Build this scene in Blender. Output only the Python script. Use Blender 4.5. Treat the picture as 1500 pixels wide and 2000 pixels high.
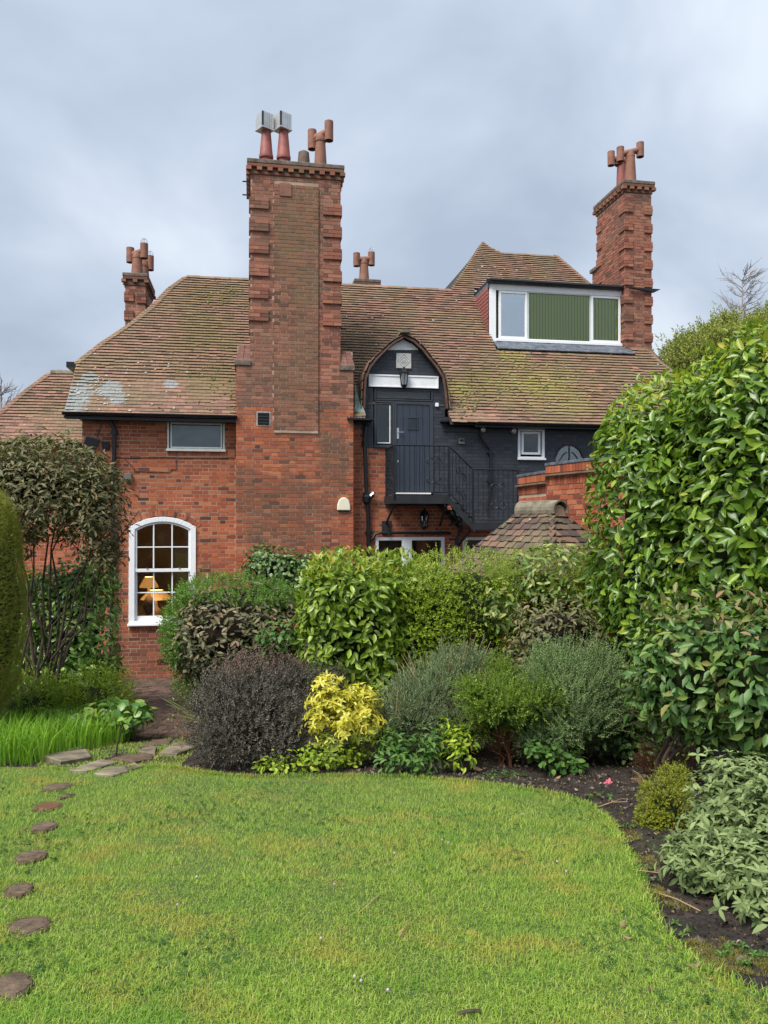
import bpy, math, random
import numpy as np
from mathutils import Vector, Matrix

random.seed(7)
rs = np.random.RandomState(11)
for _o in list(bpy.data.objects):
    bpy.data.objects.remove(_o)
scene = bpy.context.scene
col = scene.collection
R = math.radians

# ------------------------------------------------------------------ camera
PITCH = R(0.6)
cd = bpy.data.cameras.new('camera')
cam = bpy.data.objects.new('camera', cd)
col.objects.link(cam)
cam.location = (0, 0, 1.6)
cam.rotation_euler = (R(90) + PITCH, 0, 0)
cd.sensor_fit = 'HORIZONTAL'
cd.sensor_width = 36
cd.lens = 36
cd.clip_start = 0.05
cd.clip_end = 2000
scene.camera = cam

# ------------------------------------------------------------------ light
SUN_EL, SUN_AZ = 54, 220          # azimuth clockwise from +Y (the view direction)
EXPO = 1.78
world = bpy.data.worlds.new('World')
scene.world = world
world.use_nodes = True
nt = world.node_tree
nt.nodes.clear()
N = nt.nodes.new
out = N('ShaderNodeOutputWorld')
bg = N('ShaderNodeBackground')
bg.inputs['Strength'].default_value = 0.1
sky = N('ShaderNodeTexSky')
sky.sky_type = 'NISHITA'
sky.sun_disc = False
sky.sun_elevation = R(SUN_EL)
sky.sun_rotation = R(SUN_AZ)
tc = N('ShaderNodeTexCoord')
sep = N('ShaderNodeSeparateXYZ')
nt.links.new(tc.outputs['Generated'], sep.inputs[0])


def wmath(op, a, b=None, clamp=False):
    n = nt.nodes.new('ShaderNodeMath')
    n.operation = op
    n.use_clamp = clamp
    for i, v in enumerate((a, b)):
        if v is None:
            continue
        if isinstance(v, (int, float)):
            n.inputs[i].default_value = v
        else:
            nt.links.new(v, n.inputs[i])
    return n.outputs[0]


zc = wmath('ADD', wmath('MAXIMUM', sep.outputs[2], 0.0), 0.55)
cmb = N('ShaderNodeCombineXYZ')
nt.links.new(wmath('DIVIDE', sep.outputs[0], zc), cmb.inputs[0])
nt.links.new(wmath('DIVIDE', sep.outputs[1], zc), cmb.inputs[1])
cmb.inputs[2].default_value = 3.4
n1 = N('ShaderNodeTexNoise')
n1.inputs['Scale'].default_value = 2.2
n1.inputs['Detail'].default_value = 5
n1.inputs['Roughness'].default_value = 0.5
n1.inputs['Distortion'].default_value = 0.25
nt.links.new(cmb.outputs[0], n1.inputs['Vector'])
cr = N('ShaderNodeValToRGB')
E = cr.color_ramp.elements
E[0].position, E[0].color = 0.36, (3.4, 4.0, 4.95, 1)
E[1].position, E[1].color = 0.64, (5.8, 6.4, 7.15, 1)
m_ = E.new(0.5)
m_.color = (4.4, 5.05, 6.05, 1)
nt.links.new(n1.outputs[0], cr.inputs[0])
# an overcast sky is brightest overhead, evenly all round
grad = wmath('ADD', 0.96, wmath('MULTIPLY', wmath('MAXIMUM', sep.outputs[2], 0), 0.30))
mul = N('ShaderNodeVectorMath')
mul.operation = 'SCALE'
nt.links.new(cr.outputs[0], mul.inputs[0])
nt.links.new(grad, mul.inputs['Scale'])
mix = N('ShaderNodeMix')
mix.data_type = 'RGBA'
mix.inputs[0].default_value = 0.94
nt.links.new(sky.outputs[0], mix.inputs[6])
nt.links.new(mul.outputs[0], mix.inputs[7])
skyscale = N('ShaderNodeVectorMath')
skyscale.operation = 'SCALE'
skyscale.inputs['Scale'].default_value = 0.385
nt.links.new(mix.outputs[2], skyscale.inputs[0])
nt.links.new(skyscale.outputs[0], bg.inputs['Color'])
nt.links.new(bg.outputs[0], out.inputs[0])

sd = bpy.data.lights.new('sun', 'SUN')
sd.energy = 1.5
sd.angle = R(30)
sd.color = (1.0, 0.96, 0.89)
sun = bpy.data.objects.new('sun', sd)
col.objects.link(sun)
_v = Vector((math.sin(R(SUN_AZ)) * math.cos(R(SUN_EL)), math.cos(R(SUN_AZ)) * math.cos(R(SUN_EL)), math.sin(R(SUN_EL))))
sun.rotation_euler = _v.to_track_quat('Z', 'Y').to_euler()
sun.location = (-4, -6, 12)

vs = scene.view_settings
vs.view_transform = 'Standard'
vs.look = 'None'
vs.exposure = EXPO
vs.gamma = 1
vs.use_curve_mapping = False
scene.render.engine = 'CYCLES'
scene.cycles.max_bounces = 8
scene.cycles.transparent_max_bounces = 12

# ------------------------------------------------------------------ survey of the place
CP, SP = math.cos(PITCH), math.sin(PITCH)
CAM = np.array([0, 0, 1.6])


def ray(px, py):
    x, y = (px - 750) / 1500., -(py - 1000) / 1500.
    d = np.array([x, CP - y * SP, SP + y * CP])
    return d / d[1]


def at(px, py, Y):
    return CAM + ray(px, py) * Y


def proj(P):
    P = np.atleast_2d(P) - CAM
    f = P[:, 1] * CP + P[:, 2] * SP
    u = -P[:, 1] * SP + P[:, 2] * CP
    f = np.where(f < 0.05, 0.05, f)
    return 750 + 1500 * P[:, 0] / f, 1000 - 1500 * u / f


def gz(Y):
    """height of the garden: lawn falling away from the viewer to the house"""
    return np.interp(Y, [-60, 0, 2.4, 6.5, 9.3, 15.2, 22, 300], [0.6, 0.12, 0.0, -0.6, -1.0, -1.55, -1.7, -1.7])


def gpt(px, py):
    lo, hi = 1.0, 40.0
    for _ in range(40):
        m = (lo + hi) / 2
        if at(px, py, m)[2] > gz(m):
            lo = m
        else:
            hi = m
    p = at(px, py, lo)
    p[2] = gz(lo)
    return p


TH = R(9.8)
HT = np.array([math.cos(TH), math.sin(TH), 0])
HY = np.array([-math.sin(TH), math.cos(TH), 0])
HO = HY * 15.87
GH = -1.55                                   # ground at the house


def uz(px, py, r=0.0):
    d = ray(px, py)
    s = (r - (CAM - HO) @ HY) / (d @ HY)
    P = CAM + d * s - HO
    return P @ HT, P[2]


def h2w(u, r, z):
    return HO + HT * u + HY * r + np.array([0, 0, z])


ZE = uz(300, 809, -0.3)[1]
MS = 1.09


def sl(px, py):
    """point on the main roof slope: u, r, z"""
    d = ray(px, py)
    c, k = CAM - HO, MS
    # z = ZE + k*(r+.3)
    s = (ZE + k * 0.3 + k * (c @ HY) - c[2]) / (d[2] - k * (d @ HY))
    P = c + d * s
    return P @ HT, P @ HY, P[2]


# ------------------------------------------------------------------ materials
def newmat(name):
    m = bpy.data.materials.new(name)
    m.use_nodes = True
    b = m.node_tree.nodes['Principled BSDF']
    return m, m.node_tree, b


def nd(t, ty, **kw):
    n = t.nodes.new(ty)
    for k, v in kw.items():
        setattr(n, k, v)
    return n


def mth(t, op, a, b=None, clamp=False):
    n = t.nodes.new('ShaderNodeMath')
    n.operation = op
    n.use_clamp = clamp
    for i, v in enumerate((a, b)):
        if v is None:
            continue
        if isinstance(v, (int, float)):
            n.inputs[i].default_value = v
        else:
            t.links.new(v, n.inputs[i])
    return n.outputs[0]


def rampn(t, fac, stops, const=False):
    n = t.nodes.new('ShaderNodeValToRGB')
    el = n.color_ramp.elements
    if const:
        n.color_ramp.interpolation = 'CONSTANT'
    el[0].position, el[0].color = stops[0][0], (*stops[0][1], 1)
    el[1].position, el[1].color = stops[-1][0], (*stops[-1][1], 1)
    for p, c in stops[1:-1]:
        e = el.new(p)
        e.color = (*c, 1)
    t.links.new(fac, n.inputs[0])
    return n.outputs[0]


def rnd(t):
    g = t.nodes.new('ShaderNodeNewGeometry')
    o = t.nodes.new('ShaderNodeObjectInfo')
    return mth(t, 'FRACT', mth(t, 'ADD', g.outputs['Random Per Island'], o.outputs['Random']))


def noise(t, scale, detail=3, rough=0.55, seed=0.0, stretch=None, dist=0.0):
    g = t.nodes.new('ShaderNodeNewGeometry')
    mp = t.nodes.new('ShaderNodeMapping')
    mp.inputs['Location'].default_value = (seed, seed * 1.7, seed * .6)
    if stretch:
        mp.inputs['Scale'].default_value = stretch
    n = t.nodes.new('ShaderNodeTexNoise')
    n.inputs['Scale'].default_value = scale
    n.inputs['Detail'].default_value = detail
    n.inputs['Roughness'].default_value = rough
    n.inputs['Distortion'].default_value = dist
    t.links.new(g.outputs['Position'], mp.inputs['Vector'])
    t.links.new(mp.outputs[0], n.inputs['Vector'])
    return n.outputs[0]


def sstep(t, v, a, b):
    n = t.nodes.new('ShaderNodeMapRange')
    n.interpolation_type = 'SMOOTHSTEP'
    t.links.new(v, n.inputs['Value'])
    n.inputs['From Min'].default_value = a
    n.inputs['From Max'].default_value = b
    return n.outputs['Result']


def mixc(t, fac, a, b, mode='MIX'):
    n = t.nodes.new('ShaderNodeMix')
    n.data_type = 'RGBA'
    n.blend_type = mode
    if isinstance(fac, (int, float)):
        n.inputs[0].default_value = fac
    else:
        t.links.new(fac, n.inputs[0])
    for i, v in ((6, a), (7, b)):
        if isinstance(v, tuple):
            n.inputs[i].default_value = (*v, 1)
        else:
            t.links.new(v, n.inputs[i])
    return n.outputs[2]


def bump(t, b, h, strength=0.3, dist=0.01):
    n = t.nodes.new('ShaderNodeBump')
    n.inputs['Strength'].default_value = strength
    n.inputs['Distance'].default_value = dist
    t.links.new(h, n.inputs['Height'])
    t.links.new(n.outputs[0], b.inputs['Normal'])


def spots(t, zones):
    """soft mask = 1 near given world points (stains with a place of their own); zones: (x,y,z,rx,ry,rz)"""
    g = t.nodes.new('ShaderNodeNewGeometry')
    acc = None
    for (c, r) in zones:
        s = t.nodes.new('ShaderNodeVectorMath')
        s.operation = 'SUBTRACT'
        t.links.new(g.outputs['Position'], s.inputs[0])
        s.inputs[1].default_value = tuple(c)
        d = t.nodes.new('ShaderNodeVectorMath')
        d.operation = 'DIVIDE'
        t.links.new(s.outputs[0], d.inputs[0])
        d.inputs[1].default_value = tuple(r)
        l = t.nodes.new('ShaderNodeVectorMath')
        l.operation = 'LENGTH'
        t.links.new(d.outputs[0], l.inputs[0])
        v = mth(t, 'SUBTRACT', 1.0, l.outputs['Value'], clamp=True)
        acc = v if acc is None else mth(t, 'MAXIMUM', acc, v)
    return acc


def plain(name, c, rough=0.6, metal=0.0, spec=0.4, var=0.12, nscale=6, bmp=0.0, seed=0.0):
    m, t, b = newmat(name)
    n = noise(t, nscale, 5, 0.6, seed)
    lo = tuple(x * (1 - var) for x in c)
    hi = tuple(min(1, x * (1 + var)) for x in c)
    t.links.new(rampn(t, n, [(0.3, lo), (0.7, hi)]), b.inputs['Base Color'])
    b.inputs['Roughness'].default_value = rough
    b.inputs['Metallic'].default_value = metal
    b.inputs['Specular IOR Level'].default_value = spec
    if bmp:
        bump(t, b, noise(t, nscale * 5, 4), bmp, 0.01)
    return m


BR = [(0, (.09, .05, .04)), (.03, (.17, .07, .05)), (.08, (.31, .095, .055)), (.5, (.43, .122, .058)), (.8, (.49, .15, .07)), (1, (.54, .21, .10))]


def brickmat(name, base, stain, lo, hi, amt=.8, sc=.9, seed=0.0, zones=None, zcol=None, stretch=(1, 1, .5)):
    m, t, b = newmat(name)
    c = rampn(t, rnd(t), base)
    fine = noise(t, 55, 4, .7, seed)
    c = mixc(t, sstep(t, fine, .35, .75), c, mixc(t, 1.0, c, (.72, .66, .62), 'MULTIPLY'))
    st = sstep(t, noise(t, sc, 6, .68, seed + 3.1, stretch), lo, hi)
    g_ = t.nodes.new('ShaderNodeNewGeometry')
    o_ = t.nodes.new('ShaderNodeObjectInfo')
    vv = mth(t, 'FRACT', mth(t, 'MULTIPLY', mth(t, 'ADD', g_.outputs['Random Per Island'], o_.outputs['Random']), 7.31))
    c = mixc(t, mth(t, 'MULTIPLY', mth(t, 'MULTIPLY', st, amt), mth(t, 'ADD', .35, mth(t, 'MULTIPLY', vv, .65))), c, stain)
    wh = sstep(t, noise(t, 9, 5, .7, seed + 8.0), .66, .74)
    c = mixc(t, mth(t, 'MULTIPLY', wh, .35), c, (.45, .36, .30))
    if zones:
        z = spots(t, zones)
        z = sstep(t, mth(t, 'ADD', z, mth(t, 'MULTIPLY', mth(t, 'SUBTRACT', noise(t, 4, 5, .7, seed), .5), .9)), .12, .55)
        c = mixc(t, mth(t, 'MULTIPLY', mth(t, 'MULTIPLY', z, .8), mth(t, 'ADD', .4, mth(t, 'MULTIPLY', vv, .6))), c, zcol)
    t.links.new(c, b.inputs['Base Color'])
    b.inputs['Roughness'].default_value = .85
    b.inputs['Specular IOR Level'].default_value = .25
    bump(t, b, noise(t, 60, 4, .7), .5, .006)
    return m


def zw(pts, r=0.0):
    o = []
    for (px, py, ru, rz) in pts:
        u, z = uz(px, py, r)
        o.append((tuple(h2w(u, r, z)), (ru, 1.5, rz)))
    return o


M = {}
M['brick'] = brickmat('red_brick', BR, (.12, .06, .045), .56, .74, .75, 1.1, 0.0,
                      zw([(300, 1275, 1.3, .7), (250, 1290, .8, .5), (760, 985, .5, .2)]), (.14, .062, .045))
M['brick_sooty'] = brickmat('weathered_brick', BR, (.16, .095, .06), .46, .66, .75, .9, 4.0,
                            zw([(560, 1010, 1.4, 1.2), (650, 900, .5, 1.2), (480, 960, .5, .8)], -.35), (.12, .075, .05))
M['brick_stack'] = brickmat('old_stack_brick', [(0, (.14, .07, .055)), (.3, (.28, .11, .075)), (.7, (.37, .145, .097)), (1, (.43, .20, .135))],
                            (.17, .115, .08), .42, .62, .75, 1.4, 7.0)
M['brick_mossy'] = brickmat('mossy_panel_brick', [(0, (.13, .07, .05)), (.5, (.29, .12, .078)), (1, (.35, .16, .10))],
                            (.18, .125, .075), .40, .62, .7, .8, 9.0,
                            zw([(590, 420, .6, 1.6), (560, 480, .5, 1.0), (600, 560, .4, .7)], -.35), (.185, .125, .07))
M['brick_dark'] = brickmat('garden_brick', [(0, (.2, .06, .04)), (.5, (.40, .11, .055)), (1, (.50, .18, .09))], (.16, .09, .06), .55, .7, .6, 2.0, 2.0)


def paintbrick():
    m, t, b = newmat('slate_painted_brick')
    c = rampn(t, rnd(t), [(0, (.022, .027, .035)), (.5, (.030, .036, .047)), (1, (.040, .048, .060))])
    c = mixc(t, mth(t, 'MULTIPLY', sstep(t, noise(t, 1.2, 6, .7, 2), .5, .8), .6), c, (.055, .055, .05))
    c = mixc(t, sstep(t, noise(t, 16, 3, .7, 5), .72, .78), c, (.2, .2, .19))
    t.links.new(c, b.inputs['Base Color'])
    b.inputs['Roughness'].default_value = .55
    bump(t, b, noise(t, 50, 4), .5, .005)
    return m


M['brick_paint'] = paintbrick()
M['mortar_paint'] = plain('slate_painted_mortar', (.03, .035, .045), .6)


def mortarmat():
    m, t, b = newmat('lime_mortar')
    c = rampn(t, noise(t, 1.0, 6, .7), [(.3, (.26, .18, .13)), (.5, (.42, .29, .21)), (.68, (.55, .43, .33))])
    t.links.new(c, b.inputs['Base Color'])
    b.inputs['Roughness'].default_value = .95
    return m


M['mortar'] = mortarmat()


def tilemat(name, base, seed=0.0, moss=None, yellow=None, blue=None):
    m, t, b = newmat(name)
    c = rampn(t, rnd(t), base)
    # general olive-brown algae, in broad patches
    al = sstep(t, noise(t, .9, 9, .8, seed, (1, 1, 1)), .40, .60)
    c = mixc(t, mth(t, 'MULTIPLY', al, .66), c, (.21, .175, .095))
    if moss:
        z = sstep(t, mth(t, 'ADD', spots(t, moss), mth(t, 'MULTIPLY', mth(t, 'SUBTRACT', noise(t, 3.5, 5, .75, seed), .5), 1.4)), .25, .8)
        c = mixc(t, mth(t, 'MULTIPLY', z, .5), c, (.17, .145, .055))
    if yellow:
        z = sstep(t, mth(t, 'ADD', spots(t, yellow), mth(t, 'MULTIPLY', mth(t, 'SUBTRACT', noise(t, 3.6, 8, .85, seed + 2, (1.2, 1.2, .9)), .5), 2.6)), .15, 1.35)
        c = mixc(t, mth(t, 'MULTIPLY', z, .85), c, (.31, .285, .07))
    if blue:
        z = sstep(t, mth(t, 'ADD', spots(t, blue), mth(t, 'MULTIPLY', mth(t, 'SUBTRACT', noise(t, 6, 4, .7, seed + 5), .5), 1.2)), .42, .60)
        c = mixc(t, mth(t, 'MULTIPLY', z, .62), c, (.30, .36, .38))
    li = sstep(t, noise(t, 13, 3, .6, seed + 1, (1, 1, 1.6)), .69, .73)
    c = mixc(t, mth(t, 'MULTIPLY', li, .75), c, (.50, .46, .42))
    c = mixc(t, sstep(t, noise(t, 60, 3, .7), .4, .8), c, mixc(t, 1.0, c, (.7, .68, .66), 'MULTIPLY'))
    t.links.new(c, b.inputs['Base Color'])
    b.inputs['Roughness'].default_value = .85
    b.inputs['Specular IOR Level'].default_value = .3
    bump(t, b, noise(t, 70, 4, .7), .5, .004)
    return m


def zs(pts):
    o = []
    for (px, py, ru, rz) in pts:
        u, r, z = sl(px, py)
        o.append((tuple(h2w(u, r, z)), (ru, 2.5, rz)))
    return o


TB = [(0, (.13, .08, .062)), (.15, (.21, .12, .09)), (.6, (.265, .15, .113)), (.9, (.31, .175, .13)), (1, (.38, .20, .14))]
M['tile'] = tilemat('clay_roof_tile', TB, 0.0,
                    zs([(420, 580, 1.6, .7), (430, 740, 1.6, 1.0), (1000, 620, .3, .4), (940, 750, 1.2, .8), (400, 650, 1.5, 1.2)]),
                    zs([(1050, 755, 2.2, 1.1), (1010, 700, .6, .5), (900, 760, .6, .5), (1120, 790, 1.0, .5), (985, 690, .25, .6)]),
                    zs([(150, 775, .55, .75), (215, 760, .45, .4), (175, 740, .3, .3), (335, 750, .3, .2), (232, 778, .25, .3)]))
M['tile_b'] = tilemat('lichened_roof_tile', TB, 13.0)
M['tile_hut'] = tilemat('hut_roof_tile', [(0, (.045, .035, .033)), (.4, (.095, .068, .06)), (.7, (.15, .098, .082)), (1, (.22, .125, .092))], 21.0)
M['tile_under'] = plain('roof_felt', (.03, .025, .022), .9)
M['tile_red'] = plain('cheek_tile', (.26, .09, .075), .8, var=.25, nscale=9)
M['ridge'] = plain('mossy_ridge_tile', (.19, .165, .12), .9, var=.45, nscale=7, bmp=.4)
M['stonecap'] = plain('weathered_cap', (.15, .12, .095), .9, var=.5, nscale=8, bmp=.5)
M['terra'] = plain('terracotta', (.25, .115, .078), .75, var=.3, nscale=5)
M['terra_red'] = plain('red_terracotta', (.27, .082, .068), .6, var=.3, nscale=5)
M['terra_old'] = plain('sooty_terracotta', (.17, .12, .095), .8, var=.3, nscale=6)
M['cowlmetal'] = plain('galvanised_cowl', (.62, .62, .60), .35, .6, var=.15)
M['black'] = plain('black_gloss_paint', (.012, .013, .016), .35, var=.2)
M['blackmatt'] = plain('black_matt', (.016, .017, .02), .7, var=.3)
M['upvc'] = plain('white_frame', (.84, .86, .88), .35, var=.03)
M['oldwhite'] = plain('aged_white_frame', (.74, .76, .72), .5, var=.1)
M['plaster'] = plain('white_plaster', (.80, .81, .83), .7, var=.06)
M['stone'] = plain('carved_stone', (.50, .50, .48), .8, var=.15, nscale=14)
M['door'] = plain('blue_grey_door', (.034, .045, .066), .45, var=.08)
M['slate_frame'] = plain('slate_frame', (.04, .048, .062), .45, var=.1)
M['lead'] = plain('lead_sheet', (.14, .16, .19), .5, .3, var=.5, nscale=7, bmp=.4)
M['verdigris'] = plain('patinated_lead', (.22, .32, .27), .6, .1, var=.4, nscale=9)
M['cream'] = plain('cream_plastic', (.78, .74, .58), .4, var=.03)
M['grey'] = plain('grey_plastic', (.16, .15, .14), .5, var=.1)
M['chrome'] = plain('steel', (.6, .6, .6), .25, .9, var=.05)
M['iron'] = plain('black_iron', (.014, .016, .02), .45, .2, var=.25)
M['room'] = plain('room_wall', (.34, .27, .19), .9, var=.05)
M['roomdark'] = plain('dark_room', (.05, .045, .04), .9, var=.1)
M['wood'] = plain('dark_wood', (.02, .014, .01), .5, var=.2)
M['cord'] = plain('grey_cable', (.10, .08, .075), .6)
M['cordw'] = plain('white_cable', (.6, .58, .55), .6)
M['bark'] = plain('bark', (.075, .055, .04), .9, var=.4, nscale=20, bmp=.5)
M['barkgrey'] = plain('grey_bark', (.13, .11, .09), .9, var=.4, nscale=20)
M['straw'] = plain('dry_stalk', (.36, .25, .13), .8, var=.3)


def emis(name, c, s, base=(.5, .4, .3)):
    m, t, b = newmat(name)
    b.inputs['Base Color'].default_value = (*base, 1)
    b.inputs['Emission Color'].default_value = (*c, 1)
    b.inputs['Emission Strength'].default_value = s
    return m


M['shade'] = emis('lit_lampshade', (1, .42, .08), .14)
M['bulb'] = emis('lamp_glow', (1, .72, .32), 1.2)


def glassmat(name, tint=(.97, .99, .99), refl=.35, rough=.02):
    m, t, b = newmat(name)
    t.nodes.remove(b)
    o = [n for n in t.nodes if n.type == 'OUTPUT_MATERIAL'][0]
    g = nd(t, 'ShaderNodeBsdfGlossy')
    g.inputs['Roughness'].default_value = rough
    g.inputs['Color'].default_value = (.95, 1, 1, 1)
    tr = nd(t, 'ShaderNodeBsdfTransparent')
    tr.inputs['Color'].default_value = (*tint, 1)
    fr = nd(t, 'ShaderNodeFresnel')
    fr.inputs['IOR'].default_value = 1.5
    f = mth(t, 'ADD', fr.outputs[0], refl, clamp=True)
    mx = nd(t, 'ShaderNodeMixShader')
    t.links.new(f, mx.inputs[0])
    t.links.new(tr.outputs[0], mx.inputs[1])
    t.links.new(g.outputs[0], mx.inputs[2])
    t.links.new(mx.outputs[0], o.inputs[0])
    bn = nd(t, 'ShaderNodeBump')
    bn.inputs['Strength'].default_value = .12
    bn.inputs['Distance'].default_value = .02
    t.links.new(noise(t, 1.3, 2), bn.inputs['Height'])
    t.links.new(bn.outputs[0], g.inputs['Normal'])
    return m


M['glass'] = glassmat('window_glass', refl=.0)
M['glassmirror'] = glassmat('reflective_glass', refl=.5)
M['glassdull'] = glassmat('dull_glass', refl=.06)
M['frost'] = plain('obscured_glass', (.10, .11, .12), .35, var=.4, nscale=2.5)
M['lanternglass'] = glassmat('lantern_glass', refl=.1)


def blindmat():
    m, t, b = newmat('green_blind')
    b.inputs['Base Color'].default_value = (.52, .57, .15, 1)
    b.inputs['Roughness'].default_value = .8
    return m


M['blind'] = blindmat()


def leafmat(name, stops, rough=.45, transl=.25, spec=.5, sc=1.2, patch=.35, patchcol=None, seed=0.0):
    m, t, b = newmat(name)
    c = rampn(t, rnd(t), stops)
    n = sstep(t, noise(t, sc, 4, .6, seed), .35, .65)
    dk = patchcol or (.62, .66, .6)
    c = mixc(t, mth(t, 'MULTIPLY', n, patch), c, dk if patchcol else mixc(t, 1.0, c, dk, 'MULTIPLY'))
    # paler underside of the leaf
    g = t.nodes.new('ShaderNodeNewGeometry')
    c2 = mixc(t, mth(t, 'MULTIPLY', g.outputs['Backfacing'], .35), c, mixc(t, .5, c, (.30, .36, .22)))
    t.links.new(c2, b.inputs['Base Color'])
    b.inputs['Roughness'].default_value = rough
    b.inputs['Specular IOR Level'].default_value = spec
    if transl:
        o = [x for x in t.nodes if x.type == 'OUTPUT_MATERIAL'][0]
        tr = nd(t, 'ShaderNodeBsdfTranslucent')
        t.links.new(mixc(t, 1.0, c, (1.25, 1.3, .6), 'MULTIPLY'), tr.inputs['Color'])
        mx = nd(t, 'ShaderNodeMixShader')
        mx.inputs[0].default_value = transl
        t.links.new(b.outputs[0], mx.inputs[1])
        t.links.new(tr.outputs[0], mx.inputs[2])
        t.links.new(mx.outputs[0], o.inputs[0])
    return m


def soilmat():
    m, t, b = newmat('dark_soil')
    c = rampn(t, noise(t, 9, 7, .75), [(.3, (.010, .008, .006)), (.5, (.032, .023, .017)), (.62, (.075, .052, .038)), (.75, (.15, .11, .08))])
    g = sstep(t, noise(t, 1.1, 4, .6, 4), .55, .7)
    c = mixc(t, mth(t, 'MULTIPLY', g, .5), c, (.05, .06, .022))
    t.links.new(c, b.inputs['Base Color'])
    b.inputs['Roughness'].default_value = .95
    bump(t, b, noise(t, 28, 6, .75), 1.0, .03)
    return m


M['soil'] = soilmat()


def lawnmat():
    m, t, b = newmat('mossy_turf')
    c = rampn(t, noise(t, 30, 5, .7), [(.3, (.035, .06, .012)), (.5, (.09, .14, .025)), (.7, (.19, .20, .05))])
    o = sstep(t, noise(t, 1.6, 5, .65, 2), .55, .72)
    c = mixc(t, mth(t, 'MULTIPLY', o, .7), c, (.28, .19, .045))
    t.links.new(c, b.inputs['Base Color'])
    b.inputs['Roughness'].default_value = .95
    bump(t, b, noise(t, 60, 5, .7), 1.0, .02)
    return m


M['lawn'] = lawnmat()
M['flag'] = plain('sandstone_flag', (.20, .165, .115), .85, var=.6, nscale=5, bmp=.6)
M['step'] = plain('worn_stepping_stone', (.125, .085, .055), .9, var=.6, nscale=16, bmp=.7)
M['paver'] = brickmat('brown_paver', [(0, (.07, .05, .04)), (.5, (.13, .085, .065)), (1, (.18, .115, .085))], (.06, .06, .035), .45, .7, .6, 2.0, 5.0)

# ------------------------------------------------------------------ object helpers
def tag(o, label=None, cat=None, group=None, kind=None):
    if label: o['label'] = label
    if cat: o['category'] = cat
    if group: o['group'] = group
    if kind: o['kind'] = kind
    return o


def empty(name, loc, rot=0.0, label=None, cat=None, group=None):
    o = bpy.data.objects.new(name, None)
    o.empty_display_size = .1
    o.location = tuple(loc)
    o.rotation_euler = (0, 0, rot)
    col.objects.link(o)
    return tag(o, label, cat, group)


def fastmesh(name, V, F, mats, mi=None, smooth=False):
    V = np.asarray(V, dtype=np.float32)
    F = np.asarray(F, dtype=np.int32)
    k = F.shape[1]
    me = bpy.data.meshes.new(name)
    me.vertices.add(len(V))
    me.vertices.foreach_set('co', V.ravel())
    me.loops.add(F.size)
    me.loops.foreach_set('vertex_index', F.ravel())
    me.polygons.add(len(F))
    me.polygons.foreach_set('loop_start', np.arange(0, F.size, k, dtype=np.int32))
    try:
        me.polygons.foreach_set('loop_total', np.full(len(F), k, dtype=np.int32))
    except Exception:
        pass
    if mi is not None:
        me.polygons.foreach_set('material_index', np.asarray(mi, dtype=np.int32))
    me.polygons.foreach_set('use_smooth', np.full(len(F), bool(smooth)))
    for m in (mats if isinstance(mats, (list, tuple)) else [mats]):
        me.materials.append(m)
    me.update(calc_edges=True)
    return me


def link(name, me, parent=None, loc=None):
    o = bpy.data.objects.new(name, me)
    if parent is not None:
        o.parent = parent
    if loc is not None:
        o.location = tuple(loc)
    col.objects.link(o)
    return o


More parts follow.
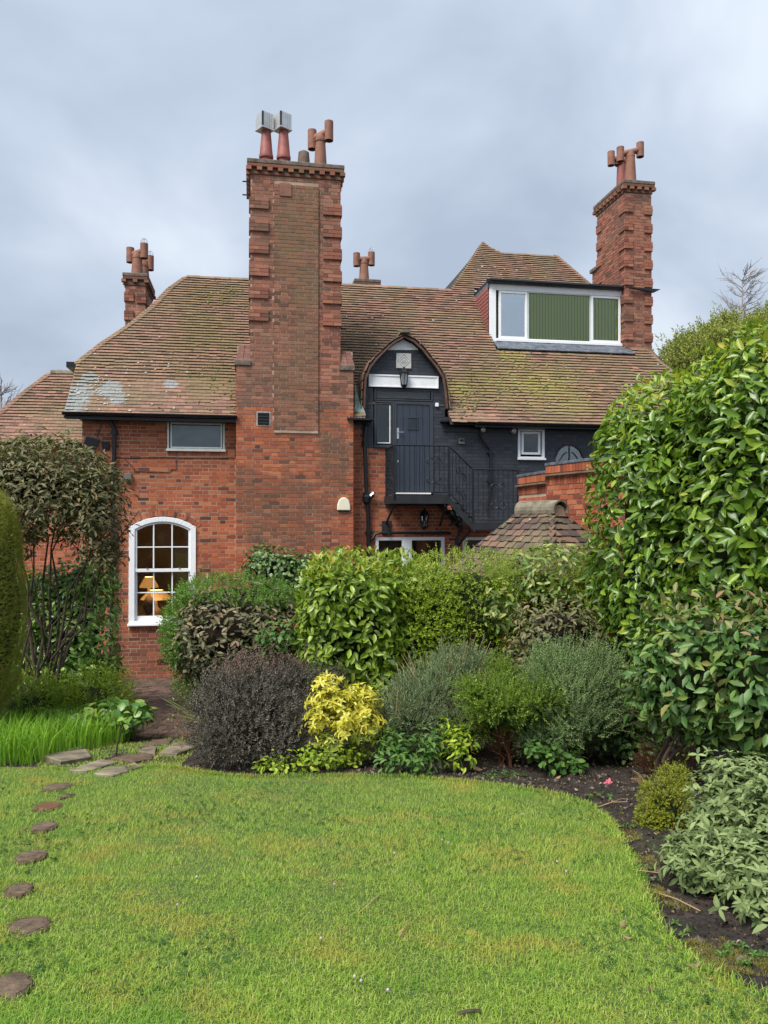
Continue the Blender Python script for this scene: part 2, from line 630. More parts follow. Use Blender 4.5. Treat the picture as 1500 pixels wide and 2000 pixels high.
class MB:
    """collects polygons into one mesh"""

    def __init__(s):
        s.v, s.f, s.m = [], [], []

    def quadbox(s, c, ax, ay, az, mi=0):
        c, ax, ay, az = map(np.asarray, (c, ax, ay, az))
        b = len(s.v)
        for i in (-1, 1):
            for j in (-1, 1):
                for k in (-1, 1):
                    s.v.append(c + ax * i + ay * j + az * k)
        for q in ((0, 1, 3, 2), (4, 6, 7, 5), (0, 4, 5, 1), (2, 3, 7, 6), (0, 2, 6, 4), (1, 5, 7, 3)):
            s.f.append([b + x for x in q]); s.m.append(mi)
        return s

    def box(s, x0, x1, y0, y1, z0, z1, mi=0):
        return s.quadbox(((x0 + x1) / 2, (y0 + y1) / 2, (z0 + z1) / 2), ((x1 - x0) / 2, 0, 0), (0, (y1 - y0) / 2, 0), (0, 0, (z1 - z0) / 2), mi)

    def poly(s, pts, mi=0):
        b = len(s.v)
        s.v += [np.array(p, float) for p in pts]
        s.f.append(list(range(b, b + len(pts)))); s.m.append(mi)
        return s

    def prism(s, xz, y0, y1, mi=0):
        """outline in x,z pushed along y"""
        n = len(xz)
        b = len(s.v)
        s.v += [np.array((x, y0, z), float) for x, z in xz] + [np.array((x, y1, z), float) for x, z in xz]
        s.f.append([b + i for i in range(n)]); s.m.append(mi)
        s.f.append([b + n + i for i in reversed(range(n))]); s.m.append(mi)
        for i in range(n):
            j = (i + 1) % n
            s.f.append([b + j, b + i, b + n + i, b + n + j]); s.m.append(mi)
        return s

    def strip(s, A, B, y0, y1, mi=0):
        """band between two matching polylines in x,z, pushed along y"""
        for i in range(len(A) - 1):
            s.prism([A[i], A[i + 1], B[i + 1], B[i]], y0, y1, mi)
        return s

    def tube(s, pts, r, seg=8, mi=0, cap=True):
        pts = [np.array(p, float) for p in pts]
        n = len(pts)
        rr = r if isinstance(r, (list, tuple)) else [r] * n
        b = len(s.v)
        prev = None
        for i, p in enumerate(pts):
            d = pts[min(i + 1, n - 1)] - pts[max(i - 1, 0)]
            d = d / (np.linalg.norm(d) + 1e-9)
            if prev is None:
                a = np.cross(d, (0, 0, 1) if abs(d[2]) < .9 else (1, 0, 0))
            else:
                a = prev - d * (prev @ d)
            a = a / (np.linalg.norm(a) + 1e-9)
            prev = a
            c = np.cross(d, a)
            for k in range(seg):
                t_ = 2 * math.pi * k / seg
                s.v.append(p + (a * math.cos(t_) + c * math.sin(t_)) * rr[i])
        for i in range(n - 1):
            for k in range(seg):
                k2 = (k + 1) % seg
                s.f.append([b + i * seg + k, b + i * seg + k2, b + (i + 1) * seg + k2, b + (i + 1) * seg + k]); s.m.append(mi)
        if cap:
            s.f.append([b + k for k in reversed(range(seg))]); s.m.append(mi)
            s.f.append([b + (n - 1) * seg + k for k in range(seg)]); s.m.append(mi)
        return s

    def lathe(s, c, prof, seg=20, mi=0):
        """profile of (radius, height) about a vertical axis through c"""
        c = np.asarray(c, float)
        b = len(s.v)
        for (r, h) in prof:
            for k in range(seg):
                t_ = 2 * math.pi * k / seg
                s.v.append(c + np.array([r * math.cos(t_), r * math.sin(t_), h]))
        for i in range(len(prof) - 1):
            for k in range(seg):
                k2 = (k + 1) % seg
                s.f.append([b + i * seg + k, b + i * seg + k2, b + (i + 1) * seg + k2, b + (i + 1) * seg + k]); s.m.append(mi)
        return s

    def build(s, name, mats, parent=None, smooth=False, bevel=0.0, shift=None):
        me = bpy.data.meshes.new(name)
        V = [tuple(v if shift is None else v - np.asarray(shift)) for v in s.v]
        me.from_pydata(V, [], s.f)
        for m in (mats if isinstance(mats, (list, tuple)) else [mats]):
            me.materials.append(m)
        me.polygons.foreach_set('material_index', s.m)
        if smooth:
            me.polygons.foreach_set('use_smooth', [True] * len(s.f))
        me.update()
        o = link(name, me, parent)
        if bevel:
            b = o.modifiers.new('bevel', 'BEVEL')
            b.width = bevel
            b.segments = 1
            b.limit_method = 'ANGLE'
        if smooth:
            e = o.modifiers.new('split', 'EDGE_SPLIT')
            e.split_angle = R(40)
        return o


BOXV = np.array([(i, j, k) for i in (-1, 1) for j in (-1, 1) for k in (-1, 1)], float)
BOXF = np.array([(0, 1, 3, 2), (4, 6, 7, 5), (0, 4, 5, 1), (2, 3, 7, 6), (0, 2, 6, 4), (1, 5, 7, 3)])


class Pieces:
    """bricks or tiles: many little blocks, each with a frame of its own"""

    def __init__(s):
        s.c, s.a, s.m = [], [], []

    def add(s, c, ax, ay, az, mi=0):
        s.c.append(np.asarray(c, float))
        s.a.append((np.asarray(ax, float), np.asarray(ay, float), np.asarray(az, float)))
        s.m.append(mi)

    def emit(s, name, plural, mats, parent, nmax=300, towld=None, shift=None, bev=False):
        if not s.c:
            return
        mats = mats if isinstance(mats, (list, tuple)) else [mats]
        C = np.array(s.c)
        A = np.array(s.a)                      # n,3(axis),3
        Mi = np.array(s.m)
        W = np.array([towld(*c) for c in C]) if towld else C
        px, py = proj(W)
        d = np.linalg.norm(W - CAM, axis=1)
        L = np.linalg.norm(A[:, 0], axis=1) * np.linalg.norm(A[:, 2], axis=1)
        vis = (px > 0) & (px < 1500) & (py > 0) & (py < 2000)
        sc = vis * L / d ** 2
        order = np.argsort(-sc, kind='stable')
        pick = order[:nmax]
        rest = order[nmax:]
        if shift is not None:
            C = C - np.asarray(shift)
        protos = {}
        for i in pick:
            mi = int(Mi[i])
            if mi not in protos:
                protos[mi] = fastmesh(name, BOXV * .5, BOXF, [mats[mi]])
            o = bpy.data.objects.new(name, protos[mi])
            if parent is not None:
                o.parent = parent
            a = A[i] * 2
            o.matrix_local = Matrix(((a[0][0], a[1][0], a[2][0], C[i][0]), (a[0][1], a[1][1], a[2][1], C[i][1]), (a[0][2], a[1][2], a[2][2], C[i][2]), (0, 0, 0, 1)))
            col.objects.link(o)
        if len(rest):
            V = C[rest][:, None, :] + np.einsum('vk,nkd->nvd', BOXV, A[rest])
            F = BOXF[None] + (np.arange(len(rest)) * 8)[:, None, None]
            me = fastmesh(plural, V.reshape(-1, 3), F.reshape(-1, 4), mats, np.repeat(Mi[rest], 6))
            o = link(plural, me, parent)
            o['kind'] = 'stuff'


def cutint(ints, a, b):
    o = []
    for (x, y) in ints:
        if b <= x or a >= y:
            o.append((x, y))
        else:
            if a > x: o.append((x, a))
            if b < y: o.append((b, y))
    return o


CO = .075


def courses(z0, z1):
    k0 = math.ceil((z0 - GH) / CO - .01)
    k1 = math.floor((z1 - GH) / CO + .01)
    return [(k, GH + k * CO) for k in range(k0, k1)]


def lay(P, frame, ints, z0, z1, mifn=None, proud=(.001, .006), depth=.05, J=.013, wob=.002, sk=False):
    """lay Flemish-bond bricks; frame = (origin, along, outward); ints(z) -> spans along"""
    O, S, W = frame
    O, S, W = np.asarray(O, float), np.asarray(S, float), np.asarray(W, float)
    Z = np.array([0, 0, 1.])
    per = .215 + .1025 + 2 * J
    for k, z in courses(z0, z1):
        zc_ = z + CO / 2
        for (a, b) in ints(zc_):
            off = (k % 2) * per / 2 + (k * 7919 % 13) * .002
            n = math.floor((a - off) / per) - 1
            x = off + n * per
            while x < b:
                for L in (.215, .1025):
                    p, q = max(x, a), min(x + L, b)
                    x += L + J
                    if q - p < .025:
                        continue
                    mi = mifn((p + q) / 2, zc_) if mifn else 0
                    pr = random.uniform(*proud)
                    h = (CO - J) / 2 * random.uniform(.95, 1.03)
                    t_ = random.uniform(-.012, .012)
                    P.add(O + S * ((p + q) / 2) + Z * (zc_ + random.uniform(-wob, wob)) + W * (pr - depth / 2),
                          (S + Z * t_) * (q - p) / 2, W * depth / 2, (Z - S * t_) * h, mi)


def bedding(frame, ints, z0, z1, thick, name, mats, parent, mifn=None):
    """the mortar and backing the bricks are laid in"""
    O, S, W = [np.asarray(x, float) for x in frame]
    Z = np.array([0, 0, 1.])
    mb = MB()
    for k, z in courses(z0, z1):
        for (a, b) in ints(z + CO / 2):
            if b - a < .01:
                continue
            cuts = [a, b]
            if mifn:
                xs = np.arange(a, b, .1)
                ms = [mifn(x, z + CO / 2) for x in xs]
                for i in range(1, len(xs)):
                    if ms[i] != ms[i - 1]:
                        cuts.insert(-1, xs[i])
            for i in range(len(cuts) - 1):
                p, q = cuts[i], cuts[i + 1]
                mi = mifn((p + q) / 2, z + CO / 2) if mifn else 0
                mb.quadbox(O + S * (p + q) / 2 + Z * (z + CO / 2) - W * (thick / 2), S * (q - p) / 2, W * thick / 2, Z * CO / 2, mi)
    return mb.build(name, mats, parent)


def scan(poly):
    def f(y):
        xs = []
        n = len(poly)
        for i in range(n):
            (x0, y0), (x1, y1) = poly[i], poly[(i + 1) % n]
            if (y0 <= y) != (y1 <= y):
                xs.append(x0 + (x1 - x0) * (y - y0) / (y1 - y0))
        xs.sort()
        return [(xs[i], xs[i + 1]) for i in range(0, len(xs) - 1, 2)]
    return f


def tiles(P, frame, ints, q0, q1, gauge=.105, tw=.165, tl=.17, th=.012, mifn=None, lift=.022, wob=1.0):
    """lay plain tiles in courses; frame = (origin, along, up the slope, outward)"""
    O, S, U, W = [np.asarray(x, float) for x in frame]
    k = 0
    q = q0
    while q < q1:
        for (a, b) in ints(q + gauge / 2):
            off = (k % 2) * tw / 2 + random.uniform(-.006, .006)
            x = off + math.floor((a - off) / tw) * tw
            while x < b:
                p, e = max(x, a), min(x + tw - .003, b)
                x += tw
                if e - p < .02:
                    continue
                sk = random.uniform(-.010, .010) * wob
                dq = random.gauss(0, .0035) * wob
                if random.random() < .02:
                    dq -= .02; sk *= 3
                s2 = S + U * sk
                u2 = U - W * (.27 + random.uniform(-.03, .02) * wob) - S * sk
                P.add(O + S * (p + e) / 2 + U * (q + tl / 2 + dq) + W * (lift - .004 + random.uniform(0, .004) * wob), s2 * (e - p) / 2, u2 * tl / 2, W * th / 2,
                      mifn((p + e) / 2, q) if mifn else 0)
        q += gauge
        k += 1


def ctrl(px, py, r=0.0):
    u, z = uz(px, py, r)
    return (u, z)


def rectpx(x0, y0, x1, y1, r=0.0):
    """rectangle on a plane parallel to the front wall, from its corners in the survey"""
    u0, za = uz(x0, y0, r)
    u1, zb = uz(x1, y1, r)
    xm = (x0 + x1) / 2
    return u0, u1, uz(xm, y1, r)[1], uz(xm, y0, r)[1]


# ------------------------------------------------------------------ the house
house = empty('brick_house', HO + np.array([0, 0, GH]), TH,
              'large red brick house with tiled roofs, tall chimneys and a dark painted right half', 'house')
SH = (0, 0, GH)
HS = lambda v: (v[0], v[1], v[2] - GH)


class HB(MB):
    def build(s, name, mats, parent=None, smooth=False, bevel=0.0, shift=SH):
        return MB.build(s, name, mats, parent if parent is not None else house, smooth, bevel, shift)


UL = uz(160, 950)[0]                 # left corner of the front
UR = uz(1420, 900)[0]                # right end, behind the laurel hedge
BF = -.36                            # front of the chimney breast
BU0, BU1 = uz(461, 950, BF)[0], uz(690, 950, BF)[0]
SU0, SU1 = uz(489, 600, BF)[0], uz(665, 600, BF)[0]

# openings
W1 = rectpx(327, 822, 439, 880)
W2 = rectpx(252, 1009, 383, 1219)
W2sp = uz(252, 1030)[1]
W3 = rectpx(729, 760, 846, 873)
W3d = rectpx(770, 782, 846, 964)
W4 = rectpx(1011, 837, 1063, 897)
W5 = rectpx(1084, 868, 1140, 906)
W6 = rectpx(733, 1049, 868, 1150)
W7 = rectpx(903, 1049, 1040, 1150)

# dormer outline at the wall plane (inner edge of the bell-shaped gable)
ARCH = [(710, 800), (711, 770), (713, 741), (721, 721), (734, 704), (755, 683), (770, 671), (787.5, 661.5),
        (806, 671), (822, 686), (837, 705), (851, 722), (862, 741), (866, 766), (869, 800)]
archuz = [uz(x, y, 0) for x, y in ARCH]
archscan = scan([(archuz[0][0], ZE - .4)] + archuz + [(archuz[-1][0], ZE - .4)])


def arcint(rect, spring):
    """opening with a segmental head: returns f(z)-> span"""
    u0, u1, z0, z1 = rect
    um, hw, rise = (u0 + u1) / 2, (u1 - u0) / 2, z1 - spring
    Rr = (hw * hw + rise * rise) / (2 * rise)
    zc_ = z1 - Rr

    def f(z):
        if z < z0 or z > z1: return None
        if z < spring: return (u0, u1)
        h = math.sqrt(max(0, Rr * Rr - (z - zc_) ** 2))
        return (um - h, um + h)
    return f, (um, zc_, Rr)


w2f, w2arc = arcint(W2, W2sp)
w5sp = W5[2] + .03
w5f, w5arc = arcint((W5[0], W5[1], W5[2], W5[3]), w5sp)


def wallints(z, ring=True):
    if z < ZE - .05:
        o = [(UL, UR)]
    else:
        o = archscan(z)
    for r in (W1, W3, W3d, W4, W6, W7):
        if r[2] < z < r[3]:
            o = cutint(o, r[0], r[1])
    for f in (w2f, w5f):
        s_ = f(z)
        if s_:
            o = cutint(o, *s_)
    return o


def brickints(z):
    o = cutint(wallints(z), BU0 - .02, BU1 + .02) if z < ZE - .05 else wallints(z)
    # ring of voussoirs above the arched window
    (um, zc_, Rr) = w2arc
    zz = z - zc_
    if z > W2sp - .02 and zz < Rr + .12:
        h = math.sqrt(max(0, (Rr + .118) ** 2 - zz * zz))
        h = min(h, (W2[1] - W2[0]) / 2 + .06)
        o = cutint(o, um - h, um + h)
    # soldier course under the small window and the big one
    for r, d in ((W1, .11), (W2, .11)):
        if r[2] - d < z < r[2]:
            o = cutint(o, r[0] - .02, r[1] + .02)
    return o


P_LIM = [(uz(700, y)[0]) for y in (0, 0)]
zA, zB, zC, zD = uz(740, 873)[1], uz(800, 985)[1], uz(950, 1022)[1], uz(1020, 1022)[1]
uA, uB, uC = uz(700, 870)[0], uz(758, 900)[0], uz(876, 985)[0]


def wallmat(u, z):
    if u < uA: return 0
    if z > zA: return 1
    if u > uB and z > zB and u <= uC: return 1
    if u > uC and z > zC: return 1
    return 0


FR = ((0, 0, 0), (1, 0, 0), (0, -1, 0))
wall = bedding(FR, wallints, GH, archuz[7][1] + .02, .26, 'wall', [M['mortar'], M['mortar_paint']], house, wallmat)
for v in wall.data.vertices: v.co.z -= GH
PB = Pieces()
lay(PB, FR, brickints, GH, archuz[7][1], wallmat)
# voussoirs
(um, zc_, Rr) = w2arc
amax = math.asin(((W2[1] - W2[0]) / 2 + .03) / Rr)
nv = 25
for i in range(nv):
    a = -amax + (i + .5) * 2 * amax / nv
    d_ = np.array([math.sin(a), 0, math.cos(a)])
    t_ = np.array([math.cos(a), 0, -math.sin(a)])
    PB.add(np.array([um, 0, zc_]) + d_ * (Rr + .064) + np.array([0, -.006 + .025, 0]), t_ * (Rr * amax / nv - .006), (0, .03, 0), d_ * .051, 0)
for r, mi in ((W1, 0), (W2, 0)):
    n = int((r[1] - r[0]) / .075)
    for i in range(n):
        w_ = (r[1] - r[0]) / n
        PB.add((r[0] + (i + .5) * w_, .02, r[2] - .057), (w_ / 2 - .005, 0, 0), (0, .03, 0), (0, 0, .048), mi)
PB.emit('brick', 'bricks', [M['brick'], M['brick_paint']], wall, 300, h2w, SH)
# remaining walls of the house
HD = 7.6
bw = HB()
bw.box(UL, UL + .26, .262, HD, GH, ZE + .6)
bw.box(UL, UR, HD, HD + .25, GH, ZE)
bw.box(UR, UR + .26, .0, HD, GH, ZE - .1)
bw.build('rear_wall', M['brick'])

# soffit and fascia, gutters
left_e0 = uz(127, 803, -.32)
left_e1 = uz(461, 815, -.32)
g = HB()
g.box(UL - .02, BU0, -.30, .0, ZE - .12, ZE - .09)
g.box(left_e0[0], BU0, -.33, -.305, ZE - .13, ZE + .0)
g.build('fascia_board', M['black'])
u_r0 = uz(866, 808, -.3)[0]
g = HB()
g.box(u_r0, uz(935, 820, -.3)[0], -.16, -.0, ZE + .0, ZE + .03)
g.box(uz(928, 820, -.3)[0], UR, -.31, -.285, ZE - .11, ZE + .0)
g.box(uz(928, 820, -.3)[0], UR, -.285, -.0, ZE - .11, ZE - .08)
g.box(uz(866, 820)[0], uz(932, 820)[0], -.03, -.002, ZE - .19, ZE + .0)
g.build('fascia_board', M['black'])


def halfround(name, u0, u1, y, z, r=.06):
    mb = HB()
    n = 8
    pts = [(math.cos(math.pi + math.pi * i / n) * r, math.sin(math.pi + math.pi * i / n) * r) for i in range(n + 1)]
    for i in range(n):
        (a, b), (c, d) = pts[i], pts[i + 1]
        mb.poly([(u0, y + a, z + b), (u1, y + a, z + b), (u1, y + c, z + d), (u0, y + c, z + d)])
        a2, b2, c2, d2 = a * .9, b * .9, c * .9, d * .9
        mb.poly([(u0, y + a2, z + b2), (u0, y + c2, z + d2), (u1, y + c2, z + d2), (u1, y + a2, z + b2)])
    for u in (u0, u1):
        mb.poly([(u, y + a, z + b) for a, b in pts])
    k = u0 + .3
    while k < u1:
        mb.tube([(k, y + a * 1.12, z + b * 1.12) for a, b in pts], .008, 4)
        k += .9
    return mb.build(name, M['black'], smooth=False)


halfround('gutter', left_e0[0] - .03, BU0 + .02, -.40, ZE - .005)
halfround('gutter', uz(930, 820, -.3)[0], UR, -.375, ZE - .015)
gl = uz(135, 705, .75)
mb = HB()
mb.box(gl[0] - .05, gl[0] + .1, .72, 2.2, gl[1] - .13, gl[1] - .02)
mb.build('gutter', M['black'])

# ---------------- main roof
VU = np.array([0, 1, MS]) / math.hypot(1, MS)            # up the slope
VN = np.array([0, -MS, 1]) / math.hypot(1, MS)
EO = np.array([0, -.34, ZE - .04 * MS])
kq = math.hypot(1, MS)


def sq(px, py):
    u, r, z = sl(px, py)
    return (u, (r + .34) * kq)


RP = [(127, 803), (150, 712), (205, 669), (262, 631), (300, 600), (335, 563), (366, 541)]
RPR = [(880, 567), (943, 474), (960, 486), (985, 497), (1085, 500), (1155, 560), (1280, 702), (1345, 752)]
polyA = [sq(*p) for p in RP]
polyA[0] = (polyA[0][0], 0)
ridge_q = polyA[-1][1]
polyB = [sq(*p) for p in RPR]
polyB[0] = (polyB[0][0], ridge_q)
uR2 = sq(1420, 826)[0]
poly = polyA + polyB + [(uR2, 0)]
print('ridge q', ridge_q, 'vs', sq(880, 567)[1], 'upper', polyB[3:5])
rscan = scan(poly)
DF = 1.86                                                # front of the box dormer (r)
dq0 = (DF + .34) * kq
dqa = sq(1090, 690)[1] - .03
# survey the box dormer on its own front plane
D0 = rectpx(956, 558, 1221, 670, DF)
RCH = 1.66                                               # front of the right chimney
rc = rectpx(1221, 600, 1273, 700, RCH)


def roofints(q):
    o = rscan(q)
    o = cutint(o, BU0 + .01, BU1 - .0) if q < .75 else o
    o = cutint(o, SU0 + .05, SU1 - .05) if q < 1.9 else o
    if q < .55:
        o = cutint(o, archuz[0][0] - .0, archuz[-1][0] + .04)
    if q > dqa and q < dq0 + 2.1:
        o = cutint(o, D0[0] + .03, D0[1] + .02)
    if q > (RCH + .34) * kq - .05:
        o = cutint(o, rc[0] + .0, rc[1] - .0)
    return o


# boarding under the tiles: whole slopes so the roof stays closed from every side
rf = HB()
P3 = lambda uq: EO + np.array([uq[0], 0, 0]) + VU * uq[1] - VN * .045
qq_ = .0
while qq_ < polyB[1][1]:
    for (a, b) in roofints(qq_ + .05):
        rf.poly([P3((a, qq_)), P3((b, qq_)), P3((b, qq_ + .1)), P3((a, qq_ + .1))])
    qq_ += .1
# back slopes
rA, zA_ = P3(polyA[-1])[1], P3(polyA[-1])[2]
rf.poly([(polyA[-1][0], rA, zA_), (polyB[0][0] + 2, rA, zA_), (polyB[0][0] + 2, 2 * rA + .3, ZE), (polyA[1][0], 2 * rA + .3, ZE)])
rB, zB_ = P3(polyB[3])[1], P3(polyB[3])[2]
pk = P3(polyB[1])
rf.poly([P3(polyB[3]), P3(polyB[4]), (uR2, rB * 2, ZE), (polyB[3][0], rB * 2, ZE)])
rf.poly([P3(polyB[4]), P3(polyB[5]), P3(polyB[6]), P3(polyB[7]), P3((uR2, 0)), (uR2, rB * 2, ZE)])
# left hip
rf.poly([P3(p) for p in polyA[1:]][::-1] + [(polyA[1][0], 2 * rA, P3(polyA[1])[2])])
roof = rf.build('roof', M['tile_under'])

PT = Pieces()
tiles(PT, (EO, (1, 0, 0), VU, VN), roofints, 0.0, polyB[1][1] + .1)
# mossy plane facing left beside the peak: runs back from the peak down to the ridge
pkv = P3(polyB[1]) + VN * .02
a0 = P3((polyB[0][0], ridge_q)) + VN * .02
bl = uz(857, 563, a0[1] + 1.7)
b0 = np.array([bl[0], a0[1] + 1.7, a0[2] - .05])
pk2 = np.array([pkv[0], pkv[1] + 2.6, pkv[2]])
e1 = b0 - a0
nrm = np.cross(pkv - a0, e1)
nrm = nrm / np.linalg.norm(nrm)
if nrm[2] < 0: nrm = -nrm
hh = e1 - nrm * (e1 @ nrm)
hh = hh / np.linalg.norm(hh)
upv = np.cross(nrm, hh)
if upv[2] < 0: upv = -upv


def loc2(p):
    return ((p - a0) @ hh, (p - a0) @ upv)


q3 = [loc2(a0), loc2(pkv), loc2(pk2), loc2(b0 + np.array([-.4, 1.5, 0]))]
tiles(PT, (a0, hh, upv, nrm), scan(q3), -.05, loc2(pkv)[1], mifn=lambda u, q: 1)
lb = HB()
lb.poly([a0 - nrm * .02, pkv - nrm * .02, pk2 - nrm * .02, b0 + np.array([-.4, 1.5, 0])])
lb.build('side_slope', M['tile_under'])
M['tile_moss'] = tilemat('mossy_roof_tile', [(0, (.12, .11, .05)), (.5, (.2, .18, .07)), (1, (.26, .22, .09))], 33.)
PT.emit('tile', 'roof_tiles', [M['tile'], M['tile_moss']], roof, 300, h2w, SH)

# hip bonnet tiles along the left hip and right hip, ridge tiles
PR = Pieces()


def along(pts, step, fn):
    """walk a 3-D polyline"""
    for i in range(len(pts) - 1):
        a, b = np.asarray(pts[i], float), np.asarray(pts[i + 1], float)
        L = np.linalg.norm(b - a)
        n = max(1, int(round(L / step)))
        for k in range(n):
            fn(a + (b - a) * (k + .5) / n, (b - a) / L, L / n)


def bonnet(side):
    def f(p, d, L):
        s_ = np.array([side, 0, 0.])
        w_ = VN
        PR.add(p + w_ * .02 + s_ * .02 + np.array([0, 0, .01]), s_ * .085 - np.array([0, 0, .035]), d * L * .62 - np.array([0, 0, .0]) + w_ * -.012, w_ * .011 + np.array([0, 0, .006]), 0)
    return f


along([P3(p) + VN * .02 for p in polyA[1:]], .115, bonnet(-1))
along([P3(p) + VN * .02 for p in polyB[4:8]], .115, bonnet(1))
for (pp, e) in (((P3(polyA[-1]), P3((polyB[0][0], ridge_q))), 0), ((P3(polyB[3]), P3(polyB[4])), 0), ((P3(polyB[1]), P3(polyB[3])), 0)):
    def rt(p, d, L):
        mb_c = p + np.array([0, .04, .03])
        sd_ = np.array([0, 1, 0.])
        for (aa) in (-.5, .5):
            up_ = np.array([0, 0, 1.])
            f_ = sd_ * math.cos(aa) * (1 if aa > 0 else -1) - up_ * abs(math.sin(aa))
            w_ = np.cross(d, f_)
            PR.add(mb_c + f_ * .06 + up_ * random.uniform(0, .008), d * (L / 2 - .004), f_ * .075, w_ / np.linalg.norm(w_) * .012, 1)
    along(pp, .30, rt)
PR.emit('ridge_tile', 'ridge_tiles', [M['tile'], M['ridge']], roof, 160, h2w, SH)
# verge at the left end, seen from below the half hip
vg = HB()
vA, vB = P3(polyA[0]), P3(polyA[1])
vg.quadbox((vA + vB) / 2 - VN * .02, (.02, 0, 0), (vB - vA) / 2, VN * .03)
vg.build('verge_board', M['blackmatt'])
# left gable wall filling up to the half hip
mb = HB()
mb.poly([(UL + .001, .26, ZE - .3), (UL + .001, .26, ZE + .1), (UL + .001, vB[1] + .1, vB[2] - .05), (UL + .001, 2 * rA - 1, vB[2] - .05), (UL + .001, 2 * rA, ZE - .3)])
mb.build('gable_wall', M['brick'])

# ---------------- bell-shaped entrance dormer
dorm = HB()
outer = [(u, z) for (u, z) in archuz]


def offs(pts, d):
    o = []
    n = len(pts)
    for i in range(n):
        a, b = np.array(pts[max(i - 1, 0)]), np.array(pts[min(i + 1, n - 1)])
        t_ = (b - a) / np.linalg.norm(b - a)
        nn = np.array([-t_[1], t_[0]])
        o.append(tuple(np.array(pts[i]) + nn * d))
    return o


o1 = offs(outer, .055)
YB = 1.75
dorm.strip(outer, o1, -.13, YB)
dshell = dorm.build('gable_roof', M['tile_under'])
PD = Pieces()
half = o1[:8]
for side, seq in ((0, o1[:8]), (1, o1[7:][::-1])):
    L = [0]
    for i in range(len(seq) - 1):
        L.append(L[-1] + math.dist(seq[i], seq[i + 1]))
    q = 0.0
    k = 0
    while q < L[-1]:
        i = max(j for j in range(len(L)) if L[j] <= q)
        i = min(i, len(seq) - 2)
        f_ = (q - L[i]) / (L[i + 1] - L[i])
        p = np.array(seq[i]) * (1 - f_) + np.array(seq[i + 1]) * f_
        t2 = np.array(seq[i + 1]) - np.array(seq[i])
        t2 /= np.linalg.norm(t2)
        T = np.array([t2[0], 0, t2[1]])
        Nn = np.array([-t2[1], 0, t2[0]]) if side == 0 else np.array([t2[1], 0, -t2[0]])
        yend = min(YB, max(.25, (p[1] - ZE) / MS - .3 + .35))
        y = -.17 + (k % 2) * .08
        while y < yend:
            u2 = T - Nn * .10
            PD.add(np.array([p[0], y + .08, p[1]]) + T * .08 + Nn * (.014 + random.uniform(0, .004)), (0, .080, 0), u2 * .082, Nn * .007, 0)
            y += .165
        q += .098
        k += 1
    # ridge of the little roof
for i in range(6):
    PD.add((outer[7][0], -.1 + i * .3, outer[7][1] + .10), (.10, 0, -.0), (0, .147, 0), (0, 0, .022), 1)
PD.emit('tile', 'roof_tiles', [M['tile'], M['ridge']], dshell, 120, h2w, SH)
HB().box(outer[0][0] - .17, outer[0][0] + .01, -.02, .5, ZE - .12, ZE + .42).build('flashing', M['lead'])
HB().box(outer[-1][0] - .01, outer[-1][0] + .09, -.02, .3, ZE - .12, ZE + .12).build('flashing', M['brick_paint'])
# dark timber edge following the arch
HB().strip(offs(outer, -.012), offs(outer, .03), -.165, -.135).build('bargeboard', plain('brown_verge', (.11, .06, .045), .8, var=.4))
# white gablet, stone panel, white lintel panel
tri = [uz(x, y, -.02) for x, y in ((757, 683.5), (771, 672), (787.5, 663.5), (805, 672), (818, 683.5))]
HB().prism(tri, -.022, -.006).build('gable_panel', M['plaster'])
pq = rectpx(774, 690, 803, 719, -.03)
mb = HB().box(pq[0], pq[1], -.035, -.004, pq[2], pq[3])
cx, cz, hs = (pq[0] + pq[1]) / 2, (pq[2] + pq[3]) / 2, (pq[1] - pq[0]) / 2
for k in (.86, .55):
    for i in range(4):
        a, b = [(0, 1), (1, 0), (0, -1), (-1, 0)][i], [(1, 0), (0, -1), (-1, 0), (0, 1)][i]
        mb.tube([(cx + a[0] * hs * k, -.037, cz + a[1] * hs * k), (cx + b[0] * hs * k, -.037, cz + b[1] * hs * k)], .008, 4)
for a_ in range(8):
    th_ = a_ * math.pi / 4
    mb.tube([(cx, -.04, cz), (cx + .04 * math.cos(th_), -.037, cz + .04 * math.sin(th_))], [.008, .012], 5)
mb.build('carved_plaque', M['stone'])
lp = rectpx(720, 733, 856, 757, -.03)
mb = HB().box(lp[0], lp[1], -.04, -.004, lp[2], lp[3])
for (a, b, c, d) in ((lp[0], lp[1], lp[3] - .03, lp[3]), (lp[0], lp[1], lp[2], lp[2] + .02), (lp[0], lp[0] + .03, lp[2] + .02, lp[3] - .03), (lp[1] - .03, lp[1], lp[2] + .02, lp[3] - .03)):
    mb.box(a, b, -.055, -.04, c, d)
mb.build('lintel_panel', M['plaster'])


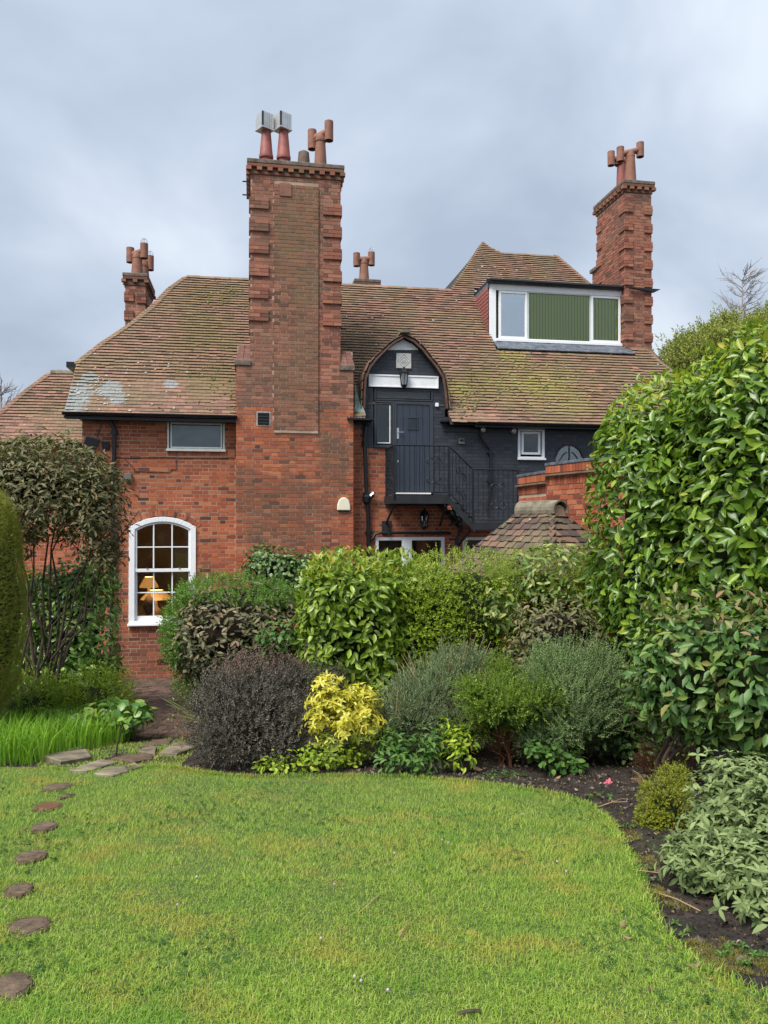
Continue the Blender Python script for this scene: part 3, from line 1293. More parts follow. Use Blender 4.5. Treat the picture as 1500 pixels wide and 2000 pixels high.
def framed(name, rect, wl, r=0.0, out=.03, mat=None, parent=None, lights=None, glass='glass', sill=True, inner=.022, tint=None):
    """window: outer frame, then each light (u0,u1,z0,z1) with its pane"""
    u0, u1, z0, z1 = rect
    w = HB()
    w.box(u0, u1, r - out, r + .06, z1 - wl, z1)
    w.box(u0, u1, r - out, r + .06, z0, z0 + wl)
    w.box(u0, u0 + wl, r - out, r + .06, z0 + wl, z1 - wl)
    w.box(u1 - wl, u1, r - out, r + .06, z0 + wl, z1 - wl)
    if sill:
        w.box(u0 - .02, u1 + .02, r - out - .035, r - out + .002, z0 - .02, z0 + .025)
    win = w.build(name, mat, parent, bevel=.004)
    for (a, b, c, d, fr) in lights:
        if fr > 0:
            f = HB()
            f.box(a, b, r - out + .008, r + .04, d - fr, d)
            f.box(a, b, r - out + .008, r + .04, c, c + fr)
            f.box(a, a + fr, r - out + .008, r + .04, c + fr, d - fr)
            f.box(b - fr, b, r - out + .008, r + .04, c + fr, d - fr)
            f.build('sash', mat, win, bevel=.004)
        HB().box(a + fr * .8, b - fr * .8, r + .012, r + .018, c + fr * .8, d - fr * .8).build('pane', M[glass], win)
    return win


def lights_px(r, *L):
    return [(*rectpx(a, b, c, d, r), fr) for (a, b, c, d, fr) in L]


def backroom(rect, depth=1.0, mat='roomdark', m=.15, r=.27):
    u0, u1, z0, z1 = rect
    w = HB()
    a, b, c, d = u0 - m, u1 + m, z0 - m, z1 + m
    w.poly([(a, r + depth, c), (b, r + depth, c), (b, r + depth, d), (a, r + depth, d)])
    w.poly([(a, r, c), (a, r + depth, c), (a, r + depth, d), (a, r, d)])
    w.poly([(b, r, c), (b, r, d), (b, r + depth, d), (b, r + depth, c)])
    w.poly([(a, r, d), (a, r + depth, d), (b, r + depth, d), (b, r, d)])
    w.poly([(a, r, c), (b, r, c), (b, r + depth, c), (a, r + depth, c)])
    return w.build('room_interior', M[mat])


# small high window on the left
framed('window', W1, .035, -.0, .03, M['oldwhite'], lights=lights_px(0, (333, 826, 434, 876, .03)), glass='glass')
bl_ = HB().box(W1[0] + .05, W1[1] - .05, .05, .055, W1[2] + .05, W1[3] - .05)
bl_.build('obscured_pane', M['frost'])
backroom(W1, .6)
# entrance: transom, side light, door
W3t = rectpx(731, 760, 845, 783)
W3s = rectpx(731, 783, 770, 873)
we = framed('window', W3t, .03, 0, .02, M['slate_frame'], lights=lights_px(0, (735, 763, 840, 779, .02)), sill=False)
we2 = framed('window', W3s, .04, 0, .02, M['slate_frame'], lights=lights_px(0, (735, 788, 766, 868, .02)), sill=True)
a_ = rectpx(760.5, 792, 762.5, 866)
HB().box(a_[0], a_[1], .0, .012, a_[2], a_[3]).box(rectpx(737, 865, 760, 867)[0], a_[0], .0, .012, a_[2] - .0, a_[2] + .02).build('glazing_bead', M['oldwhite'], we2)
backroom((W3[0], W3[1], W3d[2], W3[3]), 1.4, 'roomdark', .02)
DR = rectpx(774.5, 790, 839, 962)
fr = HB()
fr.box(W3d[0] + .002, DR[0], -.022, .05, W3d[2], W3s[3] - .002)
fr.box(DR[1], W3d[1], -.022, .05, W3d[2], W3s[3] - .002)
fr.box(DR[0], DR[1], -.022, .05, DR[3], W3s[3] - .002)
dfr = fr.build('door_frame', M['slate_frame'], bevel=.004)
dw = rectpx(797, 817, 815, 837)
d = HB()
nb = 5
dwid = (DR[1] - DR[0] - .004)
xs = [DR[0] + .002 + dwid * i / nb for i in range(nb + 1)]
for i in range(nb):
    segs = [(DR[2] + .01, DR[3] - .004)]
    if xs[i] < dw[1] and xs[i + 1] > dw[0]:
        segs = [(DR[2] + .01, dw[2]), (dw[3], DR[3] - .004)]
    for (c, e) in segs:
        d.box(xs[i] + .004, xs[i + 1] - .004, -.004, .04, c, e)
d.box(xs[0], xs[-1], .006, .035, DR[2] + .01, dw[2] - .001)
d.box(xs[0], xs[-1], .006, .035, dw[3] + .001, DR[3] - .004)
# fill round the little light
for i in range(nb):
    if xs[i] < dw[1] and xs[i + 1] > dw[0]:
        if xs[i] < dw[0]: d.box(xs[i] + .004, dw[0], -.003, .038, dw[2], dw[3])
        if xs[i + 1] > dw[1]: d.box(dw[1], xs[i + 1] - .004, -.003, .038, dw[2], dw[3])
        if xs[i] < dw[0] and False: pass
door = d.build('door', M['door'], bevel=.003)
f = HB()
for (a, b, c, e) in ((dw[0] - .02, dw[1] + .02, dw[3], dw[3] + .025), (dw[0] - .02, dw[1] + .02, dw[2] - .025, dw[2]), (dw[0] - .02, dw[0], dw[2], dw[3]), (dw[1], dw[1] + .02, dw[2], dw[3])):
    f.box(a, b, -.02, .0, c, e)
f.build('light_surround', M['door'], door, bevel=.003)
HB().box(dw[0], dw[1], .012, .018, dw[2], dw[3]).build('pane', M['glass'], door)
hp = rectpx(775, 836, 779, 857)
h = HB().box(hp[0], hp[1], -.012, -.005, hp[2], hp[3])
hz_ = (hp[2] + hp[3]) / 2 + .02
h.tube([(hp[0] + .02, -.01, hz_), (hp[0] + .02, -.05, hz_), (hp[0] + .14, -.05, hz_)], .009, 6)
h.build('handle', M['chrome'], door)
kk = rectpx(776, 899, 778.5, 903)
HB().box(kk[0], kk[1], -.012, -.004, kk[2], kk[3]).build('keyhole_plate', M['chrome'], door)
th_ = rectpx(772, 961, 841, 965, -.06)
HB().box(th_[0], th_[1], -.09, -.024, th_[2], th_[3]).build('threshold', M['plaster'])
# small white window and the arched dark one on the right
framed('window', W4, .055, 0, .03, M['upvc'], lights=lights_px(0, (1018, 843, 1055, 888, .05)), sill=True)
backroom(W4, .8)
(um5, zc5, R5) = w5arc
am = math.asin(min(1, (W5[1] - W5[0]) / 2 / R5))
arc = lambda rr, n=14, a0=None: [(um5 + rr * math.sin(-am + 2 * am * i / n), zc5 + rr * math.cos(-am + 2 * am * i / n)) for i in range(n + 1)]
w = HB().strip(arc(R5 - .03), arc(R5 + .01), -.02, .04)
w.box(W5[0], W5[1], -.02, .04, W5[2] - .02, W5[2] + .03)
w.tube([(um5, -.005, W5[2]), (um5, -.005, W5[3] - .01)], .012, 4)
for s_ in (-1, 1):
    w.tube([(um5 + s_ * (.05 + .19 * (i / 6)), -.004, W5[2] + .25 * math.cos(i / 6 * 1.45)) for i in range(7)], .009, 4)
aw = w.build('window', M['black'])
HB().prism(arc(R5 - .02) + [(W5[1] - .01, W5[2]), (W5[0] + .01, W5[2])], .012, .018).build('pane', M['glassdull'], aw)
backroom(W5, .6)
# ground floor white windows
framed('window', W6, .04, 0, .03, M['upvc'], lights=lights_px(0, (736, 1052, 788, 1148, .035), (801, 1052, 865, 1148, .035)), sill=True)
a6 = rectpx(787, 1050, 802, 1150)
HB().box(a6[0], a6[1], -.028, .05, W6[2] + .04, W6[3] - .04).build('mullion', M['upvc'])
framed('window', W7, .04, 0, .03, M['oldwhite'], lights=lights_px(0, (907, 1052, 966, 1148, .03), (970, 1052, 1036, 1148, .03)), sill=True)
backroom((W6[0], W6[1], W6[2], W6[3]), .9)
backroom((W7[0], W7[1], W7[2], W7[3]), .9)

# ---------------- the arched sash window with its lit room
u0, u1, z0, z1 = W2


def arcpts(rr, hw, n=16):
    a = math.asin(hw / rr)
    return [(um + rr * math.sin(-a + 2 * a * i / n), zc_ + rr * math.cos(-a + 2 * a * i / n)) for i in range(n + 1)]


(um, zc_, Rr) = w2arc
HW = (u1 - u0) / 2
FRW = .115
w = HB()
A1 = arcpts(Rr - .004, HW - .004)
A2 = arcpts(Rr - .10, HW - FRW)
w.strip(A1, A2, -.035, .08)
for s_ in (-1, 1):
    e_o, e_i = um + s_ * (HW - .004), um + s_ * (HW - FRW)
    zi = A2[0][1]
    zo = A1[0][1]
    w.prism([(e_o, z0 + .07), (e_i, z0 + .07), (e_i, zi), (e_o, zo)], -.035, .08)
w.box(um - HW + .004, um + HW - .004, -.05, .08, z0 + .02, z0 + .07)
w.box(um - HW - .015, um + HW + .015, -.09, .0, z0 - .02, z0 + .022)
win2 = w.build('arched_window', M['upvc'], bevel=.006)
gi0, gi1 = um - HW + FRW, um + HW - FRW
rows = [1204, 1157.5, 1113.5, 1068.5]
zr = [uz(318, y)[1] for y in rows]
cols = [gi0 + (gi1 - gi0) * k / 3 for k in (1, 2)]
sa = HB()
A3 = arcpts(Rr - .10, HW - FRW)
A4 = arcpts(Rr - .14, HW - FRW - .04)
sa.strip(A3, A4, .0, .035)
for s_ in (-1, 1):
    sa.prism([(um + s_ * (HW - FRW), zr[2]), (um + s_ * (HW - FRW - .04), zr[2]), (um + s_ * (HW - FRW - .04), A4[0][1]), (um + s_ * (HW - FRW), A3[0][1])], .0, .035)
for c in cols:
    sa.box(c - .013, c + .013, .002, .03, zr[2] + .04, z1 - .12)
sa.box(gi0 + .04, gi1 - .04, .004, .03, zr[3] - .011, zr[3] + .011)
sa.box(gi0, gi1, -.012, .035, zr[2] - .035, zr[2] + .03)
sa.build('upper_sash', M['upvc'], win2, bevel=.003)
sb = HB()
for (a, b) in ((gi0, gi0 + .04), (gi1 - .04, gi1)):
    sb.box(a, b, .037, .07, z0 + .07, zr[2] - .036)
sb.box(gi0 + .04, gi1 - .04, .037, .07, z0 + .07, zr[0] + .01)
for c in cols:
    sb.box(c - .013, c + .013, .039, .066, zr[0] + .01, zr[2] - .036)
sb.box(gi0 + .04, gi1 - .04, .041, .066, zr[1] - .011, zr[1] + .011)
sb.build('lower_sash', M['upvc'], win2, bevel=.003)
# six panes above, six below
xe = [gi0 + .01, *cols, gi1 - .01]
for j, (za, zb, yy) in enumerate(((z0 + .08, zr[1], .052), (zr[1], zr[2] - .03, .052), (zr[2] + .02, zr[3], .017), (zr[3], None, .017))):
    for i in range(3):
        xa, xb = xe[i], xe[i + 1]
        if zb is None:
            top = [(x, zc_ + math.sqrt((Rr - .11) ** 2 - (x - um) ** 2)) for x in np.linspace(xb, xa, 5)]
            HB().prism([(xa, za), (xb, za)] + top, yy, yy + .004).build('pane', M['glass'], win2)
        else:
            HB().box(xa, xb, yy, yy + .004, za, zb).build('pane', M['glass'], win2)
for k in (1, 2):
    x = gi0 + (gi1 - gi0) * (.22 if k == 1 else .8)
    HB().box(x - .012, x + .012, -.03, -.012, zr[2] + .03, zr[2] + .055).build('sash_catch', M['chrome'], win2)
# room
rm = HB()
a, b, c, d_ = u0 - .8, u1 + 1.2, GH + .3, z1 + .35
y0, y1 = .27, 3.4
rm.poly([(a, y1, c), (b, y1, c), (b, y1, d_), (a, y1, d_)])
rm.poly([(a, y0, c), (a, y1, c), (a, y1, d_), (a, y0, d_)])
rm.poly([(b, y0, c), (b, y0, d_), (b, y1, d_), (b, y1, c)])
rm.poly([(a, y0, d_), (a, y1, d_), (b, y1, d_), (b, y0, d_)])
rm.poly([(a, y0, c), (b, y0, c), (b, y1, c), (a, y1, c)])
for (xa, xb, za, zb) in ((a, um - HW - .02, c, d_), (um + HW + .02, b, c, d_), (um - HW - .02, um + HW + .02, c, z0 - .04), (um - HW - .02, um + HW + .02, z1 + .02, d_)):
    rm.poly([(xa, y0 + .002, za), (xb, y0 + .002, za), (xb, y0 + .002, zb), (xa, y0 + .002, zb)])
rm.build('room_interior', M['room'])


def table_lamp(px, py, r, rad, hgt, label, body=True, power=9):
    u, z = uz(px, py, r)                 # centre of the shade's rim
    base = z - .62
    t_ = empty('table_lamp', h2w(u, r, base), TH, label, 'lamp')
    MB().lathe((0, 0, .62), [(rad, 0), (rad * .86, hgt * .3), (rad * .42, hgt)], 24).build('lamp_shade', M['shade'], t_, smooth=True)
    MB().lathe((0, 0, 0), [(.0, 0), (.09, 0), (.09, .015), (.05, .05), (.11, .16), (.13, .27), (.08, .40), (.03, .46), (.02, .66), (0, .66)], 16).build('lamp_base', M['terra_old'], t_, smooth=True)
    MB().lathe((0, 0, .62 + hgt * .6), [(0, -.04), (.035, -.02), (.04, .02), (0, .05)], 10).build('bulb', M['bulb'], t_, smooth=True)
    pl = bpy.data.lights.new('lamp_light', 'POINT')
    pl.energy = power
    pl.color = (1, .62, .28)
    pl.shadow_soft_size = .06
    lo = bpy.data.objects.new('lamp_light', pl)
    lo.parent = t_
    lo.location = (0, 0, .62 + hgt * .55)
    col.objects.link(lo)
    return u, r, base


lu, lr, lb_ = table_lamp(291, 1147, 1.0, .20, .22, 'table lamp with a lit orange shade behind the lower left panes of the arched window', power=8.0)
lu2, lr2, lb2 = table_lamp(305, 1170, 1.75, .34, .20, 'wide yellow lamp shade glowing lower down behind the arched window', power=8.0)
tb = empty('side_table', h2w(lu, lr, lb_ - .75), TH, 'dark wooden side table under the lamps inside the arched window', 'table')
MB().box(-.33, .33, -.25, .25, .71, .748).build('table_top', M['wood'], tb)
for sx in (-1, 1):
    for sy in (-1, 1):
        MB().box(sx * .29 - .03, sx * .29 + .03, sy * .21 - .03, sy * .21 + .03, 0.0, .708).build('leg', M['wood'], tb)
tb = empty('side_table', h2w(lu2, lr2, lb2 - .6), TH, 'low dark table further inside the room under the wide yellow shade', 'table')
MB().box(-.4, .4, -.25, .25, .56, .598).build('table_top', M['wood'], tb)
for sx in (-1, 1):
    MB().box(sx * .33 - .03, sx * .33 + .03, -.2, .2, 0.0, .558).build('leg', M['wood'], tb)

# ---------------- main chimney
core = HB()
core.box(BU0 + .004, BU1 - .004, BF + .004, -.001, GH, uz(470, 712, BF)[1])
ZT = uz(577, 345, BF)[1]
ZS = uz(470, 712, BF)[1]
SD = .95                                   # how far the stack reaches back
core.box(SU0 + .004, SU1 - .004, BF + .004, SD, ZS, ZT - .002)
chim = core.build('chimney', M['mortar'])
PC = Pieces()
pnl = rectpx(535, 358, 622, 847, BF)
HB().box(pnl[0] + .008, pnl[1] - .008, BF - .026, BF + .003, pnl[2] + .01, pnl[3] - .085).build('panel_bedding', M['mortar'], chim)
FRC = ((0, BF, 0), (1, 0, 0), (0, -1, 0))


def breast_ints(z):
    if z < ZS:
        o = [(BU0, BU1)]
        if pnl[2] < z < pnl[3]:
            o = cutint(o, pnl[0], pnl[1])
        return o
    return cutint([(SU0, SU1)], pnl[0], pnl[1]) if z < pnl[3] else [(SU0, SU1)]


zsoot = uz(560, 800, BF)[1]
lay(PC, FRC, breast_ints, GH, ZT, lambda u, z: 0 if z < zsoot else 1)
lay(PC, ((0, BF - .03, 0), (1, 0, 0), (0, -1, 0)), lambda z: [(pnl[0] + .006, pnl[1] - .006)], pnl[2], pnl[3], lambda u, z: 2, depth=.08)
# left and right sides
LS = ((SU0, 0, 0), (0, -1, 0), (-1, 0, 0))
lay(PC, LS, lambda z: [(-SD, -BF)], ZE + .1, ZT, lambda u, z: 1)
lay(PC, ((SU1, 0, 0), (0, 1, 0), (1, 0, 0)), lambda z: [(BF, SD)], ZE + .1, ZT, lambda u, z: 1)
lay(PC, ((BU0, 0, 0), (0, -1, 0), (-1, 0, 0)), lambda z: [(0, -BF)], GH, ZS, lambda u, z: 0)
lay(PC, ((BU1, 0, 0), (0, 1, 0), (1, 0, 0)), lambda z: [(BF, 0)], GH, ZS, lambda u, z: 0)


# proud quoin blocks, three courses at a time
def quoins(P, u0, u1, ztop, zbot, w, yf, yb, out=.022, mi=1, phase=0, both=True):
    k = 0
    z = math.floor((ztop - GH) / CO) * CO + GH
    while z - 3 * CO > zbot:
        zb_ = z - 3 * CO
        for (a, b, s_) in ((u0 - out, u0 + w, -1), (u1 - w, u1 + out, 1)):
            for c in range(3):
                zz = zb_ + c * CO + CO / 2 - (.5 * CO if s_ > 0 else 0)
                ww = w + out
                cuts = [a, a + .215, b] if (c + (s_ > 0)) % 2 else [a, a + .10, b]
                for i in range(2):
                    if cuts[i + 1] - cuts[i] > .03:
                        P.add(((cuts[i] + cuts[i + 1]) / 2, yf - out / 2 + .0, zz), ((cuts[i + 1] - cuts[i]) / 2 - .003, 0, 0), (0, out / 2 + .02, 0), (0, 0, CO / 2 - .004), mi)
                # return on the side
                ue = u0 - out / 2 if s_ < 0 else u1 + out / 2
                P.add((ue, yf + .15, zz), (out / 2 + .01, 0, 0), (0, .14, 0), (0, 0, CO / 2 - .004), mi)
                P.add((ue, yb - .15, zz), (out / 2 + .01, 0, 0), (0, .14, 0), (0, 0, CO / 2 - .004), mi)
        z -= 6.3 * CO
        z = math.floor((z - GH) / CO + .5) * CO + GH


quoins(PC, SU0, SU1, uz(505, 383, BF)[1], uz(505, 660, BF)[1], .36, BF, SD)
# shoulder offsets, tile capped
PS = Pieces()
for (xa, xb, ytop, sd_) in ((461, 489, 672, -1), (665, 692, 684, 1)):
    r1 = rectpx(xa, ytop, xb, 712 if sd_ < 0 else 722, BF)
    ua, ub = r1[0], r1[1]
    slab = HB().box(ua - .03, ub + .01, BF - .03, .3, r1[2] - .02, r1[2] + .09)
    slab.build('shoulder_slab', M['stonecap'], chim, bevel=.008)
    n = 5
    H_ = (r1[3] - r1[2] - .09)
    for i in range(n):
        for k in range(2):
            zz = r1[2] + .09 + H_ * (i + .5) / n
            inset = .03 * i
            aa = ua + (inset * .5 if sd_ < 0 else 0)
            bb = ub - (inset * .5 if sd_ > 0 else 0)
            w_ = (bb - aa) / 2
            PS.add((aa + w_ * (k + .5), BF + .15 + .02 * i, zz), (w_ / 2 - .004, 0, 0), (0, .15, .0), (0, 0, H_ / n / 2 - .004), 0)
    core2 = HB().box(ua + .02, ub - .02, BF + .02 + .1, .28, r1[2], r1[3] - .01).build('shoulder_core', M['mortar'], chim)
M['shoulder'] = plain('tumbled_shoulder_tile', (.30, .15, .12), .85, var=.35, nscale=8)
for s_i in range(len(PS.c)):
    PC.add(PS.c[s_i], *PS.a[s_i], 3)
PC.emit('brick', 'bricks', [M['brick_sooty'], M['brick_stack'], M['brick_mossy'], M['shoulder']], chim, 300, h2w, SH)


def chimney_top(parent, u0, u1, y0, y1, zt, over=.07):
    """oversailing courses with dentils and a weathered capping"""
    mb = HB()
    mb.box(u0 - over * .4, u1 + over * .4, y0 - over * .4, y1 + over * .4, zt, zt + .07, 1)
    mb.box(u0 - over, u1 + over, y0 - over, y1 + over, zt + .14, zt + .21, 1)
    mb.box(u0 - over * 1.05, u1 + over * 1.05, y0 - over * 1.05, y1 + over * 1.05, zt + .212, zt + .30, 0)
    mb.build('capping', [M['stonecap'], M['brick_mossy']], parent, bevel=.012)
    PQ = Pieces()
    for (a, b, c, ax) in ((u0, u1, y0, 0), (u0, u1, y1, 0), (y0, y1, u0, 1), (y0, y1, u1, 1)):
        n = int((b - a + 2 * over) / .21)
        sg = -1 if c in (y0, u0) else 1
        for i in range(n + 1):
            p_ = a - over * .5 + (b - a + over) * i / n
            q_ = c + sg * over * .55
            if ax == 0:
                PQ.add((p_, q_, zt + .105), (.05, 0, 0), (0, .05, 0), (0, 0, .034), 0)
            else:
                PQ.add((q_, p_, zt + .105), (.05, 0, 0), (0, .05, 0), (0, 0, .034), 0)
    core = HB().box(u0 - .01, u1 + .01, y0 - .01, y1 + .01, zt + .071, zt + .139).build('dentil_band', M['stonecap'], parent)
    PQ.emit('brick', 'bricks', [M['brick_mossy']], core, 40, h2w, SH)
    return zt + .30


ZC = chimney_top(chim, SU0, SU1, BF, SD, ZT - .02)
# missing-face pale bricks at the head of the panel
qq = rectpx(546, 358, 569, 383, BF - .04)
HB().box(qq[0], qq[1], BF - .05, BF - .032, qq[2], qq[3]).build('brick_patch', M['terra'], chim)
# iron bracket on the left of the head
mb = HB()
b0_ = uz(487, 355, BF + .1)
for dz in (0, -.27):
    mb.tube([(SU0 + .02, BF + .1, b0_[1] + dz), (SU0 - .16, BF + .1, b0_[1] + dz)], .015, 5)
mb.box(SU0 - .07, SU0 - .04, BF + .06, BF + .14, b0_[1] - .32, b0_[1] + .05)
mb.build('bracket', M['iron'], chim)


def pot(parent, u, y, zb, prof, mat, n=20):
    return HB().lathe((u, y, zb), prof, n).build('chimney_pot', mat, parent, smooth=True)


def h_cowl(parent, u, y, zc0, span, rr, ang, tall, mat, tilt=0.0):
    """horizontal pipe with an upright open pipe at each end"""
    mb = HB()
    dx, dy = math.cos(ang) * span / 2, math.sin(ang) * span / 2
    mb.lathe((u, y, zc0 - .14), [(rr * 1.25, 0), (rr * 1.3, .03), (rr * 1.0, .12), (rr * .9, .16)], 16)
    mb.tube([(u - dx, y - dy, zc0 - tilt), (u + dx, y + dy, zc0 + tilt)], rr * .82, 14)
    for s_ in (-1, 1):
        c = (u + dx * s_, y + dy * s_, zc0 + tilt * s_ - tall / 2)
        mb.lathe(c, [(rr * .8, .02), (rr * .84, 0), (rr, 0), (rr, tall), (rr * .84, tall), (rr * .8, tall - .15)], 16)
        mb.lathe(c, [(rr * .84, .0), (rr * .8, .12), (0, .12)], 16)
    return mb.build('chimney_cowl', mat, parent, smooth=True)


yp = .05


def pz(px, py, y=None):
    return uz(px, py, yp if y is None else y)


for (px, w_) in ((520, 13), (554, 13)):
    u, zt_ = pz(px, 254)
    h_ = zt_ - ZC
    pot(chim, u, yp, ZC, [(.115, 0), (.115, h_ * .26), (.145, h_ * .28), (.148, h_ * .34), (.135, h_ * .38), (.09, h_), (.08, h_), (.07, h_ - .2)], M['terra_red'])
    mb = HB()
    ux, zx = pz(px + (-3 if px < 530 else -2), 253)
    s_ = .13
    # square cowl turned a little, with a dark slot at one corner
    R_ = 0.55
    e1_ = np.array([math.cos(R_), math.sin(R_), 0]); e2_ = np.array([-math.sin(R_), math.cos(R_), 0]); ez = np.array([0, 0, 1.])
    c_ = np.array([ux, yp, zx + .14])
    mb.quadbox(c_ - ez * .16, e1_ * s_ * 1.12, e2_ * s_ * 1.12, ez * .012, 0)
    mb.quadbox(c_ + ez * .15, e1_ * s_ * 1.02, e2_ * s_ * 1.02, ez * .01, 0)
    for i in range(5):
        mb.quadbox(c_ - e2_ * s_ + e1_ * (-s_ + s_ * 2 * (i + .5) / 5), e1_ * s_ / 5 * .92, e2_ * .006, ez * .14, 0)
        mb.quadbox(c_ + e1_ * s_ + e2_ * (-s_ + s_ * 2 * (i + .5) / 5), e2_ * s_ / 5 * .92, e1_ * .006, ez * .14, 0)
        mb.quadbox(c_ - e1_ * s_ + e2_ * (-s_ + s_ * 2 * (i + .5) / 5), e2_ * s_ / 5 * .92, e1_ * .006, ez * .14, 0)
    mb.quadbox(c_ - e1_ * s_ - e2_ * s_, e1_ * .015 , e2_ * .015, ez * .15, 1)
    mb.quadbox(c_, e1_ * s_ * .93, e2_ * s_ * .93, ez * .135, 1)
    mb.build('chimney_cowl', [M['cowlmetal'], M['blackmatt']], chim)
u, zt_ = pz(594, 291)
h_ = zt_ - ZC
o = pot(chim, u, yp + .1, ZC, [(.12, 0), (.125, h_ * .6), (.11, h_ * .93), (.06, h_), (0, h_)], M['terra_old'])
u, zt_ = pz(626, 275)
h_ = zt_ - ZC
pot(chim, u, yp, ZC, [(.135, 0), (.13, h_ * .3), (.115, h_ * .65), (.10, h_), (.085, h_)], M['terra'])
h_cowl(chim, u - .0, yp, zt_ + .11, .36, .092, -.35, .40, M['terra'], .075)
HB().box(SU0, SU1, BF + .02, SD - .02, ZC - .01, ZC + .03).build('flaunching', M['stonecap'], chim)
# flue plate and vent opening
qq = rectpx(503, 806, 526, 830, BF)
mb = HB().box(qq[0] - .02, qq[1] + .02, BF - .012, BF + .0, qq[2] - .02, qq[3] + .02, 1).box(qq[0], qq[1], BF - .022, BF - .0121, qq[2], qq[3], 0)
for i in range(4):
    zz = qq[2] + (qq[3] - qq[2]) * (i + .5) / 4
    mb.box(qq[0] + .01, qq[1] - .01, BF - .035, BF - .0221, zz - .006, zz + .006, 0)
mb.build('flue_vent', [M['blackmatt'], plain('pale_sealant', (.45, .45, .42), .8, var=.4, nscale=20)], chim)

# ---------------- right chimney
RU0, RU1 = rc[0], rc[1]
RD = 1.55
zb_r = rc[2] - .5
ZRT = uz(1248, 378, RCH)[1]
core = HB().box(RU0 + .004, RU1 - .004, RCH + .004, RCH + RD, ZE, ZRT)
zsh = uz(1190, 512, RCH + .9)[1]
core.box(RU0 + .004, RU1 - .004, RCH + RD, RCH + RD + .28, ZE, zsh)
chr_ = core.build('chimney', M['mortar'])
PC = Pieces()
lay(PC, ((0, RCH, 0), (1, 0, 0), (0, -1, 0)), lambda z: [(RU0, RU1)], zb_r, ZRT, lambda u, z: 0)
lay(PC, ((RU0, 0, 0), (0, -1, 0), (-1, 0, 0)), lambda z: [(-(RCH + RD + (.28 if z < zsh else 0)), -RCH)], zb_r, ZRT, lambda u, z: 0)
lay(PC, ((RU1, 0, 0), (0, 1, 0), (1, 0, 0)), lambda z: [(RCH, RCH + RD)], zb_r, ZRT, lambda u, z: 0)
quoins(PC, RU0, RU1, uz(1248, 398, RCH)[1], uz(1248, 680, RCH)[1], .20, RCH, RCH + RD, .024, 0)
PC.emit('brick', 'bricks', [M['brick_stack']], chr_, 200, h2w, SH)
HB().box(RU0 - .06, RU0 + .3, RCH + RD - .02, RCH + RD + .34, zsh, zsh + .1).build('shoulder_slab', M['stonecap'], chr_, bevel=.01)
HB().box(RU0 - .05, RU1 + .04, RCH - .05, RCH + .02, rc[2] - .13, rc[2] + .02).build('base_course', M['brick_stack'], chr_, bevel=.006)
ZRC = chimney_top(chr_, RU0, RU1, RCH, RCH + RD, ZRT - .0)
yq = RCH + .3
u, zt_ = uz(1231, 305, yq)
h_ = zt_ - ZRC
pot(chr_, u, yq, ZRC, [(.145, 0), (.14, h_ * .3), (.125, h_ * .65), (.11, h_), (.09, h_)], M['terra'])
h_cowl(chr_, u, yq, zt_ + .1, .50, .092, -.15, .36, M['terra'], .06)
yq2 = RCH + 1.1
u, zt_ = uz(1213, 320, yq2)
h_ = zt_ - ZRC
pot(chr_, u, yq2, ZRC, [(.13, 0), (.12, h_ * .5), (.10, h_), (.085, h_)], M['terra_red'])
h_cowl(chr_, u - .05, yq2, zt_ + .1, .48, .092, .1, .36, M['terra'], .0)

# ---------------- rear chimneys, only their heads show over the roofs


def rear_chimney(px0, px1, ytop, r, depth, down, pots):
    q = rectpx(px0, ytop, px1, ytop + 60, r)
    top = q[3]
    core = HB().box(q[0], q[1], r, r + depth, top - down, top - .3)
    ch = core.build('chimney', M['mortar'])
    P = Pieces()
    lay(P, ((0, r, 0), (1, 0, 0), (0, -1, 0)), lambda z: [(q[0], q[1])], top - down, top - .3, lambda u, z: 0)
    lay(P, ((q[1], 0, 0), (0, 1, 0), (1, 0, 0)), lambda z: [(r, r + depth)], top - down, top - .3, lambda u, z: 0)
    lay(P, ((q[0], 0, 0), (0, -1, 0), (-1, 0, 0)), lambda z: [(-(r + depth), -r)], top - down, top - .3, lambda u, z: 0)
    if down > 1.2:
        quoins(P, q[0], q[1], top - .4, top - down, .2, r, r + depth, .022, 0)
    P.emit('brick', 'bricks', [M['brick_stack']], ch, 120 if down > 1.2 else 0, h2w, SH)
    zc2 = chimney_top(ch, q[0], q[1], r, r + depth, top - .3, .06)
    for (px, py, dr, sp, an, tl) in pots:
        u, zt_ = uz(px, py, r + dr)
        h_ = max(.1, zt_ - zc2)
        pot(ch, u, r + dr, zc2, [(.15, 0), (.13, h_ * .5), (.11, h_), (.09, h_)], M['terra'])
        h_cowl(ch, u, r + dr, zt_ + .12, sp, .095, an, .36, M['terra'], tl)
        # wire guard on the upstand
        mb = HB()
        for k in range(4):
            a = k * math.pi / 4
            cc = (u + math.cos(an) * sp / 2, r + dr + math.sin(an) * sp / 2, zt_ + .12 + tl + .18)
            mb.tube([(cc[0] + .09 * math.cos(a) * math.cos(t), cc[1] + .09 * math.sin(a) * math.cos(t), cc[2] + .13 * math.sin(t)) for t in np.linspace(0, math.pi, 9)], .004, 4)
        mb.build('wire_guard', M['chrome'], ch)
    return ch


rear_chimney(245, 284, 534, 3.3, 1.3, 2.6, [(268, 504, .3, .34, -.2, .05), (281, 520, .9, .3, .3, -.02)])
rear_chimney(696, 739, 546, 4.7, .7, 1.2, [(711, 515, .35, .42, .1, .03)])

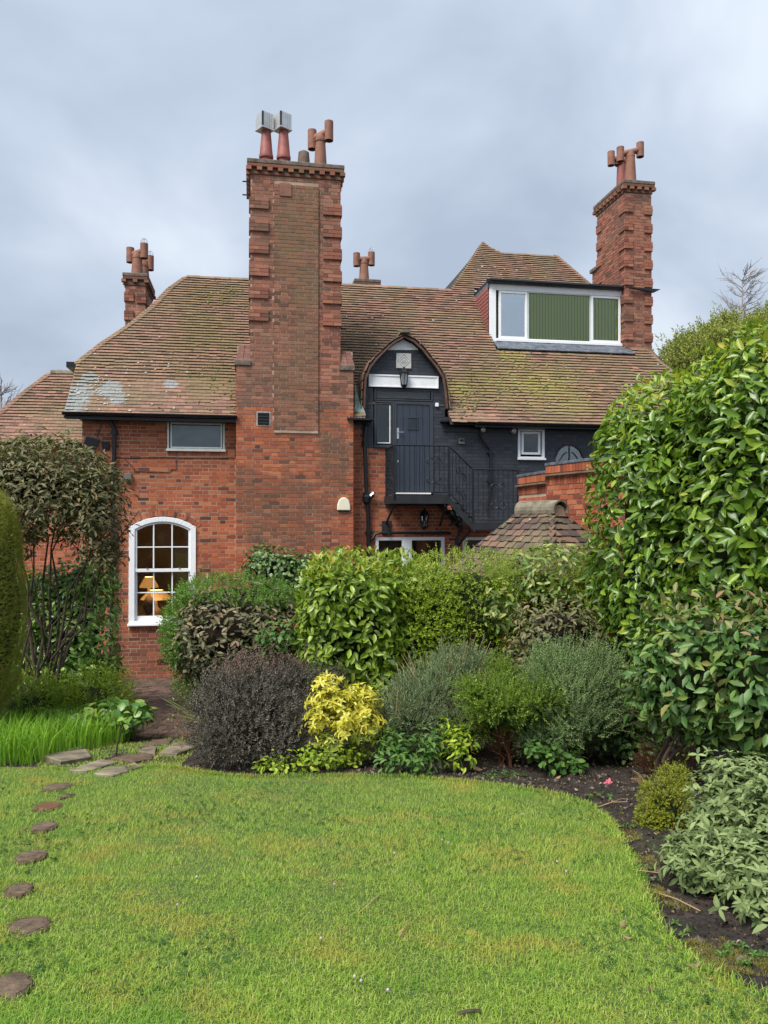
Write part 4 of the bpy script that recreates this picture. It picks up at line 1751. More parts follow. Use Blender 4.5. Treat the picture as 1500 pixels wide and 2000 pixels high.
# ---------------- box dormer
DU0, DU1, DZ0, DZ1 = D0
db = 2.05
dm = HB()
dm.box(DU0, DU1 - .02, DF + .06, DF + db, DZ0 + .1, DZ1 - .02)
dmo = dm.build('dormer', M['roomdark'])
f = HB()
f.box(DU0 - .01, DU0 + .155, DF - .03, DF + .055, DZ0 - .04, DZ1 - .02)       # left post
f.box(DU0 + .157, DU1, DF - .03, DF + .055, DZ1 - .19, DZ1 - .03)              # head
f.box(DU0 + .157, DU1, DF - .05, DF + .055, DZ0 - .02, DZ0 + .05)              # sill
f.box(DU1 - .05, DU1, DF - .03, DF + .055, DZ0 + .052, DZ1 - .192)
fo = f.build('window_frame', M['upvc'], dmo, bevel=.005)
for (a, b, c, d2, gl_) in ((974, 578, 1030, 666, 0), (1031, 582, 1153, 668, 1), (1154, 584, 1212, 669, 2)):
    q = rectpx(a, b, c, d2, DF)
    za, zb = DZ0 + .055, DZ1 - .195
    fw = .055 if gl_ != 1 else .012
    s_ = HB()
    s_.box(q[0], q[1], DF - .02, DF + .04, za, za + fw)
    s_.box(q[0], q[1], DF - .02, DF + .04, zb - fw, zb)
    s_.box(q[0], q[0] + fw, DF - .02, DF + .04, za + fw, zb - fw)
    s_.box(q[1] - fw, q[1], DF - .02, DF + .04, za + fw, zb - fw)
    s_.build('sash', M['upvc'], dmo, bevel=.004)
    HB().box(q[0] + fw, q[1] - fw, DF + .012, DF + .017, za + fw, zb - fw).build('pane', M['glassmirror'] if gl_ == 0 else M['glass'], dmo)
    if gl_:
        n = int((q[1] - q[0] - 2 * fw) / .075)
        for i in range(n):
            x = q[0] + fw + (q[1] - q[0] - 2 * fw) * (i + .5) / n
            w_ = (q[1] - q[0] - 2 * fw) / n * .50
            mb = HB()
            sl_ = .010
            mb.quadbox((x, DF + .042, (za + zb) / 2), (w_, sl_, 0), (0, .0012, 0), (0, 0, (zb - za) / 2 - fw - .002))
            mb.build('blind_slat', M['blind'], dmo)
# flat roof, fascia
mb = HB()
ztop = DZ1
ua, ub = DU0 - .06, uz(1288, 577, DF - .1)[0]
mb.quadbox(((DU0 + DU1) / 2, DF - .07 + .0, ztop + .0), ((DU1 - DU0) / 2 + .1, 0, -.0), (0, .035, 0), (0, 0, .035))
mb.box(DU0 - .05, DU1 + .06, DF - .04, DF + db, ztop - .01, ztop + .045)
k_ = DU0 + .1
while k_ < DU1:
    mb.box(k_, k_ + .03, DF - .13, DF - .10, ztop - .06, ztop + .02)
    k_ += .62
mb.tube([(DU0 - .02, DF - .11, ztop + .01), (DU1 + .05, DF - .11, ztop + .0)], .06, 8)
mb.box(DU0 - .07, DU1 + .03, DF - .10, DF - .035, ztop - .05, ztop + .05)
mb.build('flat_roof', M['black'], dmo)
pe = uz(1278, 574, RCH - .1)
HB().prism([(DU1 - .02, ztop - .03), (pe[0] + .16, ztop - .05), (pe[0] + .0, ztop - .13), (DU1 - .02, ztop - .05)], RCH - .12, RCH - .04).build('roof_return', M['black'], dmo)
# lead apron and cheek
mb = HB()
ap0, ap1 = DZ0 - .02, DZ0 - .20
_u, _r, _z = sl(1090, 690)
lo_ = np.array([0, _r, _z]) + VN * .065
hi_ = np.array([0, DF - .02, DZ0 - .03])
mb.quadbox((hi_ + lo_) / 2 + np.array([(DU0 + DU1) / 2 + .05, 0, 0]), ((DU1 - DU0) / 2 - .02, 0, 0), (hi_ - lo_) / 2, (0, -.010, .010))
mb.box(DU0 + .16, DU1, DF - .065, DF + .0, DZ0 - .06, DZ0 - .021)
mb.build('lead_apron', M['lead'], dmo)
PK = Pieces()
ch_u = DU0 - .01
zrow = DZ1 - .16
k = 0


def cheek_ints(z):
    # from the front of the dormer back to where the main slope passes
    yb_ = (z - ZE) / MS - .3
    return [(-(yb_ + .02), -(DF + .0))] if yb_ > DF else []


zq = DZ0 - .3
while zq < DZ1 - .1:
    ii = cheek_ints(zq)
    for (a, b) in ii:
        x = a - (k % 2) * .08
        while x < b:
            p_, q_ = max(x, a), min(x + .162, b)
            x += .165
            if q_ - p_ > .02:
                PK.add((ch_u - .026, -(p_ + q_) / 2, zq + .06), (0, (q_ - p_) / 2, 0), (.009, 0, 0), (.016, 0, .075), 0)
    zq += .095
    k += 1
PK.emit('tile', 'cheek_tiles', [M['tile_red']], dmo, 80, h2w, SH)
yb_ = (DZ1 - ZE) / MS - .3
mb = HB().poly([(ch_u, DF, DZ0 - .2), (ch_u, DF, DZ1), (ch_u, yb_ + .1, DZ1)])
mb.quadbox((ch_u - .02, (DF + yb_) / 2, DZ1 - .05), (.012, 0, 0), (0, (yb_ - DF) / 2 + .05, 0), (0, 0, .09))
mb.build('cheek', M['lead'], dmo)

# ------------------------------------------------------------------ side wing on the left
WR = 2.0
wz = uz(80, 866, WR - .3)[1]
wing = empty('side_wing', h2w(UL - 2, WR, GH), TH, 'lower brick wing with a lichened tiled roof at the left edge, behind the bronze shrub', 'building')
wb = np.array([UL - 2, WR, GH])


def slw(px, py):
    d = ray(px, py)
    c, k = CAM - HO, MS
    s = (wz + k * -(WR - .3) + k * (c @ HY) - c[2]) / (d[2] - k * (d @ HY))
    P = c + d * s
    return P @ HT, P @ HY, P[2]


WO = np.array([0, WR - .3, wz])


def sqw(px, py):
    u, r, z = slw(px, py)
    return (u, (r - WR + .3) * kq)


wl0 = sqw(-70, 862)[0]
wp = [(wl0, 0), sqw(0, 810), sqw(48, 768), sqw(100, 729), (UL + .2, sqw(100, 729)[1]), (UL + .2, 0)]
P4 = lambda uq: WO + np.array([uq[0], 0, 0]) + VU * uq[1] - VN * .045
mb = MB()
mb.poly([P4(p) for p in wp])
rr_ = P4(wp[3])
mb.poly([rr_, P4(wp[4]), (UL + .2, 2 * rr_[1] - WR + .3, wz), (wl0, 2 * rr_[1] - WR + .3, wz)])
mb.poly([P4(wp[0]), P4(wp[1]), P4(wp[2]), P4(wp[3]), (wl0, 2 * rr_[1] - WR + .3, wz)][::-1])
wroof = mb.build('roof', M['tile_under'], wing, shift=wb)
PW = Pieces()
tiles(PW, (WO, (1, 0, 0), VU, VN), scan(wp), 0, wp[3][1])
PR = Pieces()
along([P4(p) + VN * .02 for p in wp[:4]], .115, bonnet(-1))
for c_, a_, m_i in zip(PR.c, PR.a, PR.m):
    PW.add(c_, *a_, 0)
PW.emit('tile', 'roof_tiles', M['tile_b'], wroof, 150, h2w, wb)
MB().tube([P4(wp[3]) + VN * .04, P4(wp[4]) + VN * .04], .09, 8).build('ridge_tile', M['ridge'], wroof, shift=wb)
wf = ((0, WR, 0), (1, 0, 0), (0, -1, 0))
ww = bedding(wf, lambda z: [(wl0 + .3, UL + .2)], GH, wz, .25, 'wall', M['mortar'], wing)
for v in ww.data.vertices: v.co -= Vector(wb)
PW = Pieces()
lay(PW, wf, lambda z: [(wl0 + .3, UL)], GH, wz)
PW.emit('brick', 'bricks', M['brick'], ww, 60, h2w, wb)
mb = MB().box(wl0 + .3, wl0 + .55, WR + .26, WR + 6, GH, wz).box(wl0 + .3, UL - .01, WR + 6, WR + 6.2, GH, wz)
mb.build('rear_wall', M['brick'], wing, shift=wb)


# ------------------------------------------------------------------ fixtures on the house: things of their own
def fixture(name, px, py, r, label, cat, group=None):
    u, z = uz(px, py, r)
    o = empty(name, h2w(u, r, z), TH, label, cat, group)
    return o, np.array([u, r, z])


def pxpath(pts, r):
    return [np.array([uz(x, y, r)[0], r, uz(x, y, r)[1]]) for x, y in pts]


def downpipe(pts, r, label, rad=.042, hopper=False, brackets=()):
    P_ = pxpath(pts, r)
    base = P_[-1]
    o = empty('downpipe', h2w(*base), TH, label, 'drainpipe', 'black drainpipes on the house front')
    MB().tube(P_, rad, 10).build('pipe', M['black'], o, smooth=True, shift=base)
    for (x, y) in brackets:
        c = np.array([uz(x, y, r)[0], r, uz(x, y, r)[1]])
        MB().lathe(c, [(rad * .9, -.05), (rad * 1.28, -.045), (rad * 1.28, .045), (rad * .9, .05)], 10).box(c[0] - .07, c[0] + .07, -.012, r, c[2] - .015, c[2] + .015).build('collar', M['black'], o, shift=base)
    return o, base


downpipe([(216, 812), (216, 822), (223, 838), (223, 880), (221, 1000), (219, 1150), (217, 1306)], -.09,
         'tall black drainpipe running from the left gutter down past the arched window', brackets=[(223, 845), (222, 925), (220, 1060), (218, 1195)])
o, b_ = downpipe([(715, 826), (714, 842), (712, 862), (714, 920), (716, 962), (719, 1000), (720, 1085), (721, 1300)], -.10,
                 'black drainpipe between the chimney breast and the iron landing', brackets=[(713, 868), (716, 965), (720, 1040)])
q = pxpath([(715, 822)], -.1)[0]
MB().lathe(q, [(.05, -.12), (.09, -.02), (.10, .06), (.085, .06), (.07, -.01)], 12).build('hopper', M['black'], o, shift=b_)
q = pxpath([(716, 975)], -.1)[0]
MB().lathe(q, [(.05, -.1), (.085, -.06), (.09, .05), (.06, .09)], 10).tube([q + (.02, 0, .0), q + (.14, -.02, .1)], [.05, .05], 8).build('junction', M['black'], o, shift=b_)
MB().tube([q + (.09, -.01, .06), q + (.15, -.02, .13)], [.052, .045], 8).build('overflow_pipe', M['cowlmetal'], o, shift=b_)
downpipe([(938, 846), (942, 858), (958, 878), (958, 955), (953, 985), (951, 1000)], -.07, 'thin black pipe with a bend below the round lamps on the dark wall', .026, brackets=[(958, 884), (958, 940)])
downpipe([(722, 1056), (728, 1052), (733, 1043), (745, 1041), (880, 1041)], -.07, 'horizontal black pipe above the white ground floor windows', .03, brackets=[(760, 1041), (860, 1041)])
downpipe([(903, 985), (902, 1010), (899, 1035), (893, 1050), (890, 1078)], -.12, 'short crooked black pipe to the right of the white ground floor windows', .035)

# leadwork shelf between chimney and dormer
o, b_ = fixture('lead_gutter_shelf', 700, 820, -.15, 'green patinated lead gutter shelf between the chimney and the arched gable', 'gutter')
ua, ub = uz(676, 820, -.2)[0], uz(727, 820, -.2)[0]
zz = uz(700, 820, -.2)[1]
mb = MB().box(ua, ub, -.45, -.001, zz - .03, zz + .01)
for i in range(9):
    x = ua + (ub - ua) * (i + .5) / 9
    mb.tube([(x - .03, -.45, zz + .012), (x + .02, -.2, zz + .03 * (i % 2) + .012), (x, -.02, zz + .06)], [.012, .02, .015], 5)
mb.build('lead_sheet', M['black'], o, shift=b_)
p1 = pxpath([(693, 782), (697, 770), (701, 795), (706, 816), (691, 817)], -.02)
MB().poly([p1[0] + (0, 0, 0), p1[1] + (0, .3, .3), p1[2] + (.02, -.05, 0), p1[3] + (0, -.25, 0), p1[4] + (0, -.25, 0)]).tube([p1[2] + (.04, -.1, 0), p1[3] + (.04, -.2, .02)], .03, 6).build('flashing', M['verdigris'], o, shift=b_)

# alarm box
o, b_ = fixture('alarm_box', 671, 985, BF, 'cream bell shaped alarm box on the chimney breast', 'alarm')
hw, hh_ = .135, .125
out_ = [(-hw, -hh_), (hw, -hh_), (hw * .97, -.02), (hw * .78, .07), (hw * .42, .125), (0, .14), (-hw * .42, .125), (-hw * .78, .07), (-hw * .97, -.02)]
MB().prism(out_, -.07, 0).build('cover', M['cream'], o, bevel=.015)
MB().box(-.11, .11, -.05, -.0, -.145, -.124).build('backplate', M['black'], o)
o, b_ = fixture('meter_box', 663, 1078, BF, 'small white box on the chimney breast just above the laurel hedge', 'box')
MB().box(-.08, .08, -.06, 0, -.09, .09).build('cover', M['plaster'], o, bevel=.008)
MB().box(-.07, .07, -.066, -.0605, -.08, .08).build('lid', M['plaster'], o, bevel=.004)
# sensors and little vents
o, b_ = fixture('wall_vent', 901, 862, 0, 'small grey angled vent cowl on the dark wall right of the door', 'vent')
MB().prism([(-.06, -.05), (.06, -.05), (.06, .065), (-.06, .065)], -.03, 0).box(-.065, .065, -.06, -.03, -.06, -.02).build('cowl', M['grey'], o, bevel=.005)
MB().box(-.04, .04, -.032, -.03, -.01, .04).build('louvre', M['blackmatt'], o)
o, b_ = fixture('security_sensor', 251, 932, 0, 'small grey box sensor on the red wall above and left of the arched window', 'sensor')
MB().box(-.07, .07, -.10, 0, -.05, .07).build('housing', M['grey'], o, bevel=.008)
MB().box(-.055, .055, -.085, -.0, -.085, -.051).build('lens', M['blackmatt'], o)
o, b_ = fixture('door_sensor', 853, 791, 0, 'tiny white square box on the dark wall to the right of the door head', 'sensor')
MB().box(-.035, .035, -.04, 0, -.04, .04).build('housing', M['upvc'], o, bevel=.006)
MB().box(-.02, .02, -.035, 0, -.06, -.041).build('base', M['blackmatt'], o)
o, b_ = fixture('junction_box', 207, 870, 0, 'black square junction box between the tilted dish and the left drainpipe', 'box')
MB().box(-.07, .07, -.05, 0, -.065, .065).build('housing', M['blackmatt'], o, bevel=.006)
MB().tube([(-.02, -.02, -.06), (-.03, -.025, -.12), (.0, -.02, -.17)], .012, 5).build('cable_tail', M['cordw'], o)
# tilted dark panel at the left corner
o, b_ = fixture('tilted_floodlight', 178, 866, -.3, 'dark grey tilted flat lamp on an arm at the left corner of the house', 'floodlight')
ex = np.array([.94, .0, .0]); ez = np.array([.12, -.2, 1.]) / 1.03
MB().quadbox((0, 0, 0), (.125, .02, -.03), (.0, .025, .006), (.045, -.02, .115)).build('head', M['blackmatt'], o, bevel=.012)
MB().tube([(-.06, .03, -.1), (-.08, .2, -.16), (.02, .3, -.13)], .02, 6).build('arm', M['black'], o)
# cables along the wall
for pts, lab, mt in (([(240, 894), (300, 893), (345, 893), (345, 881)], 'dark cable running along the brickwork below the small high window', 'cord'),
                     ([(225, 893), (242, 894), (262, 915), (262, 920), (330, 922), (337, 916), (344, 917), (344, 896)], 'thin pinkish cable looping below the small high window', 'cord'),
                     ([(346, 894), (440, 894), (459, 893), (461, 824)], 'dark cable running up beside the chimney breast', 'cord'),
                     ([(180, 826), (192, 822), (200, 826), (190, 850), (192, 878), (215, 894)], 'looped black cable above the junction box at the left corner', 'cord')):
    P_ = pxpath(pts, -.018)
    o = empty('wall_cable', h2w(*P_[0]), TH, lab, 'cable')
    MB().tube(P_, .008, 5).build('cable', M[mt], o, shift=P_[0])
# round lamps / camera under the right eaves
for (px, py, lab) in ((942, 840, 'round bulkhead lamp with a pale lens directly above the thin bent pipe'), (1002, 842, 'round bulkhead lamp with a darker lens left of the small white window')):
    o, b_ = fixture('bulkhead_lamp', px, py, 0, lab, 'lamp', 'round lamps under the right eaves')
    MB().tube([(0, 0, 0), (0, -.06, 0)], .075, 16).build('body', M['grey'] if px > 980 else M['black'], o)
    MB().tube([(0, -.06, 0), (0, -.085, -.005)], [.062, .045], 16).build('lens', M['chrome'], o)
    MB().box(-.05, -.03, -.1, -.085, -.01, .01).build('bolt', M['chrome'], o)
# air brick
o, b_ = fixture('air_brick', 317, 1291, 0, 'terracotta air brick with two round grilles low on the red wall', 'vent')
MB().box(-.115, .115, -.016, 0.01, -.065, .065).build('plate', M['brick'], o, bevel=.004)
for s_ in (-1, 1):
    mb = MB()
    for rr_ in (.045, .025):
        mb.tube([(s_ * .052 + rr_ * math.cos(a), -.02, rr_ * math.sin(a)) for a in np.linspace(0, 2 * math.pi, 14)], .006, 4)
    mb.build('grille', M['wood'], o)


def lantern(px, py, label, r=-.13):
    o, b_ = fixture('wall_lantern', px, py, r, label, 'lantern', 'black wall lanterns')
    n = 6
    w = MB()
    H0, H1 = -.13, .12
    ring = lambda rad, z: [(rad * math.cos(2 * math.pi * (i + .5) / n), rad * math.sin(2 * math.pi * (i + .5) / n), z) for i in range(n)]
    lo, hi = ring(.062, H0), ring(.088, H1)
    for i in range(n):
        w.tube([lo[i], hi[i]], .009, 4)
    w.lathe((0, 0, 0), [(0, H0 - .07), (.03, H0 - .05), (.07, H0 - .0), (.07, H0 + .015), (0, H0 + .015)], n)
    w.lathe((0, 0, 0), [(.10, H1 - .01), (.105, H1 + .01), (.05, H1 + .09), (.018, H1 + .11), (.022, H1 + .13), (0, H1 + .16)], n)
    w.build('cage', M['black'], o)
    g_ = MB()
    for i in range(n):
        j = (i + 1) % n
        g_.poly([lo[i], lo[j], hi[j], hi[i]])
    g_.build('pane', M['lanternglass'], o)
    MB().tube([(0, 0, H0 + .02), (0, 0, H0 + .13)], .012, 8).build('candle_tube', M['plaster'], o)
    MB().box(-.05, .05, -r - .02, -r, -.12, .1).tube([(0, -r - .01, -.06), (0, -r - .07, -.16), (0, 0, H0 - .05)], .012, 5).build('bracket', M['black'], o)
    return o


lantern(789, 741, 'black six sided lantern on the white panel above the door')
lantern(829, 1017, 'black six sided lantern on the red brick below the iron landing')

# ------------------------------------------------------------------ iron landing and stair
LY = -1.0
lz = uz(820, 968, LY)[1]
LU0, LU1 = uz(771, 960, LY)[0], uz(877, 960, LY)[0]
LU2, LU3 = uz(924, 1020, LY)[0], uz(1012, 1020, LY)[0]
lz2 = uz(965, 1022, LY)[1]
sb_ = np.array([LU0, 0, lz])
st = empty('iron_stair', h2w(*sb_), TH, 'black iron landing with railings and a short flight of steps below the grey door', 'staircase')


class SB(MB):
    def build(s, name, mats, parent=None, smooth=False, bevel=0.0):
        return MB.build(s, name, mats, parent or st, smooth, bevel, sb_)


SB().box(LU0 - .02, LU1 + .02, LY, -.02, lz - .05, lz).build('landing_deck', M['stonecap'])
SB().box(LU0 - .03, LU1 + .02, LY - .02, LY - .001, lz - .16, lz + .01).box(LU0 - .04, LU0 - .021, LY, -.02, lz - .16, lz + .01).build('fascia', M['blackmatt'])
SB().box(LU2 - .05, LU3, LY, -.02, lz2 - .05, lz2).build('lower_deck', M['stonecap'])
SB().box(LU2 - .05, LU3 + .02, LY - .02, LY - .001, lz2 - .13, lz2 + .01).build('fascia', M['blackmatt'])
ns = 3
for i in range(ns):
    u_ = LU1 + (LU2 - LU1) * (i + .5) / ns
    z_ = lz - (lz - lz2) * (i + 1) / (ns + 1)
    SB().box(u_ - .12, u_ + .12, LY + .03, -.05, z_ - .03, z_).build('step', M['iron'])
for yy in (LY - .01, -.05):
    SB().quadbox(((LU1 + LU2) / 2 - .0, yy, (lz + lz2) / 2 - .09), ((LU2 - LU1) / 2 + .04, 0, -(lz - lz2) / 2 - .03), (0, .012, 0), (0, 0, .075)).build('stringer', M['blackmatt'])
RH = uz(820, 870, LY)[1] - lz
RH2 = uz(965, 917, LY)[1] - lz2
posts = [(LU0, LY, lz, RH), (LU1, LY, lz, RH), (LU2, LY, lz2, RH2), (LU3, LY, lz2, RH2), (LU0, -.06, lz, RH)]
for (a, b, z_, h_) in posts:
    SB().box(a - .02, a + .02, b - .02, b + .02, z_ - .1, z_ + h_).build('post', M['iron'])
rails = [((LU0, LY, lz), (LU1, LY, lz), RH, RH), ((LU0, -.06, lz), (LU0, LY, lz), RH, RH), ((LU1, LY, lz), (LU2, LY, lz2), RH, RH2), ((LU2, LY, lz2), (LU3, LY, lz2), RH2, RH2)]
random.seed(3)
for ri, (a, b, h0, h1) in enumerate(rails):
    a, b = np.array(a, float), np.array(b, float)
    ta, tb_ = a + (0, 0, h0), b + (0, 0, h1)
    SB().tube([ta, tb_], .018, 6).build('handrail', M['iron'])
    la, lb2_ = a + (0, 0, .07), b + (0, 0, .07)
    SB().tube([la, lb2_], .012, 5).build('bottom_rail', M['iron'])
    L = np.linalg.norm(b - a)
    n = int(L / .10)
    for i in range(1, n):
        f_ = i / n
        SB().tube([la + (lb2_ - la) * f_, ta + (tb_ - ta) * f_], .0075, 4, cap=False).build('baluster', M['iron'])
    # scrolls
    fr_ = {0: .72, 1: .5, 2: .5, 3: .55}[ri]
    base = a + (b - a) * fr_
    d_ = (b - a) / L
    zc2 = base[2] + (h0 + h1) / 2 * .5
    for (sx, sz, k) in ((1, 1, 1), (-1, 1, 1), (1, -1, 1), (-1, -1, 1)):
        pts = []
        for t in np.linspace(0, 1, 14):
            ang = t * 5.2
            rr_ = .11 * (1 - t * .8)
            cx_, cz_ = .10, .17
            pts.append(np.array([base[0], base[1], zc2]) + d_ * sx * (cx_ - rr_ * math.cos(ang)) * .9 + np.array([0, 0, 1]) * sz * (cz_ + rr_ * math.sin(ang)))
        SB().tube(pts, .009, 4).build('scroll', M['iron'])
# brackets under
pu = pxpath([(766, 985)], -.5)[0]
SB().tube([(LU0 + .03, LY + .1, lz - .12), (LU0 + .0, -.05, lz - .55)], .025, 5).box(LU0 - .09, LU0 + .09, -.05, -.005, lz - .78, lz - .5).build('bracket', M['blackmatt'])
SB().tube([(LU1 + .0, LY + .1, lz - .12), (LU1 + .05, -.05, lz - .6)], .025, 5).build('bracket', M['blackmatt'])
SB().tube([(LU2 + .0, LY + .1, lz2 - .1), (LU2 - .15, -.05, lz2 - .6)], .03, 5).build('bracket', M['blackmatt'])
SB().tube([(LU1 + .1, LY + .15, lz - .2), (LU1 + .25, LY + .3, lz - .5), (LU1 + .2, -.3, lz - .6)], .03, 6).build('waste_pipe', M['black'])

# ------------------------------------------------------------------ brick garden wall on the right
ga = at(1013, 935, 13.0)
gb = at(1068, 924, 11.8)
gb2 = at(1068, 910, 11.8)
gc_ = at(1175, 897, 10.55)
gbase = gz(12.0)
gw = empty('garden_wall', (gb[0], gb[1], gbase), 0, 'orange brick garden wall with stepped sloping coping behind the tiled hut', 'wall')
gsh = np.array([gb[0], gb[1], gbase])
k = 0
for (a, b, zt_) in ((ga, gb, gb[2]), (gb2, gc_ + (gc_ - gb2) * .9, gb2[2])):
    a, b = a.copy(), b.copy()
    z_ = (a[2] + zt_) / 2 if k == 0 else zt_
    z_ = zt_
    a[2] = b[2] = 0
    S_ = (b - a) / np.linalg.norm(b - a)
    L_ = np.linalg.norm(b - a)
    W_ = np.array([S_[1], -S_[0], 0])
    if W_[1] > 0 and W_[0] > 0: W_ = -W_
    W_ = np.array([-abs(S_[1]), -abs(S_[0]), 0]) if S_[0] > 0 else W_
    MB().quadbox(a + S_ * L_ / 2 - W_ * .165 + np.array([0, 0, (gbase + z_) / 2]), S_ * (L_ / 2 - .003), W_ * .16, (0, 0, (z_ - gbase) / 2)).build('wall_core' if k else 'wall_core', M['mortar'], gw, shift=gsh)
    PG = Pieces()
    lay(PG, (a, S_, W_), lambda z: [(0, L_)], gbase, z_ - .30, depth=.05)
    # soldier courses with a drip course of tile between
    for (za, zb_) in ((z_ - .12, z_ - .01), (z_ - .30, z_ - .175)):
        n = int(L_ / .075)
        for i in range(n):
            pr = .02 if za > z_ - .2 else .005
            PG.add(a + S_ * (i + .5) * L_ / n + W_ * (pr - .02) + np.array([0, 0, (za + zb_) / 2]), S_ * (L_ / n / 2 - .005), W_ * .025, (0, 0, (zb_ - za) / 2 - .003))
    PG.emit('brick', 'bricks', M['brick_dark'], gw, 140, None, gsh)
    PG = Pieces()
    n = int(L_ / .16)
    for i in range(n):
        PG.add(a + S_ * (i + .5) * L_ / n + W_ * (-.0) + np.array([0, 0, z_ - .15]), S_ * (L_ / n / 2 - .003), W_ * .065, (0, 0, .012))
    PG.emit('creasing_tile', 'creasing_tiles', M['tile'], gw, 40, None, gsh)
    MB().quadbox(a + S_ * L_ / 2 - W_ * .165 + np.array([0, 0, z_ + .018]), S_ * (L_ / 2 + .01 * k), W_ * .20, (0, 0, .022)).build('coping', M['lead'], gw, shift=gsh, bevel=.004)
    if k:
        c0 = a - W_ * .165 + np.array([0, 0, 0])
        MB().quadbox(c0 + np.array([0, 0, (gbase + z_) / 2]) - S_ * .01, S_ * .01, W_ * .165, (0, 0, (z_ - gbase) / 2 - .01)).build('pier_face', M['brick_dark'], gw, shift=gsh)
    k += 1

# ------------------------------------------------------------------ tiled hut
hd = np.array([.52, -.854, 0])                    # ridge direction, towards the viewer and right
hn = np.array([-.854, -.52, 0])                   # normal of the long face
R1 = at(1080, 992, 10.2)
R0 = R1 - hd * .52
hz = R1[2]
hb_ = np.array([(R0[0] + R1[0]) / 2, (R0[1] + R1[1]) / 2, gz(9.9)])
hut = empty('tiled_hut', hb_, 0, 'small outbuilding with a steep weathered tile roof and rounded ridge behind the hedge', 'hut')
WD, DP = .98, 1.12                                 # half width, drop to the eaves
ZEh = hz - DP
mid = [R0, R1]
Zv = np.array([0, 0, 1.])
cor = {}
e_end, e_side = .98, WD
C_ = lambda s, t: (R1 if s > 0 else R0) + hd * s * e_end + hn * t * e_side - Zv * DP
A_, B_, Cc, D_ = C_(-1, 1), C_(1, 1), C_(1, -1), C_(-1, -1)
MB().poly([R0, R1, B_, A_]).poly([R1, Cc, B_]).poly([R1, R0, D_, Cc]).poly([R0, A_, D_]).build('roof_boarding', M['tile_under'], hut, shift=hb_ + np.array([0, 0, .05]))
PHt = Pieces()
for (p0, p1, topa, topb) in ((A_, B_, R0, R1), (B_, Cc, R1, R1), (Cc, D_, R1, R0), (D_, A_, R0, R0)):
    S_ = (p1 - p0) / np.linalg.norm(p1 - p0)
    L_ = np.linalg.norm(p1 - p0)
    ta = topa - p0
    al_ = ta @ S_
    uvec = ta - S_ * al_
    H_ = np.linalg.norm(uvec)
    uvec = uvec / H_
    n_ = np.cross(S_, uvec)
    if n_[2] < 0: n_ = -n_
    pl_ = [(0, 0), (L_, 0), ((topb - p0) @ S_, H_), (al_, H_)]
    tiles(PHt, (p0, S_, uvec, n_), scan(pl_), 0, H_ - .03, gauge=.108, tw=.17, tl=.19, th=.014, lift=.024, wob=1.3)
PHt.emit('tile', 'roof_tiles', M['tile_hut'], hut, 300, None, hb_)
nseg = 3
for i in range(nseg):
    a = R0 - hd * .10 + hd * (i) * (.52 + .26) / nseg
    b = a + hd * (.52 + .26) / nseg * .985
    mb = MB()
    r_ = .135
    side = np.cross(hd, Zv)
    arcs = np.linspace(-.35, math.pi + .35, 12)
    for (rr_, flip) in ((r_, 0), (r_ - .022, 1)):
        for j in range(11):
            f1, f2 = arcs[j], arcs[j + 1]
            c1 = side * math.cos(f1) * rr_ + Zv * math.sin(f1) * rr_
            c2 = side * math.cos(f2) * rr_ + Zv * math.sin(f2) * rr_
            q_ = [a + c1, a + c2, b + c2, b + c1]
            mb.poly(q_ if not flip else q_[::-1])
    for j in range(11):
        f1, f2 = arcs[j], arcs[j + 1]
        for e_ in (a, b):
            mb.poly([e_ + side * math.cos(f) * q_ + Zv * math.sin(f) * q_ for f, q_ in ((f1, r_), (f2, r_), (f2, r_ - .022), (f1, r_ - .022))])
    mb.build('ridge_tile', [M['ridge'], M['terra_old']][0 if i != 1 else 0], hut, shift=hb_ + np.array([0, 0, .03]))
MB().tube([R0, R1 + hd * .12], .10, 10).build('ridge_bedding', M['mortar'], hut, shift=hb_ + np.array([0, 0, .06]))
HWl = .86
for (s0, t0, s1, t1) in ((-1, 1, 1, 1), (1, 1, 1, -1), (1, -1, -1, -1), (-1, -1, -1, 1)):
    Cw = lambda s, t: (R1 if s > 0 else R0) + hd * s * e_end * HWl + hn * t * e_side * HWl
    a, b = Cw(s0, t0), Cw(s1, t1)
    a[2] = b[2] = 0
    MB().quadbox((a + b) / 2 + Zv * ((ZEh + .1 + gz(9.9)) / 2), (b - a) / 2, np.cross((b - a) / np.linalg.norm(b - a), Zv) * .05, Zv * ((ZEh + .1 - gz(9.9)) / 2)).build('wall', M['brick_dark'], hut, shift=hb_)

# ------------------------------------------------------------------ ground
def grid(xs, ys, zf, name, mat, keep=None):
    X, Y = np.meshgrid(xs, ys)
    Z = zf(X, Y)
    V = np.stack([X.ravel(), Y.ravel(), Z.ravel()], 1)
    nx, ny = len(xs), len(ys)
    i, j = np.meshgrid(np.arange(nx - 1), np.arange(ny - 1))
    a = (j * nx + i).ravel()
    F = np.stack([a, a + 1, a + nx + 1, a + nx], 1)
    if keep is not None:
        c = V[F].mean(1)
        F = F[keep(c[:, 0], c[:, 1])]
        used = np.unique(F)
        mp = np.full(len(V), -1)
        mp[used] = np.arange(len(used))
        V, F = V[used], mp[F]
    return fastmesh(name, V, F, mat, smooth=True)


def wav(X, Y, s=1.0, seed=0):
    r = np.random.RandomState(seed)
    o = 0
    for k in range(10):
        a = r.uniform(0, 6.28)
        f = s * r.uniform(.6, 3.5)
        o = o + np.sin((X * math.cos(a) + Y * math.sin(a)) * f + r.uniform(0, 6.28)) / (f / s) ** .8
    return o / 5


